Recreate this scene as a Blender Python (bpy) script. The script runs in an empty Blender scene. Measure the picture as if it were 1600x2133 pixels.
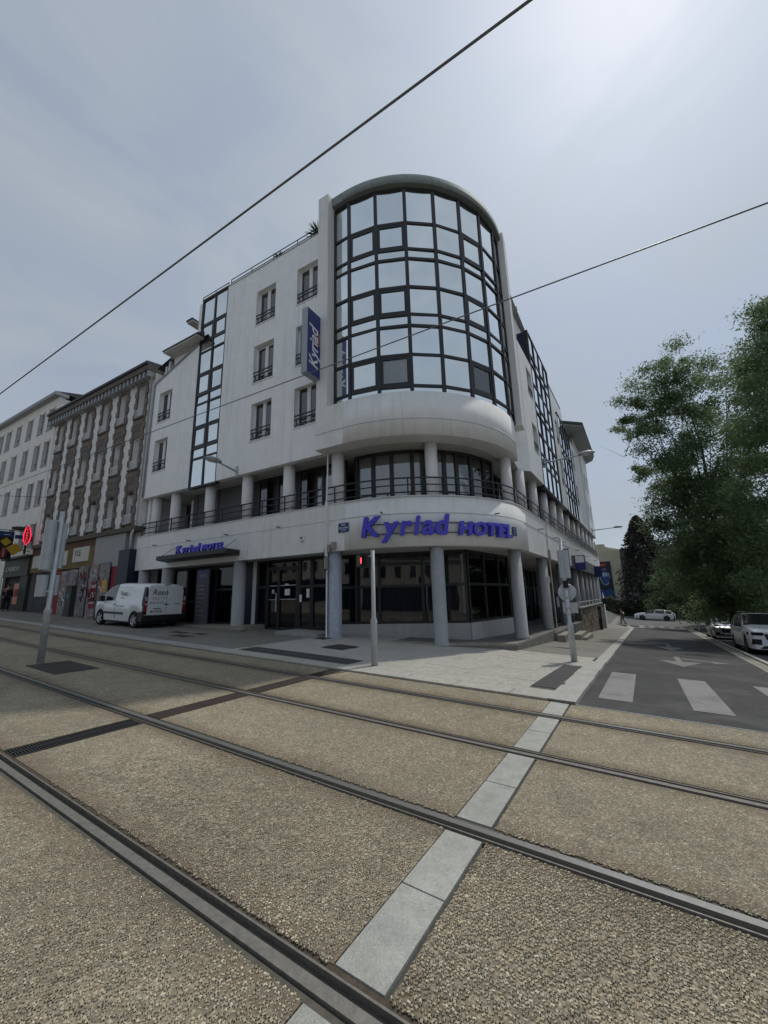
import bpy, bmesh, math, random
import numpy as np
from mathutils import Vector, Matrix
random.seed(7); np.random.seed(7)
scene = bpy.context.scene
R_ = math.radians
# ---------------------------------------------------------------- camera
CAMH = 1.68
PITCH, ROLL, FPX = R_(12.24), R_(1.42), 828.5
fwd = Vector((0, math.cos(PITCH), math.sin(PITCH))); up0 = Vector((0, -math.sin(PITCH), math.cos(PITCH))); rt0 = Vector((1, 0, 0))
rt = math.cos(ROLL)*rt0 - math.sin(ROLL)*up0
upv = math.sin(ROLL)*rt0 + math.cos(ROLL)*up0
cam_d = bpy.data.cameras.new('camera'); cam = bpy.data.objects.new('camera', cam_d); scene.collection.objects.link(cam)
cam_d.sensor_fit = 'HORIZONTAL'; cam_d.sensor_width = 36.0; cam_d.lens = 36.0*FPX/1600.0
cam_d.clip_start = 0.05; cam_d.clip_end = 3000
m = Matrix.Identity(4)
for i in range(3):
    m[i][0] = rt[i]; m[i][1] = upv[i]; m[i][2] = -fwd[i]
m[2][3] = CAMH
cam.matrix_world = m
scene.camera = cam
# ---------------------------------------------------------------- sky, sun, exposure
SUN_AZ, SUN_EL = R_(45.5), R_(59.5)
SUND = Vector((math.sin(SUN_AZ)*math.cos(SUN_EL), math.cos(SUN_AZ)*math.cos(SUN_EL), math.sin(SUN_EL)))
world = bpy.data.worlds.new('World'); scene.world = world; world.use_nodes = True
nt = world.node_tree; N = nt.nodes; L = nt.links; N.clear()
wout = N.new('ShaderNodeOutputWorld'); bg = N.new('ShaderNodeBackground'); bg.inputs['Strength'].default_value = 0.10
sky = N.new('ShaderNodeTexSky'); sky.sky_type = 'NISHITA'; sky.sun_disc = False
sky.sun_elevation = SUN_EL; sky.sun_rotation = SUN_AZ; sky.air_density = 1.0; sky.dust_density = 0.8; sky.ozone_density = 1.0
tco = N.new('ShaderNodeTexCoord')
mapn = N.new('ShaderNodeMapping'); mapn.inputs['Scale'].default_value = (1.0, 0.55, 2.2); mapn.inputs['Rotation'].default_value = (0.2, 0.35, 0.7)
cn = N.new('ShaderNodeTexNoise'); cn.inputs['Scale'].default_value = 2.6; cn.inputs['Detail'].default_value = 8; cn.inputs['Roughness'].default_value = 0.55; cn.inputs['Distortion'].default_value = 0.9
cr = N.new('ShaderNodeMapRange'); cr.inputs['From Min'].default_value = 0.36; cr.inputs['From Max'].default_value = 0.62; cr.inputs['To Min'].default_value = 0.70; cr.inputs['To Max'].default_value = 0.97
L.new(tco.outputs['Generated'], mapn.inputs['Vector']); L.new(mapn.outputs['Vector'], cn.inputs['Vector']); L.new(cn.outputs['Fac'], cr.inputs['Value'])
# thin veil of cloud: scatters sunlight forward, so it is brighter round the sun
dotn = N.new('ShaderNodeVectorMath'); dotn.operation = 'DOT_PRODUCT'; dotn.inputs[1].default_value = SUND
L.new(tco.outputs['Generated'], dotn.inputs[0])
mx0 = N.new('ShaderNodeMath'); mx0.operation = 'MAXIMUM'; mx0.inputs[1].default_value = 0.0; L.new(dotn.outputs['Value'], mx0.inputs[0])
pw = N.new('ShaderNodeMath'); pw.operation = 'POWER'; pw.inputs[1].default_value = 16.0; L.new(mx0.outputs[0], pw.inputs[0])
pw2 = N.new('ShaderNodeMath'); pw2.operation = 'POWER'; pw2.inputs[1].default_value = 2.5; L.new(mx0.outputs[0], pw2.inputs[0])
ml0 = N.new('ShaderNodeMath'); ml0.operation = 'MULTIPLY_ADD'; ml0.inputs[1].default_value = 0.6; ml0.inputs[2].default_value = 3.75; L.new(pw2.outputs[0], ml0.inputs[0])
ml = N.new('ShaderNodeMath'); ml.operation = 'MULTIPLY_ADD'; ml.inputs[1].default_value = 2.0; L.new(pw.outputs[0], ml.inputs[0]); L.new(ml0.outputs[0], ml.inputs[2])
cc_ = N.new('ShaderNodeVectorMath'); cc_.operation = 'SCALE'; cc_.inputs[0].default_value = (0.875, 0.985, 1.12); L.new(ml.outputs[0], cc_.inputs['Scale'])
mixs = N.new('ShaderNodeMix'); mixs.data_type = 'RGBA'
L.new(cr.outputs['Result'], mixs.inputs['Factor']); L.new(sky.outputs['Color'], mixs.inputs[6]); L.new(cc_.outputs[0], mixs.inputs[7])
L.new(mixs.outputs[2], bg.inputs['Color']); L.new(bg.outputs[0], wout.inputs['Surface'])
sun_d = bpy.data.lights.new('sun', 'SUN'); sun_d.energy = 1.6; sun_d.angle = R_(1.2); sun_d.color = (1.0, 0.95, 0.86)
sun = bpy.data.objects.new('sun', sun_d); scene.collection.objects.link(sun)
sun.rotation_euler = SUND.to_track_quat('Z', 'Y').to_euler(); sun.location = (40, 40, 80)
vs = scene.view_settings; vs.view_transform = 'Standard'; vs.look = 'None'; vs.gamma = 1.0; vs.exposure = 0.25; vs.use_curve_mapping = False
scene.cycles.max_bounces = 6; scene.cycles.glossy_bounces = 4; scene.cycles.transparent_max_bounces = 12; scene.cycles.caustics_reflective = False; scene.cycles.caustics_refractive = False
# ---------------------------------------------------------------- helpers
COL = scene.collection
WM = {}
I4 = Matrix.Identity(4)
def T(x, y, z): return Matrix.Translation((x, y, z))
def link(name, data, parent=None, M=None):
    o = bpy.data.objects.new(name, data); COL.objects.link(o)
    M = M if M is not None else I4
    o.matrix_basis = M
    if parent is not None:
        o.parent = parent; o.matrix_parent_inverse = WM[parent.name].inverted()
    WM[o.name] = M.copy()
    return o
def tag(o, label, cat=None, group=None, kind=None):
    if label: o['label'] = label
    if cat: o['category'] = cat
    if group: o['group'] = group
    if kind: o['kind'] = kind
    return o
def thing(name, label, cat, M=None, group=None):
    o = link(name, None, None, M); o.empty_display_size = 0.2
    return tag(o, label, cat, group)
class MB:
    def __init__(s): s.v = []; s.f = []; s.sm = []
    def pts(s, P, M=None):
        b = len(s.v)
        for p in P:
            s.v.append(tuple(M @ Vector(p)) if M is not None else tuple(p))
        return b
    def face(s, idx, sm=False): s.f.append(tuple(idx)); s.sm.append(sm)
    def quad(s, a, b, c, d, M=None):
        k = s.pts([a, b, c, d], M); s.face((k, k+1, k+2, k+3)); return s
    def poly(s, P, M=None):
        k = s.pts(P, M); s.face(range(k, k+len(P))); return s
    def box(s, x0, x1, y0, y1, z0, z1, M=None):
        k = s.pts([(x0,y0,z0),(x1,y0,z0),(x1,y1,z0),(x0,y1,z0),(x0,y0,z1),(x1,y0,z1),(x1,y1,z1),(x0,y1,z1)], M)
        for q in ((0,3,2,1),(4,5,6,7),(0,1,5,4),(1,2,6,5),(2,3,7,6),(3,0,4,7)): s.face([k+i for i in q])
        return s
    def hexa(s, P, M=None):
        k = s.pts(P, M)
        for q in ((0,3,2,1),(4,5,6,7),(0,1,5,4),(1,2,6,5),(2,3,7,6),(3,0,4,7)): s.face([k+i for i in q])
        return s
    def prism(s, P, z0, z1, M=None):          # polygon in xy
        n = len(P); k = s.pts([(x,y,z0) for x,y in P]+[(x,y,z1) for x,y in P], M)
        s.face([k+i for i in range(n)][::-1]); s.face([k+n+i for i in range(n)])
        for i in range(n): j = (i+1) % n; s.face((k+i, k+j, k+n+j, k+n+i))
        return s
    def extr(s, P, y0, y1, M=None):           # polygon in xz
        n = len(P); k = s.pts([(x,y0,z) for x,z in P]+[(x,y1,z) for x,z in P], M)
        s.face([k+i for i in range(n)]); s.face([k+n+i for i in range(n)][::-1])
        for i in range(n): j = (i+1) % n; s.face((k+j, k+i, k+n+i, k+n+j))
        return s
    def lathe(s, prof, n=16, M=None, sm=True):
        k = s.pts([(r*math.cos(2*math.pi*i/n), r*math.sin(2*math.pi*i/n), z) for r, z in prof for i in range(n)], M)
        for a in range(len(prof)-1):
            for i in range(n):
                j = (i+1) % n; s.face((k+a*n+i, k+a*n+j, k+(a+1)*n+j, k+(a+1)*n+i), sm)
        s.face([k+i for i in range(n)][::-1]); e = k+(len(prof)-1)*n; s.face([e+i for i in range(n)])
        return s
    def path(s, P, r, n=8, M=None, close=False, sm=True):
        P = [Vector(p) for p in P]; k0 = len(s.v); m_ = len(P)
        rr = r if isinstance(r, (list, tuple)) else [r]*m_
        for i, p in enumerate(P):
            a = P[i-1] if i > 0 else (P[-1] if close else p); b = P[i+1] if i < m_-1 else (P[0] if close else p)
            d = (b-a).normalized()
            h = Vector((0,0,1)) if abs(d.z) < 0.9 else Vector((1,0,0))
            x = d.cross(h).normalized(); y = d.cross(x).normalized()
            s.pts([p + (x*math.cos(2*math.pi*q/n)+y*math.sin(2*math.pi*q/n))*rr[i] for q in range(n)], M)
        for i in range(m_ if close else m_-1):
            j = (i+1) % m_
            for q in range(n):
                w = (q+1) % n; s.face((k0+i*n+q, k0+i*n+w, k0+j*n+w, k0+j*n+q), sm)
        if not close:
            s.face([k0+q for q in range(n)]); s.face([k0+(m_-1)*n+q for q in range(n)])
        return s
    def sphere(s, c, r, M=None, n=10, mrows=6):
        rx, ry, rz = r if isinstance(r, (tuple, list)) else (r, r, r)
        prof = [(math.cos(-math.pi/2+math.pi*i/mrows), math.sin(-math.pi/2+math.pi*i/mrows)) for i in range(mrows+1)]
        prof = [(max(a, 0.02), b) for a, b in prof]
        MM = (M if M is not None else I4) @ T(*c) @ Matrix.Diagonal((rx, ry, rz, 1))
        return s.lathe(prof, n, MM)
    def mesh(s, name, mat):
        me = bpy.data.meshes.new(name); me.from_pydata(s.v, [], s.f)
        me.polygons.foreach_set('use_smooth', s.sm); me.update()
        if mat: me.materials.append(mat)
        return me
    def add(s, name, mat, parent=None, M=None): return link(name, s.mesh(name, mat), parent, M)
def npmesh(name, V, F, mat, smooth=False):
    me = bpy.data.meshes.new(name)
    V = np.asarray(V, np.float32); F = np.asarray(F, np.int32); k = F.shape[1]
    me.vertices.add(len(V)); me.vertices.foreach_set('co', V.ravel())
    me.loops.add(F.size); me.loops.foreach_set('vertex_index', F.ravel())
    me.polygons.add(len(F)); me.polygons.foreach_set('loop_start', np.arange(0, F.size, k, dtype=np.int32)); me.polygons.foreach_set('loop_total', np.full(len(F), k, np.int32))
    if smooth: me.polygons.foreach_set('use_smooth', np.ones(len(F), bool))
    me.update(calc_edges=True); me.validate()
    if mat: me.materials.append(mat)
    return me
UNIT = {}
def unit_box(mat):
    if mat.name not in UNIT: UNIT[mat.name] = MB().box(0,1,0,1,0,1).mesh('unit_piece', mat)
    return UNIT[mat.name]
def piece(name, x0, x1, y0, y1, z0, z1, mat, parent, M):
    "one box-shaped piece that shares its mesh with its like (size in its matrix)"
    return link(name, unit_box(mat), parent, M @ T(x0,y0,z0) @ Matrix.Diagonal((x1-x0, y1-y0, z1-z0, 1)))
# ---------------------------------------------------------------- materials
def srgb(r, g, b): return tuple(((c/255.0)/12.92 if c/255.0 <= 0.04045 else ((c/255.0+0.055)/1.055)**2.4) for c in (r, g, b))
def base_mat(name):
    mt = bpy.data.materials.new(name); mt.use_nodes = True
    n = mt.node_tree.nodes; p = n['Principled BSDF']
    return mt, mt.node_tree, p
def mat(name, col, rough=0.6, metal=0.0, var=0.12, scale=6.0, bump=0.0, bscale=60.0, spec=0.4, streak=0.0, streak_col=(0.08,0.08,0.07), coat=0.0, dirt=0.0, emis=None):
    mt, t_, p = base_mat(name); n = t_.nodes; l = t_.links
    p.inputs['Roughness'].default_value = rough; p.inputs['Metallic'].default_value = metal
    p.inputs['Specular IOR Level'].default_value = spec; p.inputs['Coat Weight'].default_value = coat
    geo = n.new('ShaderNodeNewGeometry')
    nz = n.new('ShaderNodeTexNoise'); nz.inputs['Scale'].default_value = scale; nz.inputs['Detail'].default_value = 5; nz.inputs['Roughness'].default_value = 0.6
    l.new(geo.outputs['Position'], nz.inputs['Vector'])
    mx = n.new('ShaderNodeMix'); mx.data_type = 'RGBA'
    mr = n.new('ShaderNodeMapRange'); mr.inputs['From Min'].default_value = 0.3; mr.inputs['From Max'].default_value = 0.7
    l.new(nz.outputs['Fac'], mr.inputs['Value']); l.new(mr.outputs['Result'], mx.inputs['Factor'])
    mx.inputs[6].default_value = tuple(c*(1-var) for c in col)+(1,); mx.inputs[7].default_value = tuple(min(1, c*(1+var)) for c in col)+(1,)
    out = mx.outputs[2]
    if streak > 0:
        mp = n.new('ShaderNodeMapping'); mp.inputs['Scale'].default_value = (5.0, 5.0, 0.22)
        l.new(geo.outputs['Position'], mp.inputs['Vector'])
        n2 = n.new('ShaderNodeTexNoise'); n2.inputs['Scale'].default_value = 1.0; n2.inputs['Detail'].default_value = 6; n2.inputs['Roughness'].default_value = 0.65; l.new(mp.outputs[0], n2.inputs['Vector'])
        r2 = n.new('ShaderNodeMapRange'); r2.inputs['From Min'].default_value = 0.5; r2.inputs['From Max'].default_value = 0.78; r2.inputs['To Max'].default_value = streak; l.new(n2.outputs['Fac'], r2.inputs['Value'])
        n3 = n.new('ShaderNodeTexNoise'); n3.inputs['Scale'].default_value = 0.35; n3.inputs['Detail'].default_value = 3; l.new(geo.outputs['Position'], n3.inputs['Vector'])
        r3 = n.new('ShaderNodeMapRange'); r3.inputs['From Min'].default_value = 0.35; r3.inputs['From Max'].default_value = 0.65; l.new(n3.outputs['Fac'], r3.inputs['Value'])
        mu = n.new('ShaderNodeMath'); mu.operation = 'MULTIPLY'; l.new(r2.outputs[0], mu.inputs[0]); l.new(r3.outputs[0], mu.inputs[1])
        m2 = n.new('ShaderNodeMix'); m2.data_type = 'RGBA'; m2.inputs[7].default_value = streak_col+(1,)
        l.new(mu.outputs[0], m2.inputs['Factor']); l.new(out, m2.inputs[6]); out = m2.outputs[2]
    if dirt > 0:
        n4 = n.new('ShaderNodeTexNoise'); n4.inputs['Scale'].default_value = 1.3; n4.inputs['Detail'].default_value = 8; n4.inputs['Roughness'].default_value = 0.7; l.new(geo.outputs['Position'], n4.inputs['Vector'])
        r4 = n.new('ShaderNodeMapRange'); r4.inputs['From Min'].default_value = 0.5; r4.inputs['From Max'].default_value = 0.72; r4.inputs['To Max'].default_value = dirt; l.new(n4.outputs['Fac'], r4.inputs['Value'])
        m4 = n.new('ShaderNodeMix'); m4.data_type = 'RGBA'; m4.inputs[7].default_value = tuple(c*0.42 for c in col)+(1,)
        l.new(r4.outputs[0], m4.inputs['Factor']); l.new(out, m4.inputs[6]); out = m4.outputs[2]
    l.new(out, p.inputs['Base Color'])
    if bump > 0:
        nb = n.new('ShaderNodeTexNoise'); nb.inputs['Scale'].default_value = bscale; nb.inputs['Detail'].default_value = 4; l.new(geo.outputs['Position'], nb.inputs['Vector'])
        bp = n.new('ShaderNodeBump'); bp.inputs['Strength'].default_value = bump; bp.inputs['Distance'].default_value = 0.01
        l.new(nb.outputs['Fac'], bp.inputs['Height']); l.new(bp.outputs[0], p.inputs['Normal'])
    if emis:
        p.inputs['Emission Color'].default_value = tuple(emis[:3])+(1,); p.inputs['Emission Strength'].default_value = emis[3]
    return mt
def aggregate(name, scale, c_dark, cols, bump=0.9, stain=False):
    mt, t_, p = base_mat(name); n = t_.nodes; l = t_.links
    p.inputs['Roughness'].default_value = 0.75; p.inputs['Specular IOR Level'].default_value = 0.25
    geo = n.new('ShaderNodeNewGeometry')
    wv = n.new('ShaderNodeTexNoise'); wv.inputs['Scale'].default_value = scale*0.6; wv.inputs['Detail'].default_value = 2; l.new(geo.outputs['Position'], wv.inputs['Vector'])
    ad = n.new('ShaderNodeMixRGB'); ad.blend_type = 'LINEAR_LIGHT'; ad.inputs['Fac'].default_value = 0.012
    l.new(geo.outputs['Position'], ad.inputs[1]); l.new(wv.outputs['Color'], ad.inputs[2])
    vo = n.new('ShaderNodeTexVoronoi'); vo.inputs['Scale'].default_value = scale; vo.inputs['Randomness'].default_value = 1.0; l.new(ad.outputs[0], vo.inputs['Vector'])
    sep = n.new('ShaderNodeSeparateColor'); l.new(vo.outputs['Color'], sep.inputs[0])
    rp = n.new('ShaderNodeValToRGB'); e = rp.color_ramp.elements
    e[0].position = 0.0; e[0].color = cols[0]+(1,); e[1].position = 1.0; e[1].color = cols[-1]+(1,)
    for i in range(1, len(cols)-1):
        q = e.new(i/(len(cols)-1)); q.color = cols[i]+(1,)
    l.new(sep.outputs[0], rp.inputs['Fac'])
    dr = n.new('ShaderNodeMapRange'); dr.inputs['From Min'].default_value = 0.25; dr.inputs['From Max'].default_value = 0.62; dr.inputs['To Min'].default_value = 0.0; dr.inputs['To Max'].default_value = 0.6; l.new(vo.outputs['Distance'], dr.inputs['Value'])
    mx = n.new('ShaderNodeMix'); mx.data_type = 'RGBA'; mx.inputs[7].default_value = c_dark+(1,); l.new(dr.outputs[0], mx.inputs['Factor']); l.new(rp.outputs[0], mx.inputs[6])
    # broad blotches of wear and damp
    nb = n.new('ShaderNodeTexNoise'); nb.inputs['Scale'].default_value = 0.55; nb.inputs['Detail'].default_value = 7; nb.inputs['Roughness'].default_value = 0.62; l.new(geo.outputs['Position'], nb.inputs['Vector'])
    rb = n.new('ShaderNodeMapRange'); rb.inputs['From Min'].default_value = 0.3; rb.inputs['From Max'].default_value = 0.7; rb.inputs['To Min'].default_value = 0.78; rb.inputs['To Max'].default_value = 1.14; l.new(nb.outputs['Fac'], rb.inputs['Value'])
    nb2 = n.new('ShaderNodeTexNoise'); nb2.inputs['Scale'].default_value = 7; nb2.inputs['Detail'].default_value = 6; nb2.inputs['Roughness'].default_value = 0.7; l.new(geo.outputs['Position'], nb2.inputs['Vector'])
    rb2 = n.new('ShaderNodeMapRange'); rb2.inputs['From Min'].default_value = 0.3; rb2.inputs['From Max'].default_value = 0.7; rb2.inputs['To Min'].default_value = 0.82; rb2.inputs['To Max'].default_value = 1.14; l.new(nb2.outputs['Fac'], rb2.inputs['Value'])
    mm = n.new('ShaderNodeMath'); mm.operation = 'MULTIPLY'; l.new(rb.outputs[0], mm.inputs[0]); l.new(rb2.outputs[0], mm.inputs[1])
    sc = n.new('ShaderNodeVectorMath'); sc.operation = 'SCALE'; l.new(mx.outputs[2], sc.inputs[0]); l.new(mm.outputs[0], sc.inputs['Scale'])
    out = sc.outputs[0]
    if stain:
        for (s1, lo, hi, amt, colr) in ((0.7, 0.5, 0.66, 0.55, (0.13,0.13,0.125)), (1.7, 0.58, 0.70, 0.6, (0.03,0.03,0.03)), (0.25, 0.5, 0.62, 0.4, (0.045,0.045,0.045))) if stain == 'road' else ((0.9, 0.56, 0.72, 0.55, (0.12,0.11,0.09)), (2.6, 0.60, 0.74, 0.5, (0.15,0.155,0.125)), (0.35, 0.52, 0.70, 0.35, (0.2,0.19,0.16))):
            q = n.new('ShaderNodeTexNoise'); q.inputs['Scale'].default_value = s1; q.inputs['Detail'].default_value = 9; q.inputs['Roughness'].default_value = 0.68; q.inputs['Distortion'].default_value = 0.4; l.new(geo.outputs['Position'], q.inputs['Vector'])
            r_ = n.new('ShaderNodeMapRange'); r_.inputs['From Min'].default_value = lo; r_.inputs['From Max'].default_value = hi; r_.inputs['To Max'].default_value = amt; l.new(q.outputs['Fac'], r_.inputs['Value'])
            x_ = n.new('ShaderNodeMix'); x_.data_type = 'RGBA'; x_.inputs[7].default_value = colr+(1,); l.new(r_.outputs[0], x_.inputs['Factor']); l.new(out, x_.inputs[6]); out = x_.outputs[2]
    if stain is True:
        dt = n.new('ShaderNodeVectorMath'); dt.operation = 'DOT_PRODUCT'; dt.inputs[1].default_value = (0.5299, 0.8480, 0.0); l.new(geo.outputs['Position'], dt.inputs[0])
        nq = n.new('ShaderNodeTexNoise'); nq.inputs['Scale'].default_value = 5.0; nq.inputs['Detail'].default_value = 7; nq.inputs['Roughness'].default_value = 0.7; l.new(geo.outputs['Position'], nq.inputs['Vector'])
        for g in (1.63, 3.06, 4.70, 6.17):
            s_ = n.new('ShaderNodeMath'); s_.operation = 'SUBTRACT'; s_.inputs[1].default_value = g; l.new(dt.outputs['Value'], s_.inputs[0])
            a_ = n.new('ShaderNodeMath'); a_.operation = 'ABSOLUTE'; l.new(s_.outputs[0], a_.inputs[0])
            q_ = n.new('ShaderNodeMath'); q_.operation = 'MULTIPLY_ADD'; q_.inputs[1].default_value = -0.34; l.new(nq.outputs['Fac'], q_.inputs[0]); l.new(a_.outputs[0], q_.inputs[2])
            r_ = n.new('ShaderNodeMapRange'); r_.inputs['From Min'].default_value = -0.08; r_.inputs['From Max'].default_value = 0.16; r_.inputs['To Min'].default_value = 0.62; r_.inputs['To Max'].default_value = 0.0; l.new(q_.outputs[0], r_.inputs['Value'])
            x_ = n.new('ShaderNodeMix'); x_.data_type = 'RGBA'; x_.inputs[7].default_value = (0.13, 0.095, 0.062, 1); l.new(r_.outputs[0], x_.inputs['Factor']); l.new(out, x_.inputs[6]); out = x_.outputs[2]
    l.new(out, p.inputs['Base Color'])
    iv = n.new('ShaderNodeMath'); iv.operation = 'SUBTRACT'; iv.inputs[0].default_value = 1.0; l.new(vo.outputs['Distance'], iv.inputs[1])
    hn = n.new('ShaderNodeMath'); hn.operation = 'MULTIPLY_ADD'; hn.inputs[1].default_value = 0.8; l.new(sep.outputs[1], hn.inputs[0]); l.new(iv.outputs[0], hn.inputs[2])
    bp = n.new('ShaderNodeBump'); bp.inputs['Strength'].default_value = bump; bp.inputs['Distance'].default_value = 0.5/scale
    l.new(hn.outputs[0], bp.inputs['Height']); l.new(bp.outputs[0], p.inputs['Normal'])
    return mt
def glass_mat(name, tint=(0.55,0.58,0.6), rough=0.02, ior=1.5, base=0.04, wav=0.0):
    mt = bpy.data.materials.new(name); mt.use_nodes = True; t_ = mt.node_tree; n = t_.nodes; l = t_.links; n.clear()
    o = n.new('ShaderNodeOutputMaterial'); mx = n.new('ShaderNodeMixShader'); tr = n.new('ShaderNodeBsdfTransparent'); gl = n.new('ShaderNodeBsdfGlossy'); fr = n.new('ShaderNodeFresnel')
    fr.inputs['IOR'].default_value = ior; tr.inputs['Color'].default_value = tint+(1,); gl.inputs['Roughness'].default_value = rough
    ad = n.new('ShaderNodeMath'); ad.operation = 'ADD'; ad.inputs[1].default_value = base; l.new(fr.outputs[0], ad.inputs[0])
    l.new(ad.outputs[0], mx.inputs[0]); l.new(tr.outputs[0], mx.inputs[1]); l.new(gl.outputs[0], mx.inputs[2]); l.new(mx.outputs[0], o.inputs[0])
    if wav:
        geo = n.new('ShaderNodeNewGeometry'); nb = n.new('ShaderNodeTexNoise'); nb.inputs['Scale'].default_value = 0.9; nb.inputs['Detail'].default_value = 2; l.new(geo.outputs['Position'], nb.inputs['Vector'])
        bp = n.new('ShaderNodeBump'); bp.inputs['Strength'].default_value = wav; bp.inputs['Distance'].default_value = 0.02; l.new(nb.outputs['Fac'], bp.inputs['Height']); l.new(bp.outputs[0], gl.inputs['Normal'])
    return mt
def mirror_glass(name, col, rough=0.05):
    mt, t_, p = base_mat(name); n = t_.nodes; l = t_.links
    p.inputs['Metallic'].default_value = 1.0; p.inputs['Roughness'].default_value = rough
    geo = n.new('ShaderNodeNewGeometry'); oi = n.new('ShaderNodeObjectInfo')
    nz = n.new('ShaderNodeTexNoise'); nz.inputs['Scale'].default_value = 1.1; nz.inputs['Detail'].default_value = 4
    l.new(geo.outputs['Position'], nz.inputs['Vector'])
    ad = n.new('ShaderNodeMath'); ad.operation = 'MULTIPLY_ADD'; ad.inputs[1].default_value = 0.5; l.new(oi.outputs['Random'], ad.inputs[0]); l.new(nz.outputs['Fac'], ad.inputs[2])
    mr = n.new('ShaderNodeMapRange'); mr.inputs['From Min'].default_value = 0.4; mr.inputs['From Max'].default_value = 1.1; l.new(ad.outputs[0], mr.inputs['Value'])
    mx = n.new('ShaderNodeMix'); mx.data_type = 'RGBA'; mx.inputs[6].default_value = tuple(c*0.9 for c in col)+(1,); mx.inputs[7].default_value = tuple(min(1, c*1.07) for c in col)+(1,)
    l.new(mr.outputs[0], mx.inputs['Factor']); l.new(mx.outputs[2], p.inputs['Base Color'])
    bp = n.new('ShaderNodeBump'); bp.inputs['Strength'].default_value = 0.10; bp.inputs['Distance'].default_value = 0.02; nb = n.new('ShaderNodeTexNoise'); nb.inputs['Scale'].default_value = 0.8; nb.inputs['Detail'].default_value = 1
    l.new(geo.outputs['Position'], nb.inputs['Vector']); l.new(nb.outputs['Fac'], bp.inputs['Height']); l.new(bp.outputs[0], p.inputs['Normal'])
    return mt
def leaf_mat(name, c1, c2, trans=0.35):
    mt, t_, p = base_mat(name); n = t_.nodes; l = t_.links
    geo = n.new('ShaderNodeNewGeometry')
    wn = n.new('ShaderNodeTexNoise'); wn.inputs['Scale'].default_value = 1.3; wn.inputs['Detail'].default_value = 5; l.new(geo.outputs['Position'], wn.inputs['Vector'])
    ad = n.new('ShaderNodeMath'); ad.operation = 'MULTIPLY_ADD'; ad.inputs[1].default_value = 0.5; l.new(geo.outputs['Random Per Island'], ad.inputs[0]); l.new(wn.outputs['Fac'], ad.inputs[2])
    mr = n.new('ShaderNodeMapRange'); mr.inputs['From Min'].default_value = 0.4; mr.inputs['From Max'].default_value = 1.1; l.new(ad.outputs[0], mr.inputs['Value'])
    mx = n.new('ShaderNodeMix'); mx.data_type = 'RGBA'; mx.inputs[6].default_value = c1+(1,); mx.inputs[7].default_value = c2+(1,)
    l.new(mr.outputs[0], mx.inputs['Factor']); l.new(mx.outputs[2], p.inputs['Base Color']); p.inputs['Roughness'].default_value = 0.55; p.inputs['Specular IOR Level'].default_value = 0.3
    tl = n.new('ShaderNodeBsdfTranslucent'); l.new(mx.outputs[2], tl.inputs['Color'])
    ms = n.new('ShaderNodeMixShader'); ms.inputs[0].default_value = trans; l.new(p.outputs[0], ms.inputs[1]); l.new(tl.outputs[0], ms.inputs[2])
    l.new(ms.outputs[0], n['Material Output'].inputs['Surface'])
    return mt
MT = {}
MT['white_wall'] = mat('white_render', (0.85,0.86,0.86), 0.85, var=0.05, scale=2.2, bump=0.25, bscale=90, streak=0.5, streak_col=(0.34,0.34,0.32), dirt=0.07)
MT['grey_wall'] = mat('pale_grey_render', (0.76,0.76,0.745), 0.85, var=0.05, scale=2.5, bump=0.25, bscale=90, streak=0.35, streak_col=(0.13,0.13,0.125), dirt=0.12)
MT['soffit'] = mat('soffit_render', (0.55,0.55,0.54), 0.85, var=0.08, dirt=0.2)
MT['column'] = mat('column_paint', (0.36,0.37,0.38), 0.8, var=0.08, bump=0.35, bscale=140, streak=0.4, dirt=0.2)
MT['column_up'] = mat('column_white_paint', (0.74,0.73,0.72), 0.8, var=0.06, bump=0.3, bscale=120, streak=0.3)
MT['col_blue'] = mat('column_bluish_paint', (0.38,0.41,0.48), 0.8, var=0.10, bump=0.3, bscale=140, streak=0.4, dirt=0.25)
MT['frame'] = mat('dark_aluminium', (0.014,0.015,0.018), 0.45, var=0.15, spec=0.5)
MT['rail_paint'] = mat('dark_railing_paint', (0.03,0.033,0.038), 0.5, var=0.2)
MT['mirror'] = mirror_glass('mirrored_glass', (0.80,0.85,0.86))
MT['mirror_warm'] = mirror_glass('mirrored_glass_warm', (0.70,0.72,0.67))
MT['glass'] = glass_mat('clear_glass', (0.80,0.82,0.82), base=0.13, wav=0.15)
MT['dark_glass'] = glass_mat('smoked_glass', (0.48,0.49,0.51), base=0.03, wav=0.15)
MT['dark_in'] = mat('dark_interior', (0.06,0.06,0.064), 0.9, var=0.3, scale=1.5)
MT['purple_in'] = mat('dark_plum_panel', (0.055,0.05,0.07), 0.7, var=0.15)
MT['grey_panel'] = mat('grey_shutter_panel', (0.13,0.135,0.15), 0.7, var=0.1, streak=0.2)
MT['navy'] = mat('navy_panel', (0.012,0.014,0.035), 0.5, var=0.2)
MT['curtain'] = mat('net_curtain', (0.75,0.76,0.78), 0.9, var=0.06)
MT['curtain_dk'] = mat('grey_curtain', (0.48,0.49,0.52), 0.9, var=0.1)
MT['curtain_br'] = mat('brown_drape', (0.16,0.13,0.10), 0.9, var=0.2)
MT['pvc'] = mat('white_window_frame', (0.70,0.71,0.72), 0.45, var=0.04)
MT['line'] = mat('white_trim', (0.66,0.67,0.69), 0.7, var=0.05)
MT['grey_trim2'] = mat('eave_boards', (0.36,0.36,0.36), 0.85, var=0.1, dirt=0.3)
MT['low_wall'] = mat('low_wall_render', (0.40,0.40,0.40), 0.85, var=0.08, streak=0.4, dirt=0.3)
MT['copper_green'] = mat('tower_coping', (0.22,0.25,0.24), 0.7, var=0.12, streak=0.4)
MT['slate'] = mat('slate_roof', (0.045,0.047,0.055), 0.6, var=0.3, scale=12, bump=0.3, bscale=20)
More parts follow.
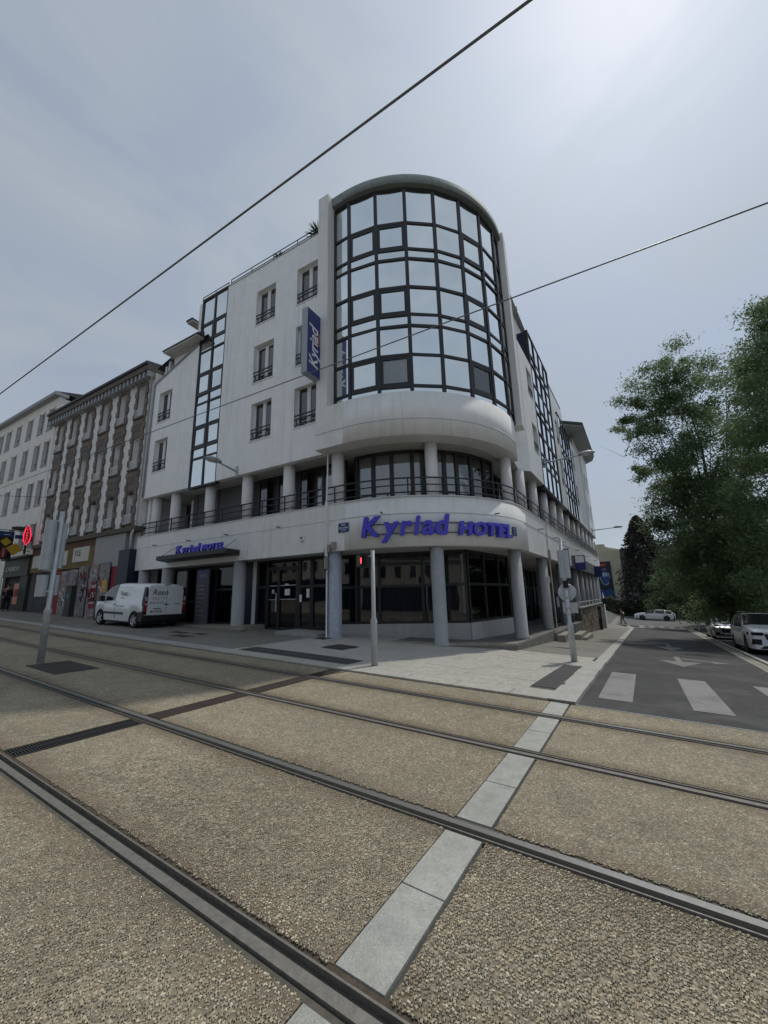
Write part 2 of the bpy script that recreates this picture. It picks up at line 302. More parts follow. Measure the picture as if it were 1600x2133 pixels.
MT['letter'] = mat('blue_letter_plastic', (0.06,0.05,0.56), 0.35, var=0.05, spec=0.5)
MT['blue_face'] = mat('blue_sign_face', (0.018,0.026,0.16), 0.35, var=0.06, spec=0.5)
MT['grey_alu'] = mat('grey_sign_edge', (0.33,0.36,0.40), 0.5, var=0.06)
MT['white_paint'] = mat('white_lettering', (0.75,0.77,0.80), 0.5, var=0.04)
MT['orange_paint'] = mat('orange_lettering', (0.55,0.20,0.10), 0.5, var=0.04)
MT['plate_blue'] = mat('street_plate_blue', (0.015,0.05,0.15), 0.35, var=0.1)
MT['black'] = mat('black_rubber', (0.012,0.012,0.013), 0.7, var=0.25)
MT['black_gloss'] = mat('black_plastic', (0.015,0.015,0.017), 0.35, var=0.2)
MT['galv'] = mat('galvanised_steel', (0.48,0.51,0.53), 0.5, metal=0.35, var=0.14, scale=9, dirt=0.25)
MT['post_grey'] = mat('post_grey_paint', (0.44,0.47,0.48), 0.5, var=0.06, scale=4, dirt=0.25)
MT['signal'] = mat('signal_case_grey', (0.42,0.45,0.47), 0.45, metal=0.3, var=0.1, streak=0.2)
MT['concrete'] = mat('pale_concrete', (0.34,0.34,0.32), 0.85, var=0.14, scale=5, bump=0.4, bscale=70, dirt=0.3)
MT['step'] = mat('step_stone', (0.30,0.28,0.235), 0.85, var=0.15, scale=5, bump=0.4, bscale=60, dirt=0.4)
MT['plat_side'] = mat('platform_side', (0.20,0.19,0.165), 0.9, var=0.2, scale=4, bump=0.5, bscale=40, dirt=0.5)
MT['porch'] = mat('porch_tiles', (0.15,0.145,0.135), 0.8, var=0.15, scale=3, dirt=0.3)
MT['asphalt'] = aggregate('asphalt', 120, (0.03,0.03,0.03), [(0.05,0.05,0.05),(0.082,0.082,0.082),(0.10,0.10,0.098),(0.068,0.068,0.068),(0.13,0.128,0.12)], 0.6, stain='road')
MT['asphalt_walk'] = aggregate('pavement_asphalt', 120, (0.12,0.115,0.10), [(0.21,0.20,0.178),(0.28,0.266,0.236),(0.35,0.333,0.295),(0.24,0.228,0.205),(0.40,0.38,0.335)], 0.6)
MT['asphalt_road2'] = aggregate('far_road_asphalt', 100, (0.09,0.09,0.088), [(0.12,0.12,0.118),(0.16,0.16,0.155),(0.2,0.2,0.19)], 0.4)
PEB_ = [(0.075,0.068,0.058),(0.20,0.165,0.118),(0.30,0.255,0.185),(0.13,0.125,0.112),(0.36,0.305,0.225),(0.17,0.135,0.10),(0.25,0.225,0.18),(0.44,0.40,0.32)]
PEB = [(q[0]*1.62, q[1]*1.6, q[2]*1.5) for q in PEB_]
PEB = [tuple(0.62*a+0.38*b for a, b in zip(q, (0.36,0.31,0.225))) for q in PEB]
PEB = [(q[0]*1.06, q[1]*1.07, q[2]*1.07) for q in PEB]
MT['tram_bed'] = aggregate('exposed_aggregate', 54, (0.17,0.145,0.105), PEB, 0.7, stain=True)
MT['patch'] = aggregate('dark_patch_asphalt', 90, (0.035,0.033,0.03), [(0.05,0.048,0.044),(0.07,0.066,0.06),(0.085,0.08,0.072)], 0.7)
MT['granite'] = aggregate('sawn_granite', 190, (0.28,0.28,0.26), [(0.33,0.33,0.30),(0.46,0.46,0.42),(0.54,0.54,0.49),(0.42,0.42,0.38),(0.60,0.60,0.55)], 0.25)
MT['paving'] = mat('pale_paving', (0.41,0.395,0.352), 0.85, var=0.16, scale=9, bump=0.5, bscale=120, dirt=0.35)
MT['tactile'] = aggregate('dark_tactile_paving', 110, (0.05,0.05,0.05), [(0.06,0.06,0.06),(0.1,0.1,0.098),(0.13,0.13,0.125)], 0.8)
MT['kerb'] = mat('granite_kerb', (0.40,0.39,0.36), 0.85, var=0.15, scale=8, bump=0.4, bscale=80, dirt=0.3)
MT['road_paint'] = mat('worn_road_paint', (0.235,0.235,0.225), 0.8, var=0.12, scale=14, bump=0.3, bscale=150, dirt=0.75)
MT['road_paint_old'] = mat('faded_road_paint', (0.20,0.20,0.19), 0.85, var=0.18, scale=14, dirt=0.5)
MT['rail_worn'] = mat('dull_rail_steel', (0.19,0.18,0.16), 0.55, metal=0.3, var=0.2, scale=25, bump=0.2, bscale=60)
MT['rail_head'] = mat('polished_rail_steel', (0.33,0.325,0.31), 0.36, metal=0.75, var=0.10, scale=30)
MT['rail_dark'] = mat('rail_groove_steel', (0.034,0.026,0.019), 0.7, metal=0.1, var=0.3, scale=20)
MT['mastic'] = mat('rusty_joint_mastic', (0.085,0.066,0.048), 0.85, var=0.35, scale=25, bump=0.6, bscale=60)
MT['mortar'] = mat('grey_joint_mortar', (0.10,0.092,0.074), 0.85, var=0.22, scale=18, bump=0.5, bscale=80)
MT['rust'] = mat('rusty_cast_iron', (0.042,0.030,0.025), 0.8, metal=0.2, var=0.3, scale=20, bump=0.5, bscale=90)
MT['iron'] = mat('cast_iron', (0.035,0.034,0.034), 0.65, metal=0.3, var=0.3, scale=20)
MT['car_white'] = mat('white_car_paint', (0.72,0.74,0.76), 0.28, var=0.03, coat=0.6, spec=0.5)
MT['car_silver'] = mat('silver_car_paint', (0.38,0.39,0.41), 0.3, metal=0.5, var=0.03, coat=0.7)
MT['car_glass'] = mat('tinted_car_glass', (0.012,0.015,0.017), 0.05, var=0.1, spec=0.7, coat=0.5)
MT['tyre'] = mat('tyre_rubber', (0.014,0.014,0.015), 0.85, var=0.3)
MT['rim'] = mat('alloy_rim', (0.42,0.43,0.45), 0.35, metal=0.7, var=0.1)
MT['rim_dark'] = mat('dark_alloy_rim', (0.08,0.082,0.088), 0.4, metal=0.5, var=0.15)
MT['tail_red'] = mat('red_lamp', (0.30,0.012,0.014), 0.25, var=0.1, spec=0.6)
MT['lamp_clear'] = mat('clear_lamp', (0.55,0.57,0.60), 0.15, metal=0.3, var=0.1, spec=0.6)
MT['number_plate'] = mat('number_plate', (0.65,0.66,0.64), 0.4, var=0.05)
MT['skin'] = mat('skin', (0.42,0.25,0.18), 0.6, var=0.08)
MT['beige_wall'] = mat('beige_render', (0.50,0.47,0.36), 0.9, var=0.08, scale=0.8, streak=0.6, streak_col=(0.12,0.12,0.10))
MT['stain_wall'] = mat('stained_grey_wall', (0.17,0.17,0.165), 0.9, var=0.25, scale=0.6, streak=0.7, streak_col=(0.05,0.05,0.05))
MT['far_wall'] = mat('far_pale_wall', (0.55,0.55,0.54), 0.9, var=0.05)
# ---------------------------------------------------------------- ground: street climbs to the left (4 %), side road falls away
TD = Vector((math.sin(R_(-58)), math.cos(R_(-58)))); CD = Vector((TD.y, -TD.x))
def _sm(x): x = min(max(x, 0.0), 1.0); return x*x*(3-2*x)
def gz_tc(tt, cc):
    x = min(max(cc-6.8, 0.0), 46.0)
    return 0.0398*min(max(tt, -60), 90) - 0.048*(x*x/(x+0.8))*_sm((9-tt)/6.5)
def P3(tt, cc, dz=0.0):
    return Vector((TD.x*tt+CD.x*cc, TD.y*tt+CD.y*cc, gz_tc(tt, cc)+dz))
def gz(x, y): return gz_tc(TD.x*x+TD.y*y, CD.x*x+CD.y*y)
def frange(a, b, n): return [a+(b-a)*i/n for i in range(n+1)]
def sheet(name, material, tl, tr, c0, c1, dz, nc=30, ntt=6, label=None, kind='structure', parent=None):
    "strip of ground between t = tl(c) and tr(c)"
    f1 = tl if callable(tl) else (lambda c: tl); f2 = tr if callable(tr) else (lambda c: tr)
    mb = MB()
    for c in frange(c0, c1, nc):
        mb.pts([P3(f1(c)+(f2(c)-f1(c))*i/ntt, c, dz) for i in range(ntt+1)])
    w = ntt+1
    for a in range(nc):
        for i in range(ntt): mb.face((a*w+i, a*w+i+1, (a+1)*w+i+1, (a+1)*w+i))
    o = mb.add(name, material, parent)
    if parent is None: tag(o, label, kind=kind)
    return o
def slab(mb, t0, t1, c0, c1, dz, th=0.06):
    q = [(t0,c0),(t1,c0),(t1,c1),(t0,c1)]
    mb.hexa([P3(a, b, dz-th) for a, b in q]+[P3(a, b, dz) for a, b in q]); return mb
ts = [-260,-160,-110,-80]+frange(-60, 90, 75)+[110,150,220,330,500]
cs = [-120,-60,-30]+frange(-12, 70, 82)+[80,95,115,150,200,280,380,520]
mb = MB()
for c in cs: mb.pts([P3(a, c, -0.07) for a in ts])
w = len(ts)
for a in range(len(cs)-1):
    for i in range(w-1): mb.face((a*w+i, a*w+i+1, (a+1)*w+i+1, (a+1)*w+i), True)
tag(mb.add('ground', MT['asphalt_walk']), 'asphalt ground beneath the streets', kind='structure')
# tramway slabs
RAILS = [1.63, 3.06, 4.70, 6.17]
bed = tag(link('tramway_bed', None), 'pebbly concrete tramway bed across the foreground', kind='structure')
rows = [(-7.0,-3.2),(-3.19,1.523),(1.724,2.966),(3.167,4.593),(4.794,6.076),(6.277,6.97)]
cols = [-40,-24,-14,-8,-3.2,1.12]; colsL = [1.41,5.48]; cols2 = [5.82,9.75,14.0,18.3,22.6,27,33,41,52,70]
spans = [(a, b-0.012) for a, b in zip(cols[:-1], cols[1:])]+[(1.41,5.485)]+[(a+0.0, b-0.012) for a, b in zip(cols2[:-1], cols2[1:])]
for (c0, c1) in rows:
    for (t0, t1) in spans:
        k = MB(); n = max(1, int((t1-t0)/4))
        for i in range(n):
            a = t0+(t1-t0)*i/n; b = t0+(t1-t0)*(i+1)/n
            slab(k, a, b, c0, c1, random.uniform(-0.002, 0.002), 0.08)
        k.add('concrete_slab', MT['tram_bed'], bed)
# joint bottoms
sheet('joint_filler', MT['mortar'], 70, -40, -7, 6.98, -0.03, 40, 30, parent=bed)
# granite crossing band
band = tag(link('granite_band', None), 'pale granite slab band crossing the tram tracks', kind='structure')
gj = [-2.6,-1.1,0.40,1.53]
for a, b in zip(gj[:-1], gj[1:]): slab(MB(), 1.135, 1.40, a, b-0.012, 0.003).add('granite_slab', MT['granite'], band)
for a, b in [(1.726,2.335),(2.347,2.964),(3.17,3.85),(3.862,4.59),(4.797,5.45),(5.462,6.073),(6.28,6.965)]:
    slab(MB(), 1.135, 1.40, a, b, 0.003).add('granite_slab', MT['granite'], band)
# rails
RL = ['nearest grooved tram rail cutting across the bottom left foreground', 'grooved tram rail second from the camera with bright head at lower right',
      'grooved tram rail third from the camera, dark and rusty', 'grooved tram rail farthest from the camera, next to the hotel pavement']
for i, g in enumerate(RAILS):
    s = 1 if i % 2 == 0 else -1                       # +1: groove on the far side of the head
    th = thing('tram_rail', RL[i], 'tram rail', T(*P3(3, g)), 'rails of the two tram tracks')
    def strip(a, b, dz, m_, nm, dz2=None):
        k = MB(); tsr = frange(-12, 62, 37)
        for tt in tsr: k.pts([P3(tt, g+s*a, -0.09), P3(tt, g+s*a, dz), P3(tt, g+s*b, dz if dz2 is None else dz2), P3(tt, g+s*b, -0.09)])
        for q in range(len(tsr)-1):
            for e in range(3): k.face((q*4+e, q*4+e+1, (q+1)*4+e+1, (q+1)*4+e))
        return k.add(nm, m_, th)
    strip(-0.062, -0.004, 0.006, MT['rail_head'] if i in (1, 3) else MT['rail_worn'], 'rail_head')
    strip(-0.004, 0.046, -0.045, MT['rail_dark'], 'groove')
    strip(0.046, 0.058, 0.003, MT['rail_worn'], 'groove_lip')
    strip(0.058, 0.092, -0.012, MT['mastic'], 'joint_filler', -0.004)
    strip(-0.104, -0.068, -0.006, MT['mortar'], 'joint_filler', -0.010)
# drain channel
dr = thing('drain_channel', 'rusty drain channel with grating running across the tracks', 'drain', T(*P3(5.65, 4)))
for (c0, c1) in [(1.728,2.962)]:
    slab(MB(), 5.50, 5.80, c0, c1, -0.05, 0.03).add('channel_bed', MT['black'], dr)
    nb = 46
    for q in range(nb):
        a = c0+(c1-c0)*q/nb; slab(MB(), 5.50, 5.80, a, a+0.013, -0.002, 0.02).add('grate_bar', MT['iron'], dr)
    for a in (5.50, 5.645, 5.78): slab(MB(), a, a+0.02, c0, c1, 0.001, 0.025).add('grate_frame', MT['iron'], dr)
for (c0, c1) in [(3.17,3.88),(3.89,4.59),(4.797,5.43),(5.44,6.073),(6.28,6.965)]: slab(MB(), 5.50, 5.80, c0, c1, 0.002).add('drain_cover', MT['rust'], dr)
# edging along the pavement
edg = tag(link('pavement_edging', None), 'line of pale edging slabs between tram tracks and pavement', kind='structure')
a = 1.06; q = 0
while a < 62:
    b = a+1.0; slab(MB(), a, b-0.012, 7.0, 7.46, 0.035, 0.14).add('edging_slab', MT['paving'] if a < 9.5 else MT['concrete'], edg); a = b
sheet('edging_joint', MT['mortar'], 62, 1.06, 6.985, 7.47, 0.005, 3, 60, parent=edg)
# plaza paving
plz = tag(link('plaza_paving', None), 'pale plank-like paving stones in front of the hotel corner', kind='structure')
DARK = [(1.42,1.89,7.9,11.52),(5.75,9.5,7.62,8.08),(7.2,8.0,9.28,10.0),(9.05,9.6,10.6,11.1)]
def P0_XY(p): return (0.86776545*(p.x+1.76735885)-0.49697396*(p.y-14.0902991), 0.49697396*(p.x+1.76735885)+0.86776545*(p.y-14.0902991))
cc0 = 7.47; row = 0
while cc0 < 13.9:
    wd = 0.235; c1 = cc0+wd; t0 = 1.40-random.random()*0.3
    while t0 < 9.7:
        t1 = t0+random.uniform(0.85, 1.35); a, b = max(t0, 1.40), min(t1, 9.72)
        segs = [(a, b)]
        for (d0, d1, e0, e1) in DARK:
            if e0-0.12 < (cc0+c1)/2 < e1+0.02:
                ns = []
                for (x, y) in segs:
                    if y <= d0 or x >= d1: ns.append((x, y))
                    else:
                        if x < d0-0.05: ns.append((x, d0))
                        if y > d1+0.05: ns.append((d1, y))
                segs = ns
        for (x, y) in segs:
            X, Y = P0_XY(P3((x+y)/2, cc0))
            if y-x > 0.06 and not (Y > 2.2 and X < 5.0): slab(MB(), x, y-0.007, cc0, c1-0.007, 0.035+random.uniform(-0.0015, 0.0015), 0.05).add('paving_stone', MT['paving'], plz)
        t0 = t1
    cc0 = c1; row += 1
sheet('paving_joint', MT['mortar'], 9.72, 1.4, 7.46, 13.95, 0.027, 14, 16, parent=plz)
for i, (d0, d1, e0, e1) in enumerate(DARK):
    if i == 1:
        for j in range(9):
            a = d0+(d1-d0)*j/9; slab(MB(), a, a+(d1-d0)/9-0.008, e0, e1, 0.037).add('tactile_slab', MT['tactile'], plz)
    elif i == 0:
        for j in range(6):
            a = e0+(e1-e0)*j/6; slab(MB(), d0, d1, a, a+(e1-e0)/6-0.006, 0.037).add('tactile_slab', MT['tactile'], plz)
    else:
        o = slab(MB(), d0, d1, e0, e1, 0.039, 0.03).add('manhole_cover', MT['patch']); tag(o, ['', '', 'large dark manhole cover in the paving before the cabled column', 'small dark manhole cover in the paving near the hotel door'][i], 'manhole cover')
# left pavement and its covers
sheet('pavement', MT['asphalt_walk'], 62, 9.72, 7.47, 15.0, 0.033, 8, 50, 'dark asphalt pavement where the van stands')
for k_, (a, b, e, d) in enumerate([(13.2,14.1,8.2,8.6),(14.3,15.2,8.8,9.15),(13.4,14.0,9.0,9.3)]):
    tag(slab(MB(), a, b, e, d, 0.038, 0.02).add('manhole_cover', MT['patch']), ['dark utility cover in the pavement nearest the tracks behind the van', 'dark utility cover in the pavement close behind the van', 'narrow utility cover in the pavement between two others near the van'][k_], 'manhole cover')
tag(slab(MB(), 9.8, 11.35, 3.5, 4.28, 0.006, 0.05).add('asphalt_patch', MT['patch']), 'dark square asphalt patch between the tracks at the leaning mast', 'ground patch')
# side pavement, kerb and road
sheet('side_pavement', MT['asphalt_walk'], 6.4, 1.33, 13.95, 54, 0.033, 60, 8, 'asphalt pavement along the hotel side road')
def redge(c): return -2.1-0.03*c
road = sheet('road', MT['asphalt'], 1.06, redge, 7.0, 54, -0.03, 70, 10, 'asphalt side road running away to the right')
kb = tag(link('kerb', None), 'granite kerb between side road and hotel pavement', kind='structure')
cc = 7.0
while cc < 55:
    ln = 1.0; off = 0.0
    if cc > 48: off = 0.11*(cc-48)**1.6/4
    wob = random.uniform(-0.01, 0.01)
    a0, a1 = 1.05+off+wob, 1.34+off+wob+(0.12 if cc < 13 else 0)
    slab(MB(), a0, a1, cc, cc+ln-0.012, 0.04+random.uniform(-0.004, 0.004), 0.22).add('kerb_stone', MT['kerb'], kb); cc += ln
# steel strip between slabs and road
slab(MB(), -12, 1.05, 6.985, 7.0, 0.006, 0.04).add('steel_edge', MT['galv'], bed)
def marking(parent, polys, material, nm='stripe', dz=-0.025):
    k = MB()
    for P in polys:
        b = k.pts([P3(a, c, dz) for a, c in P]); k.face(range(b, b+len(P)))
    return k.add(nm, material, parent)
zb = thing('zebra_crossing', 'worn white zebra crossing beside the tram tracks', 'road marking', T(*P3(-1, 9.7)))
for i in range(5):
    t1 = 0.83-1.268*i; k = []
    for j in range(8):
        a = 7.9+3.62*j/8; b = 7.9+3.62*(j+1)/8; k.append([(t1,a),(t1-0.49,a),(t1-0.49,b),(t1,b)])
    marking(zb, k, MT['road_paint'])
zb2 = thing('zebra_crossing', 'distant white zebra crossing at the far end of the side road', 'road marking', T(*P3(-1, 56)))
for i in range(5):
    t1 = 0.62-0.93*i; marking(zb2, [[(t1,52.6),(t1-0.5,52.6),(t1-0.5,56.8),(t1,56.8)]], MT['road_paint'], dz=0.012)
ar = thing('road_arrow', 'faded white road arrow pointing ahead and to the side, nearer the zebra', 'road marking', T(*P3(-0.8, 15)))
marking(ar, [[(-0.74,14.3),(-0.2,15.9),(-1.28,15.9)]], MT['road_paint_old'], 'arrow_head'); marking(ar, [[(-0.66,15.92),(-0.82,15.92),(-0.82,17.6),(-0.66,17.6)]], MT['road_paint_old'], 'arrow_shaft')
marking(ar, [[(-0.86,16.9),(-1.6,16.3),(-1.6,16.0),(-2.05,16.45),(-1.6,16.85),(-1.6,16.6),(-0.86,17.2)]], MT['road_paint_old'], 'side_arrow')
ar2 = thing('road_arrow', 'faded white road arrow farther up the side road', 'road marking', T(*P3(-0.8, 21)))
marking(ar2, [[(-0.78,20.6),(-0.25,22.8),(-1.3,22.8)]], MT['road_paint_old'], 'arrow_head'); marking(ar2, [[(-0.7,22.82),(-0.86,22.82),(-0.86,25),(-0.7,25)]], MT['road_paint_old'], 'arrow_shaft')
# gutter of setts, low kerb and parking bay on the right
gut = tag(link('gutter', None), 'pale sett gutter between the side road and the parked cars', kind='structure')
cc = 7.6
while cc < 56:
    ln = 0.42 if cc < 30 else 0.9
    for j in range(2):
        t0 = redge(cc)-0.005-0.17*j; slab(MB(), t0-0.16, t0, cc, cc+ln-0.015, -0.018+random.uniform(-0.004, 0.004), 0.05).add('sett', MT['step'], gut)
    t0 = redge(cc)-0.35; slab(MB(), t0-0.15, t0, cc, cc+ln-0.01, 0.03, 0.12).add('kerb_stone', MT['kerb'], gut); cc += ln
sheet('parking_bay', MT['asphalt'], lambda c: redge(c)-0.50, lambda c: redge(c)-3.4, 7.0, 55, -0.03, 40, 4, 'asphalt parking bay under the trees')
sheet('verge_pavement', MT['asphalt_walk'], lambda c: redge(c)-3.4, lambda c: redge(c)-14, 7.0, 56, 0.06, 40, 6, 'pavement behind the parked cars')
sheet('cross_road', MT['asphalt_road2'], 40, -60, 55.5, 76, -0.02, 10, 30, 'pale asphalt road crossing at the far end')
# ---------------------------------------------------------------- the hotel
UX, UY = 0.86776545, -0.49697396       # rightwards along the left front
def frame(ox, oy, ax, ay):             # x along the wall, y into the building, z up
    M = Matrix.Identity(4); M[0][0], M[1][0] = ax, ay; M[0][1], M[1][1] = -ay, ax; M[0][3], M[1][3] = ox, oy; return M
FL = frame(-1.76735885, 14.0902991, UX, UY)
def BP(X, Y, z=0.0): return FL @ Vector((X, Y, z))
q0 = BP(5.65, 5.25)
FR = frame(q0.x, q0.y, math.sin(R_(32.8)), math.cos(R_(32.8)))     # right front: x away from the corner
AC = (0.4, 5.25)                        # centre of the round corner (hotel coordinates)
def arc_pt(R, deg, z): a = R_(deg); return FL @ Vector((AC[0]+R*math.cos(a), AC[1]+R*math.sin(a), z))
def arc_frame(R, deg): a = R_(deg); return FL @ frame(AC[0]+R*math.cos(a), AC[1]+R*math.sin(a), -math.sin(a), math.cos(a))
def arc_wall(mb, r0, r1, a0, a1, z0, z1, n=24, sm=True):
    k = len(mb.v)
    for i in range(n+1):
        a = a0+(a1-a0)*i/n; mb.pts([arc_pt(r0, a, z0), arc_pt(r1, a, z0), arc_pt(r1, a, z1), arc_pt(r0, a, z1)])
    for i in range(n):
        for e in range(4): f = (e+1) % 4; mb.face((k+i*4+e, k+i*4+f, k+(i+1)*4+f, k+(i+1)*4+e), sm and e in (1, 3))
    mb.face((k, k+1, k+2, k+3)); mb.face((k+n*4+3, k+n*4+2, k+n*4+1, k+n*4)); return mb
def holed_wall(mb, x0, x1, z0, z1, y0, y1, holes, M):
    xs = sorted({x0, x1}|{h[0] for h in holes}|{h[1] for h in holes}); zs = sorted({z0, z1}|{h[2] for h in holes}|{h[3] for h in holes})
    for a, b in zip(xs[:-1], xs[1:]):
        for c, d in zip(zs[:-1], zs[1:]):
            if any(h[0] <= (a+b)/2 <= h[1] and h[2] <= (c+d)/2 <= h[3] for h in holes): continue
            mb.quad((a,y0,c),(b,y0,c),(b,y0,d),(a,y0,d), M)
    for (a, b, c, d) in holes:
        mb.quad((a,y0,c),(a,y0,d),(a,y1,d),(a,y1,c), M); mb.quad((b,y0,d),(b,y0,c),(b,y1,c),(b,y1,d), M)
        mb.quad((a,y0,d),(b,y0,d),(b,y1,d),(a,y1,d), M); mb.quad((b,y0,c),(a,y0,c),(a,y1,c),(b,y1,c), M)
    mb.quad((x0,y0,z0),(x0,y1,z0),(x0,y1,z1),(x0,y0,z1), M); mb.quad((x1,y1,z0),(x1,y0,z0),(x1,y0,z1),(x1,y1,z1), M)
    mb.quad((x0,y0,z1),(x1,y0,z1),(x1,y1,z1),(x0,y1,z1), M); mb.quad((x0,y1,z0),(x1,y1,z0),(x1,y0,z0),(x0,y0,z0), M)
    return mb
hotel = thing('hotel_building', 'white hotel with rounded glass corner tower and arcade on columns', 'building', T(*BP(0, 0, 0.3)))
# left front upper wall
WROWS = [(8.55,10.33),(11.36,13.25),(14.36,16.20)]
colX = [(-4.69,-3.44),(-2.13,-0.89)]
holesA = [(a, b, c, d) for (a, b) in colX for (c, d) in WROWS]
k = holed_wall(MB(), -6.83, -0.62, 7.13, 17.5, 0, 0.28, holesA, FL); k.add('wall', MT['white_wall'], hotel)
holesC = [(-12.10,-10.93,8.47,10.26),(-12.10,-10.93,11.30,13.05)]
k = holed_wall(MB(), -12.64, -8.87, 7.13, 13.6, 0, 0.28, holesC, FL); k.extr([(-12.64,13.602),(-8.87,13.602),(-8.87,14.9),(-12.64,13.75)], 0.0, 0.28, FL); k.add('wall', MT['white_wall'], hotel)
MB().box(-9.15,-8.88,0.02,6,14.8,17.46,FL).add('wall', MT['white_wall'], hotel)
# windows in the left front: shared meshes
def window_meshes(w, h, key):
    fr = MB(); f = 0.06
    fr.box(0,w,0.20,0.27,0,f); fr.box(0,w,0.20,0.27,h-f,h); fr.box(0,f,0.20,0.27,f,h-f); fr.box(w-f,w,0.20,0.27,f,h-f)
    fr.box(w*0.5-0.065,w*0.5+0.065,0.19,0.27,f,h-f)
    for x0, x1 in ((f,w*0.5-0.065),(w*0.5+0.065,w-f)):
        fr.box(x0,x0+0.035,0.205,0.26,f,h-f); fr.box(x1-0.035,x1,0.205,0.26,f,h-f)
    rl = MB()
    for z in (0.52, 0.36): rl.box(0.0,w,0.02,0.055,z,z+0.045)
    rl.box(0.10,0.14,0.025,0.05,0.12,0.36); rl.box(w-0.14,w-0.10,0.025,0.05,0.12,0.36); rl.box(0.0,w,0.02,0.055,0.10,0.14)
    pn = MB().box(f,w*0.5-0.065,0.232,0.236,f,h-f)
    pn2 = MB().box(w*0.5+0.065,w-f,0.232,0.236,f,h-f)
    cu = MB(); n = 28; x0, x1 = f, w-f
    for i in range(n+1):
        x = x0+(x1-x0)*i/n; y = 0.34+0.025*math.sin(i*1.9)+0.01*math.sin(i*4.3); cu.pts([(x,y,f),(x,y,h-f)])
    for i in range(n): cu.face((2*i, 2*i+2, 2*i+3, 2*i+1), True)
    bk = MB().box(0,w,0.8,0.85,0,h).box(0,0.01,0.27,0.8,0,h).box(w-0.01,w,0.27,0.8,0,h).box(0,w,0.27,0.8,-0.02,0).box(0,w,0.27,0.8,h,h+0.02)
    sl = MB().box(-0.04,w+0.04,-0.03,0.2,-0.05,0.0)
    return dict(frame=fr.mesh('window', MT['pvc']), rail=rl.mesh('guard_rail', MT['rail_paint']), p1=pn.mesh('pane', MT['glass']), p2=pn2.mesh('pane', MT['glass']), cu=cu.mesh('curtain', MT['curtain_dk']), cu2=cu.mesh('curtain', MT['curtain']), bk=bk.mesh('room', MT['dark_in']), sl=sl.mesh('sill', MT['grey_wall']))
WM1 = window_meshes(1.25, 1.84, 'a'); WM2 = window_meshes(1.17, 1.77, 'b')
def put_window(ms, M, parent, curtain='cu', rail=True):
    wd = link('window', ms['frame'], parent, M)
    link('pane', ms['p1'], wd, M); link('pane', ms['p2'], wd, M); link('curtain', ms[curtain], wd, M); link('room', ms['bk'], wd, M); link('sill', ms['sl'], wd, M)
    if rail: link('guard_rail', ms['rail'], wd, M)
for i, (a, b, c, d) in enumerate(holesA): put_window(WM1, FL @ T(a,0,c), hotel, 'cu2' if i in (3, 0) else 'cu')
for (a, b, c, d) in holesC: put_window(WM2, FL @ T(a,0,c), hotel)
# curtain-wall strip on the left front
ZS = [(7.09,8.54,0),(8.54,9.09,1),(9.09,10.23,2),(10.23,11.44,0),(11.44,11.94,1),(11.94,13.14,2),(13.14,14.38,0),(14.38,14.97,1),(14.97,16.02,2),(16.02,17.53,0)]
def glazed_grid(nm, cols, rows, openers, M, y, clear=(), bar=0.045, colour='mirror', thick=0.10):
    fr = MB(); x0, x1 = cols[0], cols[-1]; z0, z1 = rows[0][0], rows[-1][1]
    for i, x in enumerate(cols):
        bw = bar if 0 < i < len(cols)-1 else bar*1.2
        fr.box(x-bw, x+bw, y-0.05, y+thick, z0, z1, M)
    for i, z in enumerate([r[0] for r in rows]+[z1]): fr.box(x0, x1, y-0.04, y+thick-0.01, z-bar, z+bar, M)
    pt = fr.add(nm, MT['frame'], hotel)
    for ci in range(len(cols)-1):
        for ri, (a, b, ty) in enumerate(rows):
            l, r = cols[ci]+bar, cols[ci+1]-bar; lo, hi = a+bar, b-bar
            if ty == 2 and ci in openers:
                e = 0.10
                MB().box(l,r,y-0.03,y+0.05,lo,lo+e,M).box(l,r,y-0.03,y+0.05,hi-e,hi,M).box(l,l+e,y-0.03,y+0.05,lo+e,hi-e,M).box(r-e,r,y-0.03,y+0.05,lo+e,hi-e,M).add('sash', MT['frame'], pt)
                l += e; r -= e; lo += e; hi -= e
            cl = (ci, ri) in clear
            tilt = random.uniform(-0.006, 0.006); tz = random.uniform(-0.012, 0.012)
            k = MB().hexa([(l,y+0.0+tilt,lo),(r,y-tilt,lo),(r,y+0.015-tilt,lo),(l,y+0.015+tilt,lo),(l,y+tilt+tz,hi),(r,y-tilt+tz,hi),(r,y+0.015-tilt+tz,hi),(l,y+0.015+tilt+tz,hi)], M)
            k.add('pane', MT['glass'] if cl else MT[colour], pt)
            if cl:
                cu = MB(); n = 20
                for i in range(n+1):
                    x = l+(r-l)*i/n; cu.pts([(x, y+0.10+0.02*math.sin(i*1.7), lo), (x, y+0.10+0.02*math.sin(i*1.7), hi)], M)
                for i in range(n): cu.face((2*i, 2*i+2, 2*i+3, 2*i+1), True)
                cu.add('curtain', MT['curtain'], pt)
    return pt
glazed_grid('glass_strip', [-8.85,-7.84,-6.85], ZS, (0, 1), FL, 0.06)
MB().box(-8.86,-6.84,0.17,0.3,7.09,17.5,FL).add('strip_backing', MT['dark_in'], hotel)
MB().box(-8.9,-6.80,-0.02,0.3,17.56,17.62,FL).add('coping', MT['copper_green'], hotel)
MB().box(-6.84,-0.6,-0.02,0.3,17.5,17.55,FL).add('coping', MT['concrete'], hotel)
# soffits
MB().box(-12.64,0.4,0.28,2.2,7.16,7.40,FL).add('soffit', MT['soffit'], hotel)
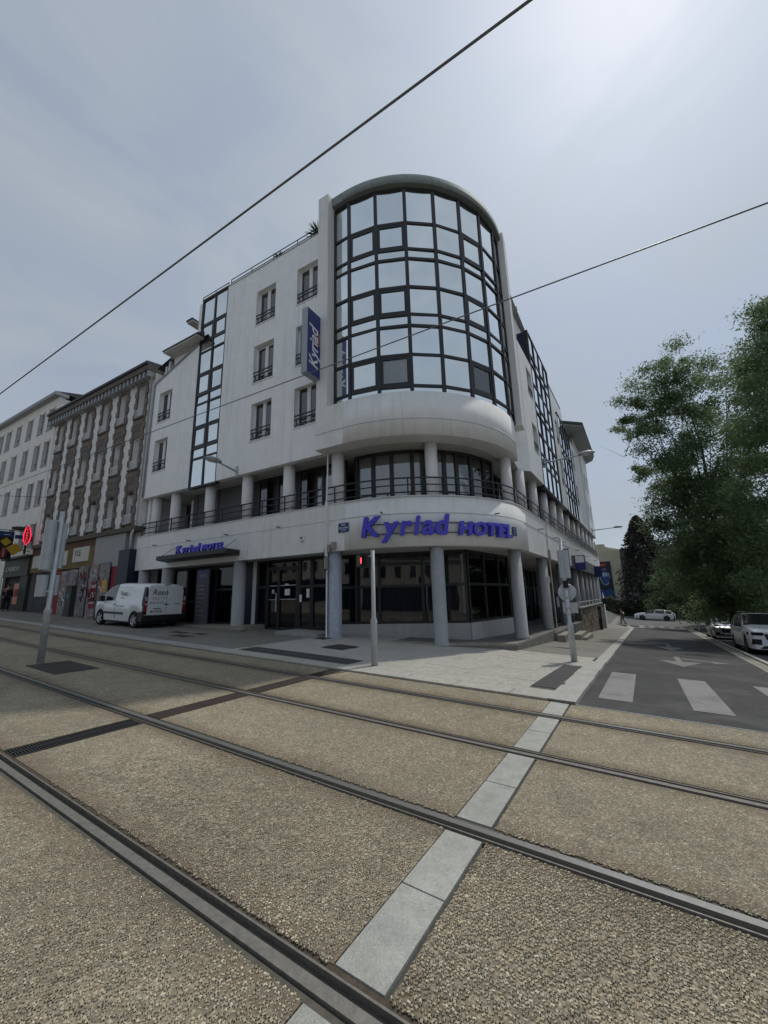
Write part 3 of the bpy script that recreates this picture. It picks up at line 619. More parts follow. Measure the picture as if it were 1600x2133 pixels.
# tower: base ring, piers, coping ring
AC0 = AC; AC = (0.6, 4.62)
k = MB(); arc_wall(k, 4.3, 5.0, -90, 7.0, 7.16, 8.80, 44); k.box(-0.66,0.6,-0.38,0.30,7.16,8.80,FL); k.add('tower_base', MT['grey_wall'], hotel)
k = MB(); arc_wall(k, 5.01, 5.022, -90, 6.8, 7.76, 7.80, 44); k.box(-0.66,0.6,-0.402,-0.39,7.76,7.80,FL); k.add('trim_line', MT['line'], hotel)
AC = AC0
MB().box(-0.66,-0.14,-0.36,0.5,8.803,18.8,FL).add('pier', MT['grey_wall'], hotel)
EF = arc_frame(5.25, 2.2)
MB().box(-0.05,0.62,-0.22,0.6,8.803,18.75,EF).add('pier', MT['grey_wall'], hotel)
k = MB(); arc_wall(k, 4.6, 5.34, -90, 2.0, 18.36, 18.80, 40); k.box(-0.138,0.4,-0.09,0.6,18.36,18.80,FL); k.add('coping', MT['copper_green'], hotel)
tw_pts = [(-0.12,0.12),(0.62,0.105)]+[(AC[0]+5.15*math.cos(R_(a)), AC[1]+5.15*math.sin(R_(a))) for a in (-74.1,-60.7,-47.3,-33.9,-20.5,-7.1,1.3)]
TZ = [(8.84,9.29,1),(9.29,10.57,2),(10.57,11.81,0),(11.81,12.30,1),(12.30,13.53,2),(13.53,14.84,0),(14.84,15.30,1),(15.30,16.56,2),(16.56,18.25,0)]
for ci in range(len(tw_pts)-1):
    (xa, ya), (xb, yb) = tw_pts[ci], tw_pts[ci+1]
    ln = math.hypot(xb-xa, yb-ya); Mf = FL @ frame(xa, ya, (xb-xa)/ln, (yb-ya)/ln)
    clear = {(0, 1)} if ci in (2, 5) else ()
    glazed_grid('tower_glazing', [0.0, ln], TZ, (0,) if ci in (1, 2, 5) else (), Mf, 0.0, clear, bar=0.055)
    MB().box(0.0,ln,0.16,0.2,8.85,18.25,Mf).add('glazing_backing', MT['dark_in'], hotel)
# tower soffit and core
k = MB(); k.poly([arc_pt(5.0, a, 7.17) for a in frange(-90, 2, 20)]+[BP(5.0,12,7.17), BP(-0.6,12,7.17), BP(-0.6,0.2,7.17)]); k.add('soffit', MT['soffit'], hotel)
# balcony band
k = MB(); k.box(-12.78,0.4,0.0,0.25,3.36,5.07,FL); arc_wall(k, 5.0, 5.25, -90, 0, 3.36, 5.07, 40); k.box(0.0,29.6,0.0,0.25,3.36,5.07,FR); k.add('balcony_band', MT['grey_wall'], hotel)
k = MB(); k.box(-12.78,0.4,-0.014,-0.001,4.475,4.505,FL); arc_wall(k, 5.251, 5.264, -90, 0, 4.475, 4.505, 40); k.box(0.0,11.0,-0.014,-0.001,4.475,4.505,FR); k.add('trim_line', MT['line'], hotel)
k = MB(); k.box(-12.78,0.42,-0.03,0.27,5.073,5.10,FL); arc_wall(k, 4.98, 5.28, -90, 0, 5.073, 5.10, 40); k.box(0.0,29.6,-0.03,0.27,5.073,5.10,FR); k.add('coping', MT['grey_wall'], hotel)
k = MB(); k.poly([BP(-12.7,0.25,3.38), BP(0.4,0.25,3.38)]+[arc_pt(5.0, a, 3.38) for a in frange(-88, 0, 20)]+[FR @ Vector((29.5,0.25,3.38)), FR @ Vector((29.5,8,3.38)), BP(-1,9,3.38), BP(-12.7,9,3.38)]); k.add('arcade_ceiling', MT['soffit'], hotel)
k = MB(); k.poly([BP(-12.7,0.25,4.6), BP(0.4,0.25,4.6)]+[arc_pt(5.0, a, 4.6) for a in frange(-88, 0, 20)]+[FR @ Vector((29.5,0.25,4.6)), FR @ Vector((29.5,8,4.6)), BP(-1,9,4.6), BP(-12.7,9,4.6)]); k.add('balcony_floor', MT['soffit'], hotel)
# spout stubs on the band
for X in (-11.0,-8.35,-5.75,-2.7): MB().path([FL @ Vector((X,0.02,4.52)), FL @ Vector((X,-0.22,4.50))], 0.022, 6).add('spout', MT['black'], hotel)
for a in (-74,-28): MB().path([arc_pt(5.2, a, 4.55), arc_pt(5.46, a, 4.53)], 0.022, 6).add('spout', MT['black'], hotel)
for w_ in (2.0,5.5,7.6,13.0,18.5,24.0): MB().path([FR @ Vector((w_,0.02,4.52)), FR @ Vector((w_,-0.25,4.50))], 0.022, 6).add('spout', MT['black'], hotel)
# columns
def zplat(X): return 0.36-0.045*min(max(X, -1), 6)
def column(M, z0, z1, r, m_, base=True):
    pr = [(r, z0), (r, z1)] if not base else [(r+0.035, z0), (r+0.035, z0+0.10), (r, z0+0.14), (r, z1)]
    return MB().lathe(pr, 22, M).add('column', m_, hotel)
for X in (-12.25,-10.25,-5.18): column(FL @ T(X,0.26,0), 0.4 if X > -9 else 0.5, 3.36, 0.26, MT['column'])
cp = column(FL @ T(-0.2,0.27,0), 0.3, 3.36, 0.24, MT['col_blue']); cp['label'] = 'bluish column at the corner, hung with cables'
for a in (-53.5,-10.5): column(FL @ T(AC[0]+4.94*math.cos(R_(a)), AC[1]+4.94*math.sin(R_(a)), 0), 0.1, 3.36, 0.23, MT['column'])
for w_ in (3.72,8.64,13.6,16.2,18.7,21.2,23.8,26.3): column(FR @ T(w_,0.33,0), -1.5, 3.36, 0.23, MT['column'], False)
for X in (-12.0,-10.35,-7.67,-5.14,-2.68,-0.19): column(FL @ T(X,0.42,0), 4.6, 7.16, 0.24, MT['column_up'], False)
for a in (-53.5,-8.5): column(FL @ T(AC[0]+4.82*math.cos(R_(a)), AC[1]+4.82*math.sin(R_(a)), 0), 4.6, 7.16, 0.225, MT['column_up'], False)
for w_ in (1.3,3.71,6.2,8.64,11.04,13.6,16.1,18.6,21.05,23.6,26.2,28.6): column(FR @ T(w_,0.42,0), 4.6, 7.2, 0.225, MT['column_up'], False)
# balcony railing
rl = MB()
for z in (5.26, 5.52, 5.77):
    rl.path([FL @ Vector((-12.6,0.1,z)), FL @ Vector((0.4,0.1,z))]+[arc_pt(5.15, a, z) for a in frange(-87, -3, 18)]+[FR @ Vector((0.0,0.1,z)), FR @ Vector((29.4,0.1,z))], 0.028 if z > 5.7 else 0.022, 6)
rail = rl.add('balcony_railing', MT['rail_paint'], hotel)
def rpost(p): MB().path([p, p+Vector((0,0,0.68))], 0.027, 6).add('post', MT['rail_paint'], rail)
for i in range(11): rpost(FL @ Vector((-12.6+1.25*i,0.1,5.09)))
for a in (-78,-64,-50.5,-37,-23,-9): rpost(arc_pt(5.15, a, 5.09))
for i in range(23): rpost(FR @ Vector((0.5+1.28*i,0.1,5.09)))
# balcony level glazing (left front)
gl = MB(); YB = 1.15
gl.box(-12.6,-9.6,YB+1.2,YB+1.25,4.6,7.16,FL); gl.add('recess_wall', MT['purple_in'], hotel)
MB().box(-10.0,-8.15,YB,YB+0.06,4.6,7.16,FL).add('shutter', MT['grey_panel'], hotel)
MB().box(-10.14,-10.0,YB-0.03,YB+0.1,4.6,6.9,FL).add('door_frame', MT['pvc'], hotel)
MB().box(-8.15,-7.9,YB,YB+0.06,4.6,7.16,FL).add('recess_wall', MT['purple_in'], hotel)
MB().box(-7.9,-6.1,YB,YB+0.06,4.6,7.16,FL).add('shutter', MT['grey_panel'], hotel)
MB().box(-6.1,-5.3,YB,YB+0.06,4.6,7.16,FL).add('recess_wall', MT['purple_in'], hotel)
MB().box(-9.7,-9.6,YB,YB+1.2,4.6,7.16,FL).add('recess_wall', MT['purple_in'], hotel)
def pleats(l, r, y, lo, hi, M, n, amp=0.03):
    cu = MB()
    for i in range(n+1):
        x = l+(r-l)*i/n; yy = y+amp*math.sin(i*1.7)+amp*0.4*math.sin(i*3.9+l); cu.pts([(x,yy,lo),(x,yy,hi)], M)
    for i in range(n): cu.face((2*i, 2*i+2, 2*i+3, 2*i+1), True)
    return cu
def glazed_bay(xs, z0, z1, y, M, nm, glass='glass', curt=None, head=0.10, mid=None, fw=0.06):
    fr = MB()
    for x in xs: fr.box(x-fw,x+fw,y-0.05,y+0.06,z0,z1,M)
    fr.box(xs[0],xs[-1],y-0.045,y+0.055,z1-head,z1,M); fr.box(xs[0],xs[-1],y-0.045,y+0.055,z0,z0+0.08,M)
    if mid: fr.box(xs[0],xs[-1],y-0.046,y+0.056,mid-0.05,mid+0.05,M)
    pt = fr.add(nm, MT['frame'], hotel)
    for i in range(len(xs)-1):
        zz = [(z0+0.08, z1-head)] if not mid else [(z0+0.08, mid-0.05), (mid+0.05, z1-head)]
        for (a, b) in zz:
            MB().box(xs[i]+fw,xs[i+1]-fw,y,y+0.01,a,b,M).add('pane', MT[glass], pt)
        if curt and curt[i]:
            pleats(xs[i]+0.02, xs[i+1]-0.02, y+0.11, z0, z1-0.05, M, max(8, int((xs[i+1]-xs[i])*22))).add('curtain', MT[curt[i]], pt)
    return pt
glazed_bay([-5.2,-4.0,-2.9], 4.6, 7.14, YB, FL, 'balcony_window', curt=['curtain_dk','curtain_dk'])
glazed_bay([-2.75,-1.45,-0.35], 4.6, 7.14, YB, FL, 'balcony_window', curt=[None,'curtain_dk'])
MB().box(-5.3,0.0,YB+1.6,YB+1.65,4.6,7.16,FL).add('room_back', MT['dark_in'], hotel)
# balcony level glazing (round corner)
RB = 4.2
angs = [-92,-82,-72,-61.5,-51.5,-44.6,-37.4,-28,-17.5,-8]
curts = ['curtain_dk','curtain_dk','curtain','curtain_dk',None,'curtain_dk','curtain_dk','curtain','curtain_dk']
for i in range(len(angs)-1):
    a = arc_pt(RB, angs[i], 0); b = arc_pt(RB, angs[i+1], 0); ln = (b-a).length
    Mf = frame(a.x, a.y, (b.x-a.x)/ln, (b.y-a.y)/ln)
    glazed_bay([0.0, ln], 4.6, 7.14, 0.0, Mf, 'corner_window', curt=[curts[i]], fw=0.075)
k = MB(); arc_wall(k, 3.0, 3.05, -100, 0, 4.6, 7.16, 20); k.add('room_back', MT['dark_in'], hotel)
# balcony level, right front
for i, w_ in enumerate(frange(0.2, 28.2, 11)):
    if i % 2 == 0: glazed_bay([w_, w_+1.2, w_+2.4], 4.6, 7.14, 1.5, FR, 'balcony_window', glass='dark_glass', curt=['curtain_dk', None])
    else: MB().box(w_, w_+2.5, 1.5, 1.6, 4.6, 7.16, FR).add('recess_wall', MT['purple_in'], hotel)
MB().box(0.2,29.4,3.0,3.1,4.6,7.16,FR).add('room_back', MT['dark_in'], hotel)
# right front upper walls
k = holed_wall(MB(), -0.1, 19.8, 7.2, 17.45, 0.58, 0.9, [(0.35,0.62,8.9,11.2),(0.35,0.62,11.9,13.9),(0.35,0.62,14.6,16.4),(2.1,3.4,14.15,16.1),(11.4,12.5,14.5,16.1)], FR); k.add('wall', MT['white_wall'], hotel)
MB().box(0.3,13,0.95,1.0,8,17,FR).add('room_back', MT['dark_in'], hotel)
hb = [(3.3,4.45,8.62,10.2),(3.3,4.45,11.7,13.3),(11.15,12.15,8.62,10.5),(11.15,12.15,11.6,13.4),(18.3,19.2,8.62,10.3),(18.3,19.2,11.6,13.3)]
segs = [(1.9,4.75),(10.1,12.4),(17.6,19.8)]
for (a, b) in segs:
    k = holed_wall(MB(), a, b, 7.2, 14.0, 0.0, 0.57, [h_ for h_ in hb if a < h_[0] < b], FR)
    if a < 2: k.prism([(1.15,0.575),(1.9,0.0),(1.9,0.575)], 7.2, 14.0, FR)
    k.add('projecting_wall', MT['white_wall'], hotel)
for (a, b, c, d) in hb+[(2.1,3.4,14.15,16.1)]:
    y_ = 0.0 if c < 14 else 0.58
    fr = MB().box(a,b,y_+0.28,y_+0.34,c,c+0.06,FR).box(a,b,y_+0.28,y_+0.34,d-0.06,d,FR).box(a,a+0.06,y_+0.28,y_+0.34,c,d,FR).box(b-0.06,b,y_+0.28,y_+0.34,c,d,FR).box((a+b)/2-0.05,(a+b)/2+0.05,y_+0.27,y_+0.34,c,d,FR)
    wd = fr.add('window', MT['pvc'], hotel)
    MB().box(a+0.06,b-0.06,y_+0.30,y_+0.31,c+0.06,d-0.06,FR).add('pane', MT['dark_glass'], wd)
    g = MB()
    for z in (c+0.38, c+0.55): g.box(a,b,y_+0.01,y_+0.05,z,z+0.045,FR)
    g.box(a+0.1,a+0.14,y_+0.012,y_+0.048,c+0.1,c+0.4,FR); g.add('guard_rail', MT['rail_paint'], wd)
RZ = [(7.15,8.5,0),(8.5,9.05,1),(9.05,10.2,2),(10.2,11.45,0),(11.45,11.95,1),(11.95,13.1,2),(13.1,14.35,0),(14.35,14.9,1),(14.9,16.3,0)]
glazed_grid('glass_strip', [4.78,6.1,7.43,8.75,10.07], RZ, (), FR, 0.03, bar=0.05)
MB().box(4.76,10.09,0.14,0.57,7.15,16.28,FR).add('strip_backing', MT['navy'], hotel)
glazed_grid('glass_strip', [12.43,13.7,15.0,16.3,17.57], RZ[:-2], (), FR, 0.03, bar=0.05)
MB().box(12.41,17.59,0.14,0.57,7.15,14.3,FR).add('strip_backing', MT['navy'], hotel)
# far section with stepped front and big eave
k = MB(); k.box(19.81,21.6,0.45,3.0,7.3,15.6,FR); k.box(21.6,25.5,0.2,3.0,7.3,15.59,FR); k.add('wall', MT['grey_wall'], hotel)
k = holed_wall(MB(), 25.5, 29.8, 7.3, 15.58, 0.05, 3.0, [(26.1,26.9,8.6,10.3),(27.9,28.7,8.6,10.3),(26.1,26.9,11.6,13.3),(27.9,28.7,11.6,13.3)], FR); k.add('wall', MT['white_wall'], hotel)
MB().box(25.6,29.7,0.4,0.45,8,14,FR).add('room_back', MT['dark_in'], hotel)
k = MB(); k.prism([(18.0,0.5),(19.5,-0.95),(29.0,-0.85),(30.2,-0.6),(30.9,0.1),(30.9,3.0),(18.0,3.0)], 15.6, 15.72, FR); k.add('eave', MT['grey_trim2'], hotel); k = MB(); k.prism([(17.9,0.5),(19.45,-1.0),(29.0,-0.9),(30.25,-0.65),(31.0,0.1),(31.0,3.0),(17.9,3.0)], 15.722, 15.95, FR); k.add('eave_fascia', MT['slate'], hotel)
MB().box(20.0,27.0,0.4,3.0,14.6,15.55,FR).add('wall', MT['purple_in'], hotel)
# soffit under the projecting right front
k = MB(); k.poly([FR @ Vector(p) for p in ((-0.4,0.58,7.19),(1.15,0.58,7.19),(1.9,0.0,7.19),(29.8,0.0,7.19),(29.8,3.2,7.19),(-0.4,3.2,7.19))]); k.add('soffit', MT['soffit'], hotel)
# roof, hidden walls and lift core so that the block is solid
k = MB(); k.poly([BP(-9.15,0.2,17.3), BP(0.4,0.2,17.3)]+[arc_pt(5.1, a, 17.3) for a in frange(-88, 0, 14)]+[FR @ Vector((19.8,0.8,17.3)), FR @ Vector((19.8,9,17.3)), FR @ Vector((6,9,17.3)), BP(-3,11,17.3), BP(-9.15,11,17.3)]); k.add('roof', MT['concrete'], hotel)
k = MB(); k.poly([arc_pt(5.1, a, 18.5) for a in frange(-90, 2, 14)]+[BP(0.4,5.2,18.5)]); k.add('roof', MT['concrete'], hotel)
k = MB(); k.box(-12.6,-3.0,10.5,10.8,0,17.2,FL); k.box(-12.64,-12.4,0.3,10.5,0.0,13.5,FL); k.box(-9.15,-9.0,5.9,10.6,0,17.3,FL); k.box(6.0,29.7,8.8,9.0,-2,14.0,FR); k.box(29.5,29.75,0.3,9,-2.5,14.3,FR); k.add('rear_wall', MT['white_wall'], hotel)
k = MB(); k.poly([BP(-12.64,0.1,13.78), BP(-9.0,0.1,14.95), BP(-9.0,10.5,14.95), BP(-12.64,10.5,13.78)]); k.add('roof', MT['slate'], hotel)
k = MB(); k.poly([FR @ Vector(p) for p in ((19.8,0.4,14.5),(29.7,0.1,14.39),(29.7,9,14.39),(19.8,9,14.5))]); k.add('roof', MT['slate'], hotel)
# gutter along the sloping roof edge, downpipe, overhanging eaves and dormer
k = MB(); k.path([FL @ Vector((-8.9,-0.03,14.95)), FL @ Vector((-12.5,-0.03,13.80)), FL @ Vector((-12.62,-0.05,13.6)), FL @ Vector((-12.62,-0.05,7.2))], 0.055, 8); k.add('gutter', MT['grey_alu'], hotel)
MB().box(-11.25,-9.155,0.16,3,13.9,15.04,FL).add('dormer_wall', MT['white_wall'], hotel)
MB().box(-11.35,-8.45,-0.46,-0.055,15.05,15.13,FL).add('eave', MT['soffit'], hotel)
MB().box(-11.35,-9.16,-0.054,2.5,15.05,15.13,FL).add('eave', MT['soffit'], hotel)
k = MB(); k.hexa([FL @ Vector(p) for p in ((-11.4,-0.52,15.132),(-8.40,-0.52,15.132),(-8.40,-0.055,15.132),(-11.4,-0.055,15.132),(-11.3,-0.46,15.24),(-8.45,-0.46,15.24),(-8.45,-0.06,15.52),(-11.3,-0.06,15.52))]); k.add('roof', MT['slate'], hotel)
k = MB(); k.hexa([FL @ Vector(p) for p in ((-11.4,-0.054,15.132),(-9.16,-0.054,15.132),(-9.16,4,15.132),(-11.4,4,15.132),(-11.3,-0.05,15.52),(-9.16,-0.05,15.52),(-9.16,3,16.4),(-11.0,3,16.4))]); k.add('roof', MT['slate'], hotel)
MB().box(-9.62,-9.155,-0.32,0.6,16.28,16.36,FL).add('eave', MT['soffit'], hotel); MB().box(-9.66,-9.155,-0.36,0.6,16.362,16.46,FL).add('roof', MT['slate'], hotel)
MB().box(-12.0,-11.86,0.12,2,13.8,14.75,FL).add('dormer_cheek', MT['pvc'], hotel); MB().box(-11.72,-11.58,0.12,2,13.9,15.0,FL).add('dormer_cheek', MT['pvc'], hotel); MB().box(-11.57,-11.26,0.3,0.35,14.0,15.0,FL).add('dormer_window', MT['car_glass'], hotel)
k = MB(); k.hexa([FL @ Vector(p) for p in ((-12.6,0.0,14.76),(-11.5,0.0,15.02),(-11.5,2,15.02),(-12.6,2,14.76),(-12.5,0.1,14.9),(-11.5,0.1,15.2),(-11.5,2,15.3),(-12.5,2,15.0))]); k.add('roof', MT['slate'], hotel)
# roof railings
def roof_rail(pts, h0, hs, step):
    k = MB()
    for hh in hs: k.path([p+Vector((0,0,h0+hh)) for p in pts], 0.022, 6)
    o = k.add('roof_railing', MT['rail_paint'], hotel)
    for a, b in zip(pts[:-1], pts[1:]):
        n = max(1, int((b-a).length/step))
        for i in range(n+1):
            p = a+(b-a)*i/n; MB().path([p+Vector((0,0,h0-0.02)), p+Vector((0,0,h0+hs[-1]))], 0.02, 6).add('post', MT['rail_paint'], o)
roof_rail([BP(-6.7,0.05), BP(-0.72,0.05)], 17.55, (0.16, 0.36), 1.35)
roof_rail([BP(-8.85,0.0), BP(-6.8,0.0)], 17.62, (0.14,), 1.0)
roof_rail([FR @ Vector((0.7,0.62,0)), FR @ Vector((19.6,0.62,0))], 17.47, (0.15, 0.33), 1.6)
# ground floor: platform and steps
def plat_z(X): return zplat(X)
k = MB(); edge = [(-0.75,0.02),(0.6,0.25),(3.2,1.05),(5.42,2.75),(5.80,9.0)]; inner = [(-0.75,6),(0.6,6),(3.0,6.5),(4.0,7),(4.4,9.0)]
for (a, b), (c, d) in zip(edge, inner): k.pts([BP(a, b, plat_z(a)), BP(c, d, plat_z(a)), BP(a, b, -0.8)])
for i in range(len(edge)-1): k.face((3*i, 3*i+3, 3*i+4, 3*i+1))
k.add('porch_floor', MT['porch'], hotel)
k = MB()
for (a, b), nx in zip(edge, range(9)): k.pts([BP(a, b, plat_z(a)+0.003), BP(a-0.02, b+0.38, plat_z(a)+0.003), BP(a, b, plat_z(a)-0.07), BP(a, b+0.02, plat_z(a)-0.071), BP(a+0.01, b+0.02, -0.9)])
for i in range(len(edge)-1):
    for e, f in ((0, 1), (0, 2), (2, 3)): k.face((5*i+e, 5*i+5+e, 5*i+5+f, 5*i+f))
k.add('porch_edge', MT['step'], hotel)
k = MB()
for (a, b) in edge: k.pts([BP(a, b+0.021, plat_z(a)-0.07), BP(a, b+0.021, -0.9)])
for i in range(len(edge)-1): k.face((2*i, 2*i+2, 2*i+3, 2*i+1))
k.add('porch_side', MT['plat_side'], hotel)
# left part: raised step, ramp to the door
MB().box(-12.9,-4.35,-0.15,3,0.0,0.74,FL).add('step', MT['step'], hotel)
MB().box(-12.9,-4.2,-0.42,-0.15,0.0,0.60,FL).add('step', MT['plat_side'], hotel)
MB().box(-4.33,-2.55,-0.1,3,0.0,0.50,FL).add('door_threshold', MT['concrete'], hotel)
k = MB(); k.hexa([FL @ Vector(p) for p in ((-2.53,-0.25,0.0),(-0.75,-0.1,0.0),(-0.75,3,0.0),(-2.53,3,0.0),(-2.53,-0.25,0.60),(-0.75,-0.1,0.52),(-0.75,3,0.52),(-2.53,3,0.60))]); k.add('ramp', MT['concrete'], hotel)
# ground-floor glazing on the left
YG = 1.0
glazed_bay([-12.2,-10.9], 0.74, 3.38, YG, FL, 'shop_window', 'dark_glass', mid=2.2)
glazed_bay([-10.85,-9.75,-8.75], 0.74, 3.38, YG, FL, 'glass_door', 'dark_glass', mid=1.75, curt=[None,'curtain_dk'])
glazed_bay([-7.6,-6.0], 0.74, 3.38, YG, FL, 'shop_window', 'dark_glass', mid=2.25)
MB().box(-8.75,-7.6,YG,YG+0.1,0.74,3.38,FL).add('panel', MT['navy'], hotel)
MB().box(-5.95,-5.20,YG-0.02,YG+0.1,0.74,3.38,FL).add('panel', MT['navy'], hotel)
MB().box(-5.17,-4.90,YG-0.04,YG+0.1,0.74,3.36,FL).add('white_panel', MT['pvc'], hotel)
glazed_bay([-4.88,-4.3], 0.74, 3.38, YG, FL, 'entrance_sidelight', 'glass', mid=2.25, curt=['curtain_br'])
door = MB()
for x in (-4.24,-3.62,-2.60): door.box(x-0.07,x+0.07,YG-0.06,YG+0.06,0.50,3.0,FL)
door.box(-4.3,-2.52,YG-0.055,YG+0.055,2.92,3.06,FL); door.box(-4.3,-2.52,YG-0.055,YG+0.055,0.50,0.64,FL); door.box(-4.3,-2.52,YG-0.05,YG+0.05,3.30,3.38,FL)
door = door.add('entrance_door', MT['frame'], hotel); door['label'] = 'dark framed glass entrance door with bars and notices'
for (a, b) in ((-4.17,-3.69),(-3.55,-2.67)): MB().box(a,b,YG,YG+0.01,0.64,2.92,FL).add('pane', MT['dark_glass'], door)
MB().box(-4.23,-2.59,YG,YG+0.01,3.06,3.30,FL).add('pane', MT['dark_glass'], door)
for z in (1.72, 2.28):
    MB().box(-4.17,-3.69,YG-0.03,YG-0.01,z,z+0.03,FL).add('door_bar', MT['galv'], door); MB().box(-3.55,-2.67,YG-0.03,YG-0.01,z,z+0.03,FL).add('door_bar', MT['galv'], door)
MB().box(-3.71,-3.67,YG-0.12,YG-0.08,1.25,2.0,FL).add('handle', MT['galv'], door)
MB().box(-3.30,-3.02,YG-0.02,YG-0.012,1.90,2.15,FL).add('notice', MT['curtain'], door)
MB().box(-4.02,-3.88,YG-0.02,YG-0.012,1.98,2.14,FL).add('notice', MT['curtain_dk'], door)
MB().box(-3.30,-3.1,YG-0.02,YG-0.012,2.31,2.36,FL).add('notice', MT['curtain'], door)
glazed_bay([-2.50,-1.88], 0.6, 3.38, YG, FL, 'entrance_sidelight', 'dark_glass', mid=2.22, curt=['curtain_br'])
MB().box(-2.44,-2.34,YG-0.09,YG-0.055,1.62,1.9,FL).add('intercom', MT['curtain'], hotel)
MB().box(-2.14,-2.0,YG-0.02,YG-0.005,1.78,2.12,FL).add('notice', MT['curtain'], hotel)
glazed_bay([-1.84,-1.1], 0.6, 3.38, YG, FL, 'shop_window', 'dark_glass', mid=2.22)
# ground-floor glazing round the corner: kinked bay on a low wall
kx = [(-1.08,1.3),(3.8,2.9),(4.42,6.7)]
for j, ((xa, ya), (xb, yb)) in enumerate(zip(kx[:-1], kx[1:])):
    ln = math.hypot(xb-xa, yb-ya); Mf = FL @ frame(xa, ya, (xb-xa)/ln, (yb-ya)/ln)
    MB().box(0,ln,-0.06,0.2,-0.3,0.75,Mf).add('low_wall', MT['low_wall'], hotel)
    xs = [0.06,0.95,1.85,3.5,ln-0.06] if j == 0 else [0.06,1.4,2.75,ln-0.06]
    glazed_bay(xs, 0.75, 3.38, 0.0, Mf, 'corner_shop_window', 'dark_glass', mid=2.12, curt=['curtain_br','curtain_dk','curtain_dk','curtain_dk'][:len(xs)-1] if j == 0 else ['curtain_dk', None, 'curtain_dk'], fw=0.05)
MB().box(-12.6,4.15,5.5,5.6,0,3.38,FL).add('room_back', MT['dark_in'], hotel)
MB().box(-12.6,-1,1.2,5.5,0.0,0.5,FL).add('room_floor', MT['dark_in'], hotel)
# arcade inner wall on the right
k = MB(); k.box(2.2,2.9,2.2,2.3,-0.3,3.38,FR); k.add('panel', MT['low_wall'], hotel)
k = MB(); k.box(1.6,12.2,2.6,2.7,-1.0,3.38,FR); k.add('arcade_wall', MT['grey_trim2'], hotel)
for i in range(4):
    a = 3.2+2.2*i; glazed_bay([a, a+0.9, a+1.8], 0.1, 3.2, 2.45, FR, 'shop_window', 'dark_glass', mid=2.1)
MB().box(0.2,28,6,6.1,-1.5,3.38,FR).add('room_back', MT['dark_in'], hotel)
# arcade floor and steps on the right
k = MB(); k.box(3.3,12.0,-0.05,3,-1.0,-0.02,FR); k.add('arcade_floor', MT['porch'], hotel)
for i, (a, b) in enumerate([(3.35,5.6),(5.9,8.3)]):
    MB().box(a, b, -0.40-0.3*i, -0.05-0.3*i if i else -0.06, -1.3, -0.12-0.18*i, FR).add('step', MT['step'], hotel)
MB().box(6.2,8.9,-0.9,-0.71,-1.3,-0.46,FR).add('step', MT['step'], hotel)
MT['stones'] = [mat('rubble_stone_%d' % i, c, 0.9, var=0.2, scale=8, bump=0.6, bscale=40) for i, c in enumerate([(0.23,0.19,0.145),(0.17,0.135,0.105),(0.29,0.25,0.19),(0.13,0.11,0.09)])]
sw = thing('rubble_wall', 'low rubble stone wall with handrail beside the arcade steps', 'wall', FR @ T(12,0,-0.6))
MB().box(12.0,28.0,0.0,0.28,-2.8,0.74,FR).add('wall_core', MT['mortar'], sw)
MB().box(12.0,28.05,-0.08,0.34,0.74,0.82,FR).add('coping', MT['concrete'], sw)
for r_ in range(8):
    x = 12.0+random.random()*0.2
    while x < 27.9:
        ln = random.uniform(0.35, 0.75); z = -1.7+0.3*r_
        piece('stone', x, min(x+ln-0.03, 28), -random.uniform(0.02,0.06), 0.05, z, z+0.27, random.choice(MT['stones']), sw, FR); x += ln
k = MB(); k.path([FR @ Vector((12.2,0.1,1.12)), FR @ Vector((27.8,0.1,1.12))], 0.025, 6); hr = k.add('handrail', MT['galv'], sw)
for i in range(9): MB().path([FR @ Vector((12.3+1.9*i,0.1,0.82)), FR @ Vector((12.3+1.9*i,0.1,1.12))], 0.02, 6).add('post', MT['galv'], hr)
# ---------------------------------------------------------------- lettering
deps = None
def text_mesh(txt, size, mat_, extrude=0.0, shear=0.0, bold=0.0, align='LEFT', name='lettering'):
    cu = bpy.data.curves.new('txt', 'FONT'); cu.body = txt; cu.size = size; cu.extrude = extrude; cu.shear = shear; cu.offset = bold; cu.align_x = align; cu.resolution_u = 3; cu.fill_mode = 'BOTH'
    o = bpy.data.objects.new('txt', cu); COL.objects.link(o)
    dg = bpy.context.evaluated_depsgraph_get(); me = bpy.data.meshes.new_from_object(o.evaluated_get(dg))
    bpy.data.objects.remove(o); bpy.data.curves.remove(cu)
    me.name = name; me.materials.clear(); me.materials.append(mat_)
    return me
RX = Matrix(((1,0,0,0),(0,0,-1,0),(0,1,0,0),(0,0,0,1)))     # text plane -> upright, facing outwards (-y)
def bbox(me):
    v = np.empty(len(me.vertices)*3, np.float32); me.vertices.foreach_get('co', v); v = v.reshape(-1, 3); return v.min(0), v.max(0)
def letters_on_arc(parent, txt, a0, a1, zbase, cap, R, mat_, depth, shear, bold, yfac=1.0):
    size = cap/0.70
    ms = [text_mesh(ch, size, mat_, depth/2, shear, bold, name='letter') for ch in txt]
    bbs = [bbox(q) for q in ms]; gap = 0.015*size
    tot = sum(b[1][0]-b[0][0] for b in bbs)+gap*(len(ms)-1)
    span = R_(a1-a0)*R; sx = span/tot; x = 0.0
    for q, b in zip(ms, bbs):
        wdt = b[1][0]-b[0][0]; cx = x+wdt/2; ang = a0+math.degrees(cx*sx/R)
        M = arc_frame(R, ang) @ T(0,0,zbase) @ RX @ Matrix.Diagonal((sx,1,1,1)) @ T(-(b[0][0]+wdt/2),0,0)
        link('letter', q, parent, M); x += wdt+gap
hs = thing('hotel_sign_letters', 'large blue Kyriad HOTEL letters on the curved corner band', 'sign', arc_frame(5.3, -52) @ T(0,0,3.6))
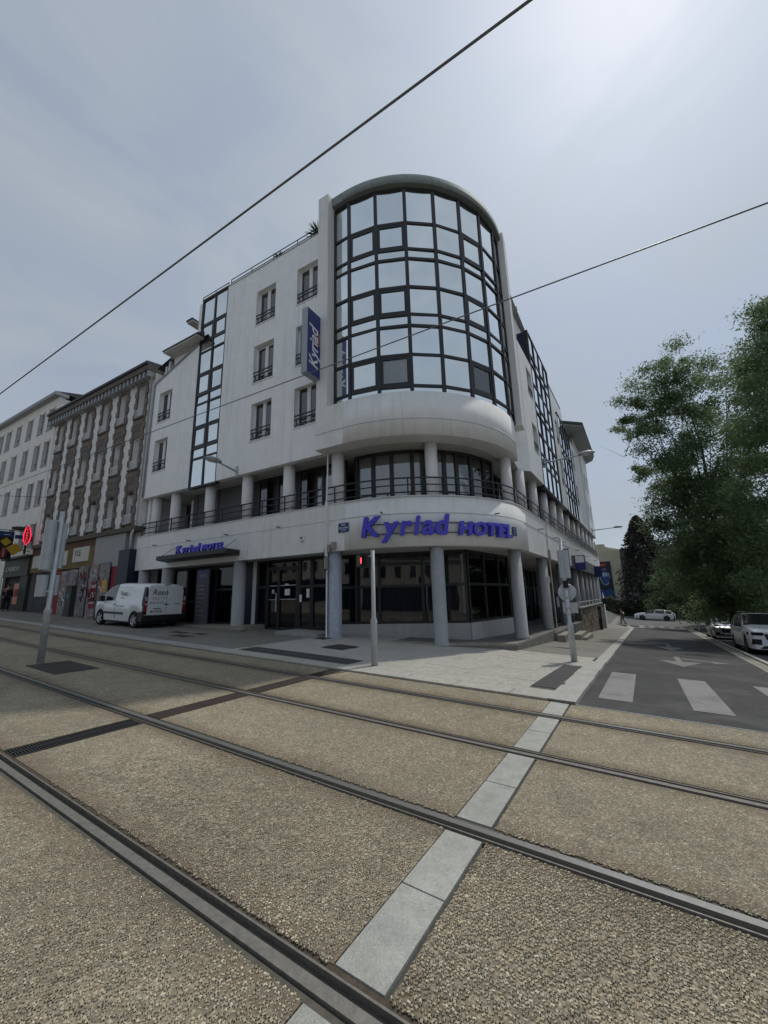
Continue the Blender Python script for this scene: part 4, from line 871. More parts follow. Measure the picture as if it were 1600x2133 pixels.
letters_on_arc(hs, 'Kyriad', -81.6, -49.5, 3.73, 0.66, 5.40, MT['letter'], 0.15, 0.17, 0.027)
letters_on_arc(hs, 'HOTEL', -46.3, -21.3, 3.71, 0.44, 5.40, MT['letter'], 0.15, 0.14, 0.026)
for z in (3.80, 4.14):
    k = MB(); k.path([arc_pt(5.29, a, z) for a in frange(-81, -22, 24)], 0.02, 4); k.add('mounting_rail', MT['grey_panel'], hs)
# entrance canopy with its own letters
cn_ = thing('entrance_canopy', 'thin dark flat canopy on the band above the hotel entrance', 'canopy', FL @ T(-7.3,-0.6,3.75))
k = MB(); k.hexa([FL @ Vector(p) for p in ((-9.6,-0.78,3.62),(-4.85,-0.78,3.62),(-4.95,-0.002,3.58),(-10.0,-0.002,3.58),(-9.6,-0.78,3.80),(-4.85,-0.78,3.80),(-4.95,-0.002,3.80),(-10.0,-0.002,3.80))]); k.add('canopy_slab', MT['frame'], cn_)
for X in (-9.3,-5.1): MB().path([FL @ Vector((X,-0.72,3.8)), FL @ Vector((X-0.1,-0.0,4.28))], 0.012, 5).add('tie_rod', MT['grey_panel'], cn_)
cl_ = thing('canopy_letters', 'small blue Kyriad HOTEL letters standing on the entrance canopy', 'sign', FL @ T(-7,-0.9,3.8))
x = -8.3
for txt, cap in (('Kyriad', 0.34), ('HOTEL', 0.25)):
    for ch in txt:
        q = text_mesh(ch, cap/0.70, MT['letter'], 0.05, 0.15, 0.012, name='letter'); b = bbox(q); wdt = (b[1][0]-b[0][0])*1.04
        link('letter', q, cl_, FL @ T(x-b[0][0]*1.04,-0.66,3.83) @ RX @ Matrix.Diagonal((1.04,1,1,1))); x += wdt+0.035
    x += 0.10
# blade sign
bs = thing('blade_sign', 'tall blue Kyriad hotel blade sign projecting from the left front', 'sign', FL @ T(-0.64,-0.7,10.05))
MB().box(-0.78,-0.50,-1.12,-0.30,10.03,12.82,FL).add('sign_case', MT['grey_alu'], bs)
MB().box(-0.499,-0.488,-1.10,-0.32,10.05,12.80,FL).add('sign_face', MT['blue_face'], bs)
MB().box(-0.79,-0.782,-1.10,-0.32,10.05,12.80,FL).add('sign_face', MT['blue_face'], bs)
BS = FL @ Matrix(((0,-0.0,1,-0.486),(0,-1,0,-0.44),(0,0,0,0),(0,0,0,1)))
def blade_text(txt, size, mat_, y, z, shear, bold, sx=1.0):
    q = text_mesh(txt, size, mat_, 0.004, shear, bold)
    # text x -> up, text y -> towards the street (-y), text z -> outwards (+x)
    Mt = Matrix(((0,0,1,-0.482),(0,1,0,y),(1,0,0,z),(0,0,0,1)))
    Mt = Matrix(((0,0,1,-0.482),(0,-1,0,y),(1,0,0,z),(0,0,0,1)))
    link('lettering', q, bs, FL @ Mt @ Matrix.Diagonal((sx,1,1,1)))
blade_text('Kyriad', 0.70, MT['white_paint'], -0.52, 10.35, 0.22, 0.012, 0.95)
blade_text('HOTEL', 0.17, MT['orange_paint'], -0.34, 11.45, 0.0, 0.006, 1.1)
for z in (10.4,11.5,12.5): MB().path([FL @ Vector((-0.64,-0.31,z)), FL @ Vector((-0.64,-0.29,z)), FL @ Vector((-0.40,-0.30,z))], 0.03, 6).add('bracket', MT['frame'], bs)
MB().box(-0.66,-0.62,-0.31,0.02,12.60,12.66,FL).add('bracket', MT['frame'], bs); MB().box(-0.66,-0.62,-0.31,0.02,10.2,10.26,FL).add('bracket', MT['frame'], bs)
# street name plates
p1 = thing('street_name_plate', 'blue RUE JEAN JAURES street plate left of the big letters', 'street sign', FL @ T(0.25,-0.02,4.0))
Mp = FL @ T(0.16,-0.03,4.0)
MB().box(0,0.44,-0.004,0.012,0,0.33,Mp).add('plate', MT['plate_blue'], p1)
for tx, sz, z in (('RUE', 0.085, 0.235), ('JEAN JAURES', 0.068, 0.135), ('DEPUTE SOCIALISTE', 0.032, 0.085), ('1859 - 1914', 0.035, 0.03)):
    link('lettering', text_mesh(tx, sz, MT['white_paint'], 0.001, 0, 0.001, 'CENTER'), p1, Mp @ T(0.22,-0.007,z) @ RX)
p2 = thing('street_name_plate', 'blue street name plate at the right end of the big letters', 'street sign', arc_frame(5.28, -17) @ T(0,0,3.85))
Mp = arc_frame(5.275, -16.6) @ T(-0.15,0,3.82)
MB().box(0,0.30,-0.012,0.004,0,0.33,Mp).add('plate', MT['plate_blue'], p2)
for tx, sz, z in (('RUE', 0.075, 0.235), ('Y. COLLET', 0.05, 0.14), ('1761 - 1851', 0.035, 0.05)): link('lettering', text_mesh(tx, sz, MT['white_paint'], 0.001, 0, 0.001, 'CENTER'), p2, Mp @ T(0.15,-0.015,z) @ RX)
# info panel, alarm box, cables
ip = thing('info_panel', 'dark grey hotel information panel with lettering behind the van', 'sign', FL @ T(-8.15,0.7,0.74))
MB().box(-8.6,-7.72,0.66,0.74,0.74,3.2,FL).add('board', MT['grey_panel'], ip); MB().box(-8.58,-7.74,0.653,0.659,2.75,3.18,FL).add('header', MT['blue_face'], ip)
link('lettering', text_mesh('Kyriad', 0.17, MT['curtain_dk'], 0.001, 0.2, 0.002, 'CENTER'), ip, FL @ T(-8.15,0.648,2.86) @ RX)
for i in range(8): MB().box(-8.45,-8.45+random.uniform(0.25,0.55),0.653,0.659,2.45-0.19*i,2.475-0.19*i,FL).add('text_line', MT['curtain_dk'], ip)
ab = thing('alarm_box', 'small white alarm box on the grey band', 'box', FL @ T(-1.5,-0.05,3.9)); MB().box(-1.62,-1.44,-0.07,-0.002,3.86,4.08,FL).add('case', MT['pvc'], ab); MB().lathe([(0.05,0),(0.045,0.012)], 10, FL @ T(-1.53,-0.071,3.97) @ Matrix.Rotation(R_(90),4,'X')).add('grille', MT['grey_panel'], ab)
dp = thing('cable_duct', 'cream cable duct and junction boxes running down the corner column', 'cable', FL @ T(-0.42,-0.06,0.3))
MB().box(-0.42,-0.32,-0.07,-0.004,3.2,5.2,FL).add('duct', MT['pvc'], dp); MB().path([FL @ Vector((-0.37,0.0,0.3)), FL @ Vector((-0.37,0.0,3.2))], 0.028, 8).add('pipe', MT['pvc'], dp)
MB().path([FL @ Vector((-0.37,-0.04,5.2)), FL @ Vector((-0.35,-0.02,6.0)), FL @ Vector((-0.37,0.02,7.14))], 0.03, 6).add('pipe', MT['pvc'], dp)
MB().box(-0.40,-0.30,-0.13,-0.01,2.75,3.15,FL).add('junction_box', MT['step'], dp); MB().box(-0.26,-0.16,-0.12,-0.01,3.33,3.6,FL).add('junction_box', MT['step'], dp); MB().box(-0.12,0.06,-0.10,-0.01,3.42,3.68,FL).add('junction_box', MT['step'], dp)
k = MB(); k.path([FL @ Vector((-0.45,-0.03,3.5)), FL @ Vector((-0.5,-0.05,3.0)), FL @ Vector((-0.43,-0.05,2.7)), FL @ Vector((-0.36,-0.08,2.8))], 0.012, 5); k.path([FL @ Vector((-0.45,-0.05,3.42)), FL @ Vector((0.0,-0.05,3.44))], 0.012, 5); k.add('cable', MT['black'], dp)
d2 = thing('cable_duct', 'thin cream conduit on the right side of the band', 'cable', FR @ T(3.7,-0.05,0.3))
MB().path([FR @ Vector((3.75,-0.03,-0.2)), FR @ Vector((3.75,-0.03,5.0))], 0.02, 6).add('pipe', MT['step'], d2); MB().box(3.68,3.82,-0.1,-0.005,3.3,3.75,FR).add('junction_box', MT['step'], d2); MB().box(3.5,3.62,0.02,0.1,2.2,2.5,FR).add('junction_box', MT['pvc'], d2)
# wall lamps
def wall_lamp(label, M, tilt=0.16, reach=1.7):
    "arm runs along -y of M and rises, with a lens-shaped head"
    o = thing('wall_lamp', label, 'street lamp', M, 'street lamps fixed to the hotel walls')
    MB().box(-0.06,0.06,-0.06,0.02,-0.25,0.25,M).add('wall_bracket', MT['galv'], o)
    MB().path([M @ Vector((0,0,0)), M @ Vector((0,-reach*0.5,reach*0.5*tilt)), M @ Vector((0,-reach,reach*tilt))], [0.05,0.04,0.03], 8).add('arm', MT['grey_alu'], o)
    Mh = M @ T(0,-reach-0.3,reach*tilt+0.02)
    MB().lathe([(0.02,0.16),(0.20,0.12),(0.33,0.02),(0.34,-0.01)], 16, Mh @ Matrix.Diagonal((0.7,1.2,1,1))).add('head', MT['grey_alu'], o)
    MB().lathe([(0.30,-0.012),(0.22,-0.06),(0.02,-0.07)], 14, Mh @ Matrix.Diagonal((0.7,1.2,1,1))).add('lens', MT['lamp_clear'], o)
def turned(M, deg): return M @ Matrix.Rotation(R_(deg), 4, 'Z')
wall_lamp('grey wall lamp on a short arm over the left front arcade', FL @ T(-5.39,0.0,7.30), 0.16, 0.95)
wall_lamp('grey wall lamp on a long arm reaching over the side road', FR @ T(5.5,0.0,8.61), 0.03, 1.75)
wall_lamp('far grey wall lamp at the end of the hotel side front', FR @ T(26.2,0.0,7.57), 0.03, 1.9)
# roof plants
def leaf_points(n, centre, rad, flat=1.0):
    d = np.random.normal(size=(n, 3)); d /= np.linalg.norm(d, axis=1)[:, None]
    r = np.random.random(n)**(1/2.2); return np.array(centre)+d*r[:, None]*np.array(rad)
def leaf_mesh(name, P, size, mat_, aspect=0.45, droop=0.3, jitter=0.4):
    n = len(P); a = np.random.normal(size=(n, 3)); a[:, 2] = a[:, 2]*0.6-droop; a /= np.linalg.norm(a, axis=1)[:, None]
    b = np.random.normal(size=(n, 3)); b -= (b*a).sum(1)[:, None]*a; b /= np.linalg.norm(b, axis=1)[:, None]
    s = size*(1-jitter+2*jitter*np.random.random(n))[:, None]
    L_, W_ = a*s, b*s*aspect
    V = np.stack([P-L_*0.5, P+W_*0.5, P+L_*0.5, P-W_*0.5], 1).reshape(-1, 3)
    return npmesh(name, V, np.arange(4*n).reshape(n, 4), mat_)
MT['leaf'] = leaf_mat('ash_leaf', (0.095,0.15,0.08), (0.27,0.355,0.18), 0.55)
MT['leaf_dark'] = leaf_mat('dark_leaf', (0.045,0.075,0.042), (0.12,0.165,0.08), 0.45)
MT['leaf_purple'] = leaf_mat('dark_bronze_leaf', (0.03,0.03,0.027), (0.07,0.065,0.055), 0.2)
MT['leaf_mid'] = leaf_mat('mid_leaf', (0.05,0.08,0.035), (0.12,0.16,0.07), 0.4)
MT['bark'] = mat('bark', (0.075,0.065,0.052), 0.9, var=0.35, scale=9, bump=0.8, bscale=25)
MT['bark_pale'] = mat('pale_bark', (0.20,0.19,0.16), 0.9, var=0.3, scale=9, bump=0.6, bscale=25)
def spiky(label, p, r, n):
    o = thing('roof_plant', label, 'plant', T(*p)); k = MB()
    for i in range(n):
        a = random.uniform(0, 6.28); e = random.uniform(0.2, 1.4); d = Vector((math.cos(a)*math.cos(e), math.sin(a)*math.cos(e), math.sin(e)))
        sd = Vector((-math.sin(a), math.cos(a), 0))*0.03; q = Vector(p)+Vector((0,0,0.22))
        b_ = k.pts([q-sd, q+sd, q+d*r*0.6+sd*0.8+Vector((0,0,0.02)), q+d*r-Vector((0,0,0.06)), q+d*r*0.6-sd*0.8]); k.face((b_, b_+1, b_+2, b_+3, b_+4))
    k.add('foliage', MT['leaf_mid'], o)
    MB().lathe([(0.12,0),(0.16,0.25)], 10, T(*p)).add('pot', MT['rust'], o)
spiky('spiky yucca on the roof edge beside the tower', BP(-1.15,0.35,17.5), 0.75, 70)
spiky('small green plant behind the roof railing of the left front', BP(-3.5,0.30,17.45), 0.45, 50)
for i, w_ in enumerate((4.6, 5.4)):
    o = thing('roof_plant', ['leafy shrub on the roof edge of the side front', 'smaller leafy shrub on the roof edge of the side front'][i], 'plant', FR @ T(w_,0.8,17.3))
    P = leaf_points(260-90*i, FR @ Vector((w_,0.75,17.75-0.1*i)), (0.4,0.4,0.45)); link('foliage', leaf_mesh('foliage', P, 0.14, MT['leaf_mid']), o); MB().box(w_-0.2,w_+0.2,0.6,0.9,17.3,17.55,FR).add('pot', MT['rust'], o)
# ---------------------------------------------------------------- neighbouring buildings on the left
MT['old_white'] = mat('old_white_render', (0.72,0.71,0.69), 0.9, var=0.08, scale=1.5, bump=0.3, bscale=60, streak=0.5, streak_col=(0.2,0.2,0.19))
MT['cream_wall'] = mat('cream_render', (0.74,0.72,0.68), 0.9, var=0.06, scale=1.5, streak=0.5, streak_col=(0.25,0.24,0.22))
MT['brown_stone'] = [mat('brown_stone_%d' % i, c, 0.9, var=0.18, scale=7, bump=0.5, bscale=40) for i, c in enumerate([(0.16,0.137,0.122),(0.135,0.117,0.106),(0.185,0.158,0.14)])]
MT['shutter_w'] = mat('white_roller_shutter', (0.50,0.51,0.52), 0.6, var=0.05)
MT['grey_trim'] = mat('grey_window_surround', (0.33,0.34,0.36), 0.85, var=0.08)
MT['ochre'] = mat('ochre_shop_board', (0.17,0.115,0.045), 0.8, var=0.3, scale=3, dirt=0.5)
MT['brown_board'] = mat('brown_shop_board', (0.105,0.05,0.03), 0.8, var=0.3, scale=3, dirt=0.4)
MT['worn_white'] = mat('peeling_white_board', (0.52,0.52,0.47), 0.8, var=0.08, scale=4, dirt=0.2)
MT['pale_panel'] = mat('pale_hoarding', (0.33,0.34,0.34), 0.8, var=0.06, streak=0.2)
MT['shop_green'] = mat('dark_green_shop_front', (0.035,0.042,0.036), 0.6, var=0.15)
MT['red_board'] = mat('red_board', (0.20,0.025,0.028), 0.7, var=0.25, scale=3)
MT['yellow'] = mat('yellow_sign', (0.48,0.32,0.03), 0.5, var=0.08)
MT['letter_grey'] = mat('pale_shop_lettering', (0.45,0.47,0.44), 0.6, var=0.05)
MT['neon'] = mat('red_lit_tube', (0.5,0.02,0.05), 0.4, var=0.02, emis=(1.0,0.05,0.10,0.8))
def graffiti(name, seed, base, cols):
    mt, t_, p = base_mat(name); n = t_.nodes; l = t_.links; p.inputs['Roughness'].default_value = 0.8
    geo = n.new('ShaderNodeNewGeometry'); cur = None
    rgb = n.new('ShaderNodeTexNoise'); rgb.inputs['Scale'].default_value = 3; rgb.inputs['Detail'].default_value = 5; l.new(geo.outputs['Position'], rgb.inputs['Vector'])
    m0 = n.new('ShaderNodeMix'); m0.data_type = 'RGBA'; m0.inputs[6].default_value = tuple(c*0.75 for c in base)+(1,); m0.inputs[7].default_value = tuple(c*1.2 for c in base)+(1,); l.new(rgb.outputs['Fac'], m0.inputs['Factor']); cur = m0.outputs[2]
    for i, (c, sc, wd) in enumerate(cols):
        mp = n.new('ShaderNodeMapping'); mp.inputs['Location'].default_value = (seed*3.1+i*7.7, seed+i*2.3, i*5.1); l.new(geo.outputs['Position'], mp.inputs['Vector'])
        nz = n.new('ShaderNodeTexNoise'); nz.inputs['Scale'].default_value = sc; nz.inputs['Detail'].default_value = 1.2; nz.inputs['Distortion'].default_value = 1.6; l.new(mp.outputs[0], nz.inputs['Vector'])
        sb = n.new('ShaderNodeMath'); sb.operation = 'SUBTRACT'; sb.inputs[1].default_value = 0.5; l.new(nz.outputs['Fac'], sb.inputs[0])
        ab = n.new('ShaderNodeMath'); ab.operation = 'ABSOLUTE'; l.new(sb.outputs[0], ab.inputs[0])
        lt = n.new('ShaderNodeMath'); lt.operation = 'LESS_THAN'; lt.inputs[1].default_value = wd; l.new(ab.outputs[0], lt.inputs[0])
        nm = n.new('ShaderNodeTexNoise'); nm.inputs['Scale'].default_value = 1.1; mp2 = n.new('ShaderNodeMapping'); mp2.inputs['Location'].default_value = (i*3.3, seed*1.7, i*9.1); l.new(geo.outputs['Position'], mp2.inputs['Vector']); l.new(mp2.outputs[0], nm.inputs['Vector'])
        g2 = n.new('ShaderNodeMath'); g2.operation = 'GREATER_THAN'; g2.inputs[1].default_value = 0.50; l.new(nm.outputs['Fac'], g2.inputs[0])
        mu = n.new('ShaderNodeMath'); mu.operation = 'MULTIPLY'; l.new(lt.outputs[0], mu.inputs[0]); l.new(g2.outputs[0], mu.inputs[1])
        mx = n.new('ShaderNodeMix'); mx.data_type = 'RGBA'; mx.inputs[7].default_value = c+(1,); l.new(mu.outputs[0], mx.inputs['Factor']); l.new(cur, mx.inputs[6]); cur = mx.outputs[2]
    l.new(cur, p.inputs['Base Color']); return mt
# --- stone-trimmed house
bh = thing('stone_trimmed_house', 'old white house with toothed brown stone window bands beside the hotel', 'building', FL @ T(-18.8,0,1.1))
CX = [-13.92-1.985*i for i in range(6)]
BR = [(5.92,7.75,True),(9.0,10.85,False),(12.1,14.05,False)]
OW = 0.37
holes = [(x-OW, x+OW, a, b) for x in CX for (a, b, _) in BR]
holed_wall(MB(), -25.0, -12.76, 5.7, 14.6, 0.04, 0.4, holes, FL).add('wall', MT['old_white'], bh)
NS = 24
for x in CX:
    for sgn in (-1, 1):
        for j in range(NS):
            z0 = 5.72+(14.2-5.72)*j/NS; wd = 0.19 if j % 2 else 0.30
            a, b = (x-OW-wd, x-OW-0.002) if sgn < 0 else (x+OW+0.002, x+OW+wd)
            piece('quoin_stone', a, b, -0.035-0.012*random.random(), 0.08, z0, z0+(14.2-5.72)/NS-0.012, random.choice(MT['brown_stone']), bh, FL)
    sp = [(7.77,8.98),(10.87,12.08),(14.07,14.3)]
    for (a, b) in sp:
        n = 3 if b-a > 0.5 else 1
        for j in range(n): piece('spandrel_stone', x-OW, x+OW, -0.02-0.01*j, 0.35, a+(b-a)*j/n, a+(b-a)*(j+1)/n-0.012, MT['brown_stone'][j % 3], bh, FL)
    for (a, b, arch) in BR:
        piece('window_sill', x-OW-0.1, x+OW+0.1, -0.13, 0.3, a-0.09, a, MT['brown_stone'][1], bh, FL)
        wd = MB().box(x-OW,x+OW,0.22,0.28,a,a+0.05,FL).box(x-OW,x+OW,0.22,0.28,b-0.05,b,FL).box(x-OW,x-OW+0.05,0.22,0.28,a,b,FL).box(x+OW-0.05,x+OW,0.22,0.28,a,b,FL).add('window', MT['pvc'], bh)
        cut = random.choice([0.0, 0.0, 0.0, 0.25, 0.6])
        MB().box(x-OW+0.05,x+OW-0.05,0.245,0.26,a+(b-a)*cut,b-0.05,FL).add('roller_shutter', MT['shutter_w'], wd)
        MB().box(x-OW+0.05,x+OW-0.05,0.27,0.30,a,b,FL).add('pane', MT['car_glass'], wd)
        if arch: MB().extr([(x-OW,b+0.001),(x-OW,b-0.16),(x-OW*0.6,b-0.06),(x,b-0.02),(x+OW*0.6,b-0.06),(x+OW,b-0.16),(x+OW,b+0.001)], 0.0, 0.3, FL).add('arch_stone', MT['brown_stone'][0], wd)
        g = MB()
        for z in (a+0.02, a+0.48): g.box(x-OW-0.02,x+OW+0.02,-0.07,-0.045,z,z+0.03,FL)
        for j in range(9): xx = x-OW+2*OW*j/8; g.box(xx-0.009,xx+0.009,-0.066,-0.048,a+0.05,a+0.48,FL)
        g.add('guard_rail', MT['pvc'], wd)
MB().box(-25.15,-12.80,-0.18,0.3,5.46,5.70,FL).add('sill_cornice', MT['mortar'], bh)
MB().extr([(-25.2,14.62),(-12.78,14.62),(-12.78,14.95),(-25.2,14.95)], -0.42, 0.5, FL).add('cornice', MT['brown_stone'][1], bh)
MB().extr([(-25.25,14.952),(-12.78,14.952),(-12.78,15.1),(-25.25,15.1)], -0.52, 0.5, FL).add('gutter', MT['slate'], bh)
for i in range(30):
    x = -25.0+i*0.415; piece('bracket', x, x+0.17, -0.36, 0.02, 14.25, 14.61, MT['grey_trim'] if i % 1 == 0 else MT['brown_stone'][0], bh, FL)
k = MB(); k.hexa([FL @ Vector(p) for p in ((-25.2,-0.5,15.1),(-12.78,-0.5,15.1),(-12.78,9,15.1),(-25.2,9,15.1),(-25.2,3,15.7),(-12.78,3,15.7),(-12.78,6,15.7),(-25.2,6,15.7))]); k.add('roof', MT['slate'], bh)
MB().box(-25.0,-12.78,0.4,9,0.5,15.0,FL).add('rear_block', MT['old_white'], bh)
MB().path([FL @ Vector((-12.88,-0.1,14.6)), FL @ Vector((-12.88,-0.1,5.6)), FL @ Vector((-13.0,-0.2,5.3)), FL @ Vector((-13.0,-0.2,4.3))], 0.06, 8).add('downpipe', MT['shutter_w'], bh)
# shop front below
MB().box(-25.2,-16.9,-0.06,0.4,5.02,5.46,FL).add('fascia_board', MT['brown_board'], bh)
MB().box(-25.2,-16.9,-0.05,0.4,3.85,5.02,FL).add('fascia_board', MT['ochre'], bh)
for (a, b, c, d) in ((-24.9,-22.6,4.15,4.95),(-22.4,-20.1,4.1,4.98),(-19.4,-17.5,4.2,5.05)): MB().box(a,b,-0.08,-0.052,c,d,FL).add('worn_sign_panel', MT['worn_white'], bh)
link('lettering', text_mesh('YLE', 0.48, MT['brown_board'], 0.002, 0, 0.004), bh, FL @ T(-19.2,-0.085,4.55) @ RX)
link('lettering', text_mesh('OR', 0.34, MT['brown_board'], 0.002, 0, 0.002), bh, FL @ T(-21.15,-0.085,4.15) @ RX)
MB().box(-16.88,-13.78,-0.07,0.4,3.70,5.44,FL).add('blank_panel', MT['pale_panel'], bh)
nv = MB().box(-13.72,-12.72,-0.35,0.3,0.6,4.45,FL).add('navy_pier', MT['navy'], bh)
gcols = [((0.45,0.45,0.45),2.3,0.03),((0.05,0.05,0.055),3.0,0.018),((0.10,0.11,0.22),1.8,0.035),((0.27,0.07,0.07),2.6,0.02),((0.36,0.30,0.18),2.1,0.022),((0.30,0.24,0.26),1.5,0.03)]
GM = [graffiti('graffiti_board_%d' % i, i+1, b, gcols) for i, b in enumerate([(0.21,0.20,0.185),(0.24,0.23,0.21),(0.19,0.185,0.175)])]
for i, (a, b, z0, z1, yo) in enumerate([(-20.5,-19.5,1.2,3.75,-0.05),(-19.48,-18.55,1.15,3.78,-0.05),(-17.95,-16.9,1.1,3.86,-0.22),(-16.88,-15.9,1.05,3.92,-0.16),(-15.88,-14.85,1.0,3.95,-0.12)]):
    MB().box(a,b,yo-0.03,yo,z0,z1,FL).add('graffiti_board', GM[i % 3], bh)
MB().box(-14.83,-13.75,-0.06,0.0,0.9,3.68,FL).add('red_panel', MT['red_board'], bh)
MB().box(-21.3,-20.6,-0.04,0.0,1.2,3.8,FL).add('red_panel', MT['red_board'], bh)
MB().box(-25.0,-21.3,0.02,0.35,1.0,3.85,FL).add('shop_front', MT['dark_in'], bh)
MB().box(-23.4,-23.05,-0.0,0.015,2.4,2.75,FL).add('notice', MT['grey_panel'], bh); MB().box(-22.6,-22.3,-0.0,0.015,2.4,2.75,FL).add('notice', MT['grey_panel'], bh)
MB().box(-18.55,-13.7,-0.01,0.35,0.8,3.85,FL).add('shop_front', MT['brown_stone'][0], bh)
random.seed(21)
for i in range(20):
    x = random.choice([random.uniform(-20.3,-18.8), random.uniform(-17.8,-15.1), random.uniform(-17.8,-15.1)]); z = random.uniform(1.7,3.4); yo = -0.092 if x < -18.5 else (-0.262 if x < -16.9 else (-0.202 if x < -15.9 else -0.162))
    P = []; lim = (-20.45,-18.6) if x < -18.5 else ((-17.9,-16.95) if x < -16.9 else ((-16.85,-15.95) if x < -15.9 else (-15.85,-14.9)))
    ph, fr_, am = random.uniform(0,6), random.uniform(6,11), random.uniform(0.10,0.24)
    for j in range(26):
        xx = x-0.35+0.7*j/25; zz = z+am*math.sin(ph+fr_*xx*1.6)+0.08*math.sin(ph*2+j*0.9)
        if lim[0] < xx < lim[1]: P.append(FL @ Vector((xx+0.06*math.sin(j*1.3),yo,zz)))
    if len(P) > 6:
        MB().path(P, random.uniform(0.018,0.035), 4).add('graffiti_tag', random.choice([MT['white_paint'], MT['black'], MT['curtain_dk'], MT['red_board'], MT['plate_blue'], MT['worn_white']]), bh)
po = thing('red_poster', 'red JEU poster stuck on the graffiti hoarding above the van bonnet', 'poster', FL @ T(-15.9,-0.2,2.2))
MB().box(-16.55,-15.92,-0.205,-0.20,1.55,3.0,FL).add('sheet', MT['red_board'], po)
for tx, sz, z in (('TOUT', 0.22, 2.62), ('JEU', 0.34, 2.14), ('RAYON', 0.16, 1.78)): link('lettering', text_mesh(tx, sz, MT['white_paint'], 0.001, 0, 0.004, 'CENTER'), po, FL @ T(-16.23,-0.21,z) @ RX)
p_o = thing('orange_poster', 'torn orange poster on the graffiti hoarding behind the van', 'poster', FL @ T(-15.3,-0.16,2.4)); MB().box(-15.55,-14.98,-0.165,-0.158,2.35,3.0,FL).add('sheet', MT['yellow'], p_o); MB().box(-15.45,-15.1,-0.17,-0.166,2.5,2.7,FL).add('print', MT['orange_paint'], p_o)
cab = thing('street_cabinet', 'dark green metal street cabinet against the graffiti boards', 'cabinet', FL @ T(-18.4,-0.4,1.15)); MB().box(-18.6,-17.95,-0.5,-0.06,1.1,2.75,FL).add('case', MT['shop_green'], cab); MB().box(-18.65,-17.9,-0.54,-0.03,2.75,2.82,FL).add('lid', MT['mortar'], cab); MB().box(-18.45,-18.1,-0.508,-0.502,2.1,2.35,FL).add('label_plate', MT['plate_blue'], cab)
# --- pale apartment house
ah = thing('pale_apartment_house', 'plain pale apartment house with rows of tall windows at far left', 'building', FL @ T(-30,0,1.4))
CX2 = [-25.95,-27.55,-29.6,-31.7,-33.7,-35.3]; RW = [(5.75,7.3),(8.65,10.45),(11.55,13.4),(14.35,15.95)]
holes = [(x-0.37, x+0.37, a, b) for x in CX2 for (a, b) in RW]
holed_wall(MB(), -36.2, -25.02, 5.05, 16.7, 0.0, 0.35, holes, FL).add('wall', MT['cream_wall'], ah)
for x in CX2:
    for (a, b) in RW:
        wd = MB().box(x-0.37,x+0.37,0.15,0.2,a,a+0.05,FL).box(x-0.37,x+0.37,0.15,0.2,b-0.05,b,FL).box(x-0.37,x-0.32,0.15,0.2,a,b,FL).box(x+0.32,x+0.37,0.15,0.2,a,b,FL).box(x-0.03,x+0.03,0.145,0.2,a,b,FL).add('window', MT['grey_trim'], ah)
        MB().box(x-0.32,x+0.32,0.18,0.2,a+0.05,b-0.05,FL).add('pane', MT['car_glass'], wd)
        MB().box(x-0.48,x+0.48,-0.05,0.0,a-0.09,a-0.005,FL).add('sill', MT['grey_trim'], wd)
        for sg in (-1, 1): MB().box(x+sg*0.43-0.055,x+sg*0.43+0.055,-0.022,0.0,a,b+0.09,FL).add('surround', MT['grey_trim'], wd)
        MB().box(x-0.32,x+0.32,0.04,0.06,a+0.42,a+0.45,FL).add('guard_rail', MT['rail_paint'], wd)
MB().box(-36.2,-25.02,0.35,9,0.5,16.6,FL).add('rear_block', MT['cream_wall'], ah)
MB().extr([(-36.3,16.7),(-24.9,16.7),(-24.9,16.95),(-36.3,16.95)], -0.35, 0.5, FL).add('cornice', MT['grey_trim'], ah)
k = MB(); k.hexa([FL @ Vector(p) for p in ((-36.3,-0.3,16.95),(-24.9,-0.3,16.95),(-24.9,9,16.95),(-36.3,9,16.95),(-36.3,2.4,17.7),(-24.9,2.4,17.7),(-24.9,7,17.7),(-36.3,7,17.7))]); k.add('roof', MT['slate'], ah)
# newsagent shop front in it
MB().box(-29.3,-25.25,-0.16,0.3,3.75,4.95,FL).add('shop_fascia', MT['shop_green'], ah)
MB().box(-29.5,-25.1,-0.35,0.3,4.95,5.1,FL).add('shop_cornice', MT['shop_green'], ah)
link('lettering', text_mesh("L'HEBDO", 0.42, MT['letter_grey'], 0.01, 0.2, 0.004), ah, FL @ T(-28.9,-0.175,4.15) @ RX @ Matrix.Diagonal((1.35,1,1,1)))
MB().box(-29.3,-28.9,-0.1,0.3,1.0,3.75,FL).add('pilaster', MT['shop_green'], ah); MB().box(-26.4,-25.25,-0.1,0.3,1.0,3.75,FL).add('pilaster', MT['shop_green'], ah)
MB().box(-28.9,-26.4,0.1,0.3,1.0,3.75,FL).add('shop_window', MT['dark_in'], ah)
MB().box(-27.7,-26.7,0.07,0.09,1.9,3.3,FL).add('poster_sheet', MT['orange_paint'], ah); MB().box(-27.5,-26.9,0.06,0.068,2.4,2.9,FL).add('poster_sheet', MT['red_board'], ah)
MB().box(-36.2,-29.3,0.0,0.35,1.0,5.05,FL).add('ground_floor_wall', MT['cream_wall'], ah)
for x in (-30.4,-32.4,-34.5): MB().box(x-0.5,x+0.5,-0.02,0.0,1.8,3.9,FL).add('ground_floor_window', MT['car_glass'], ah)
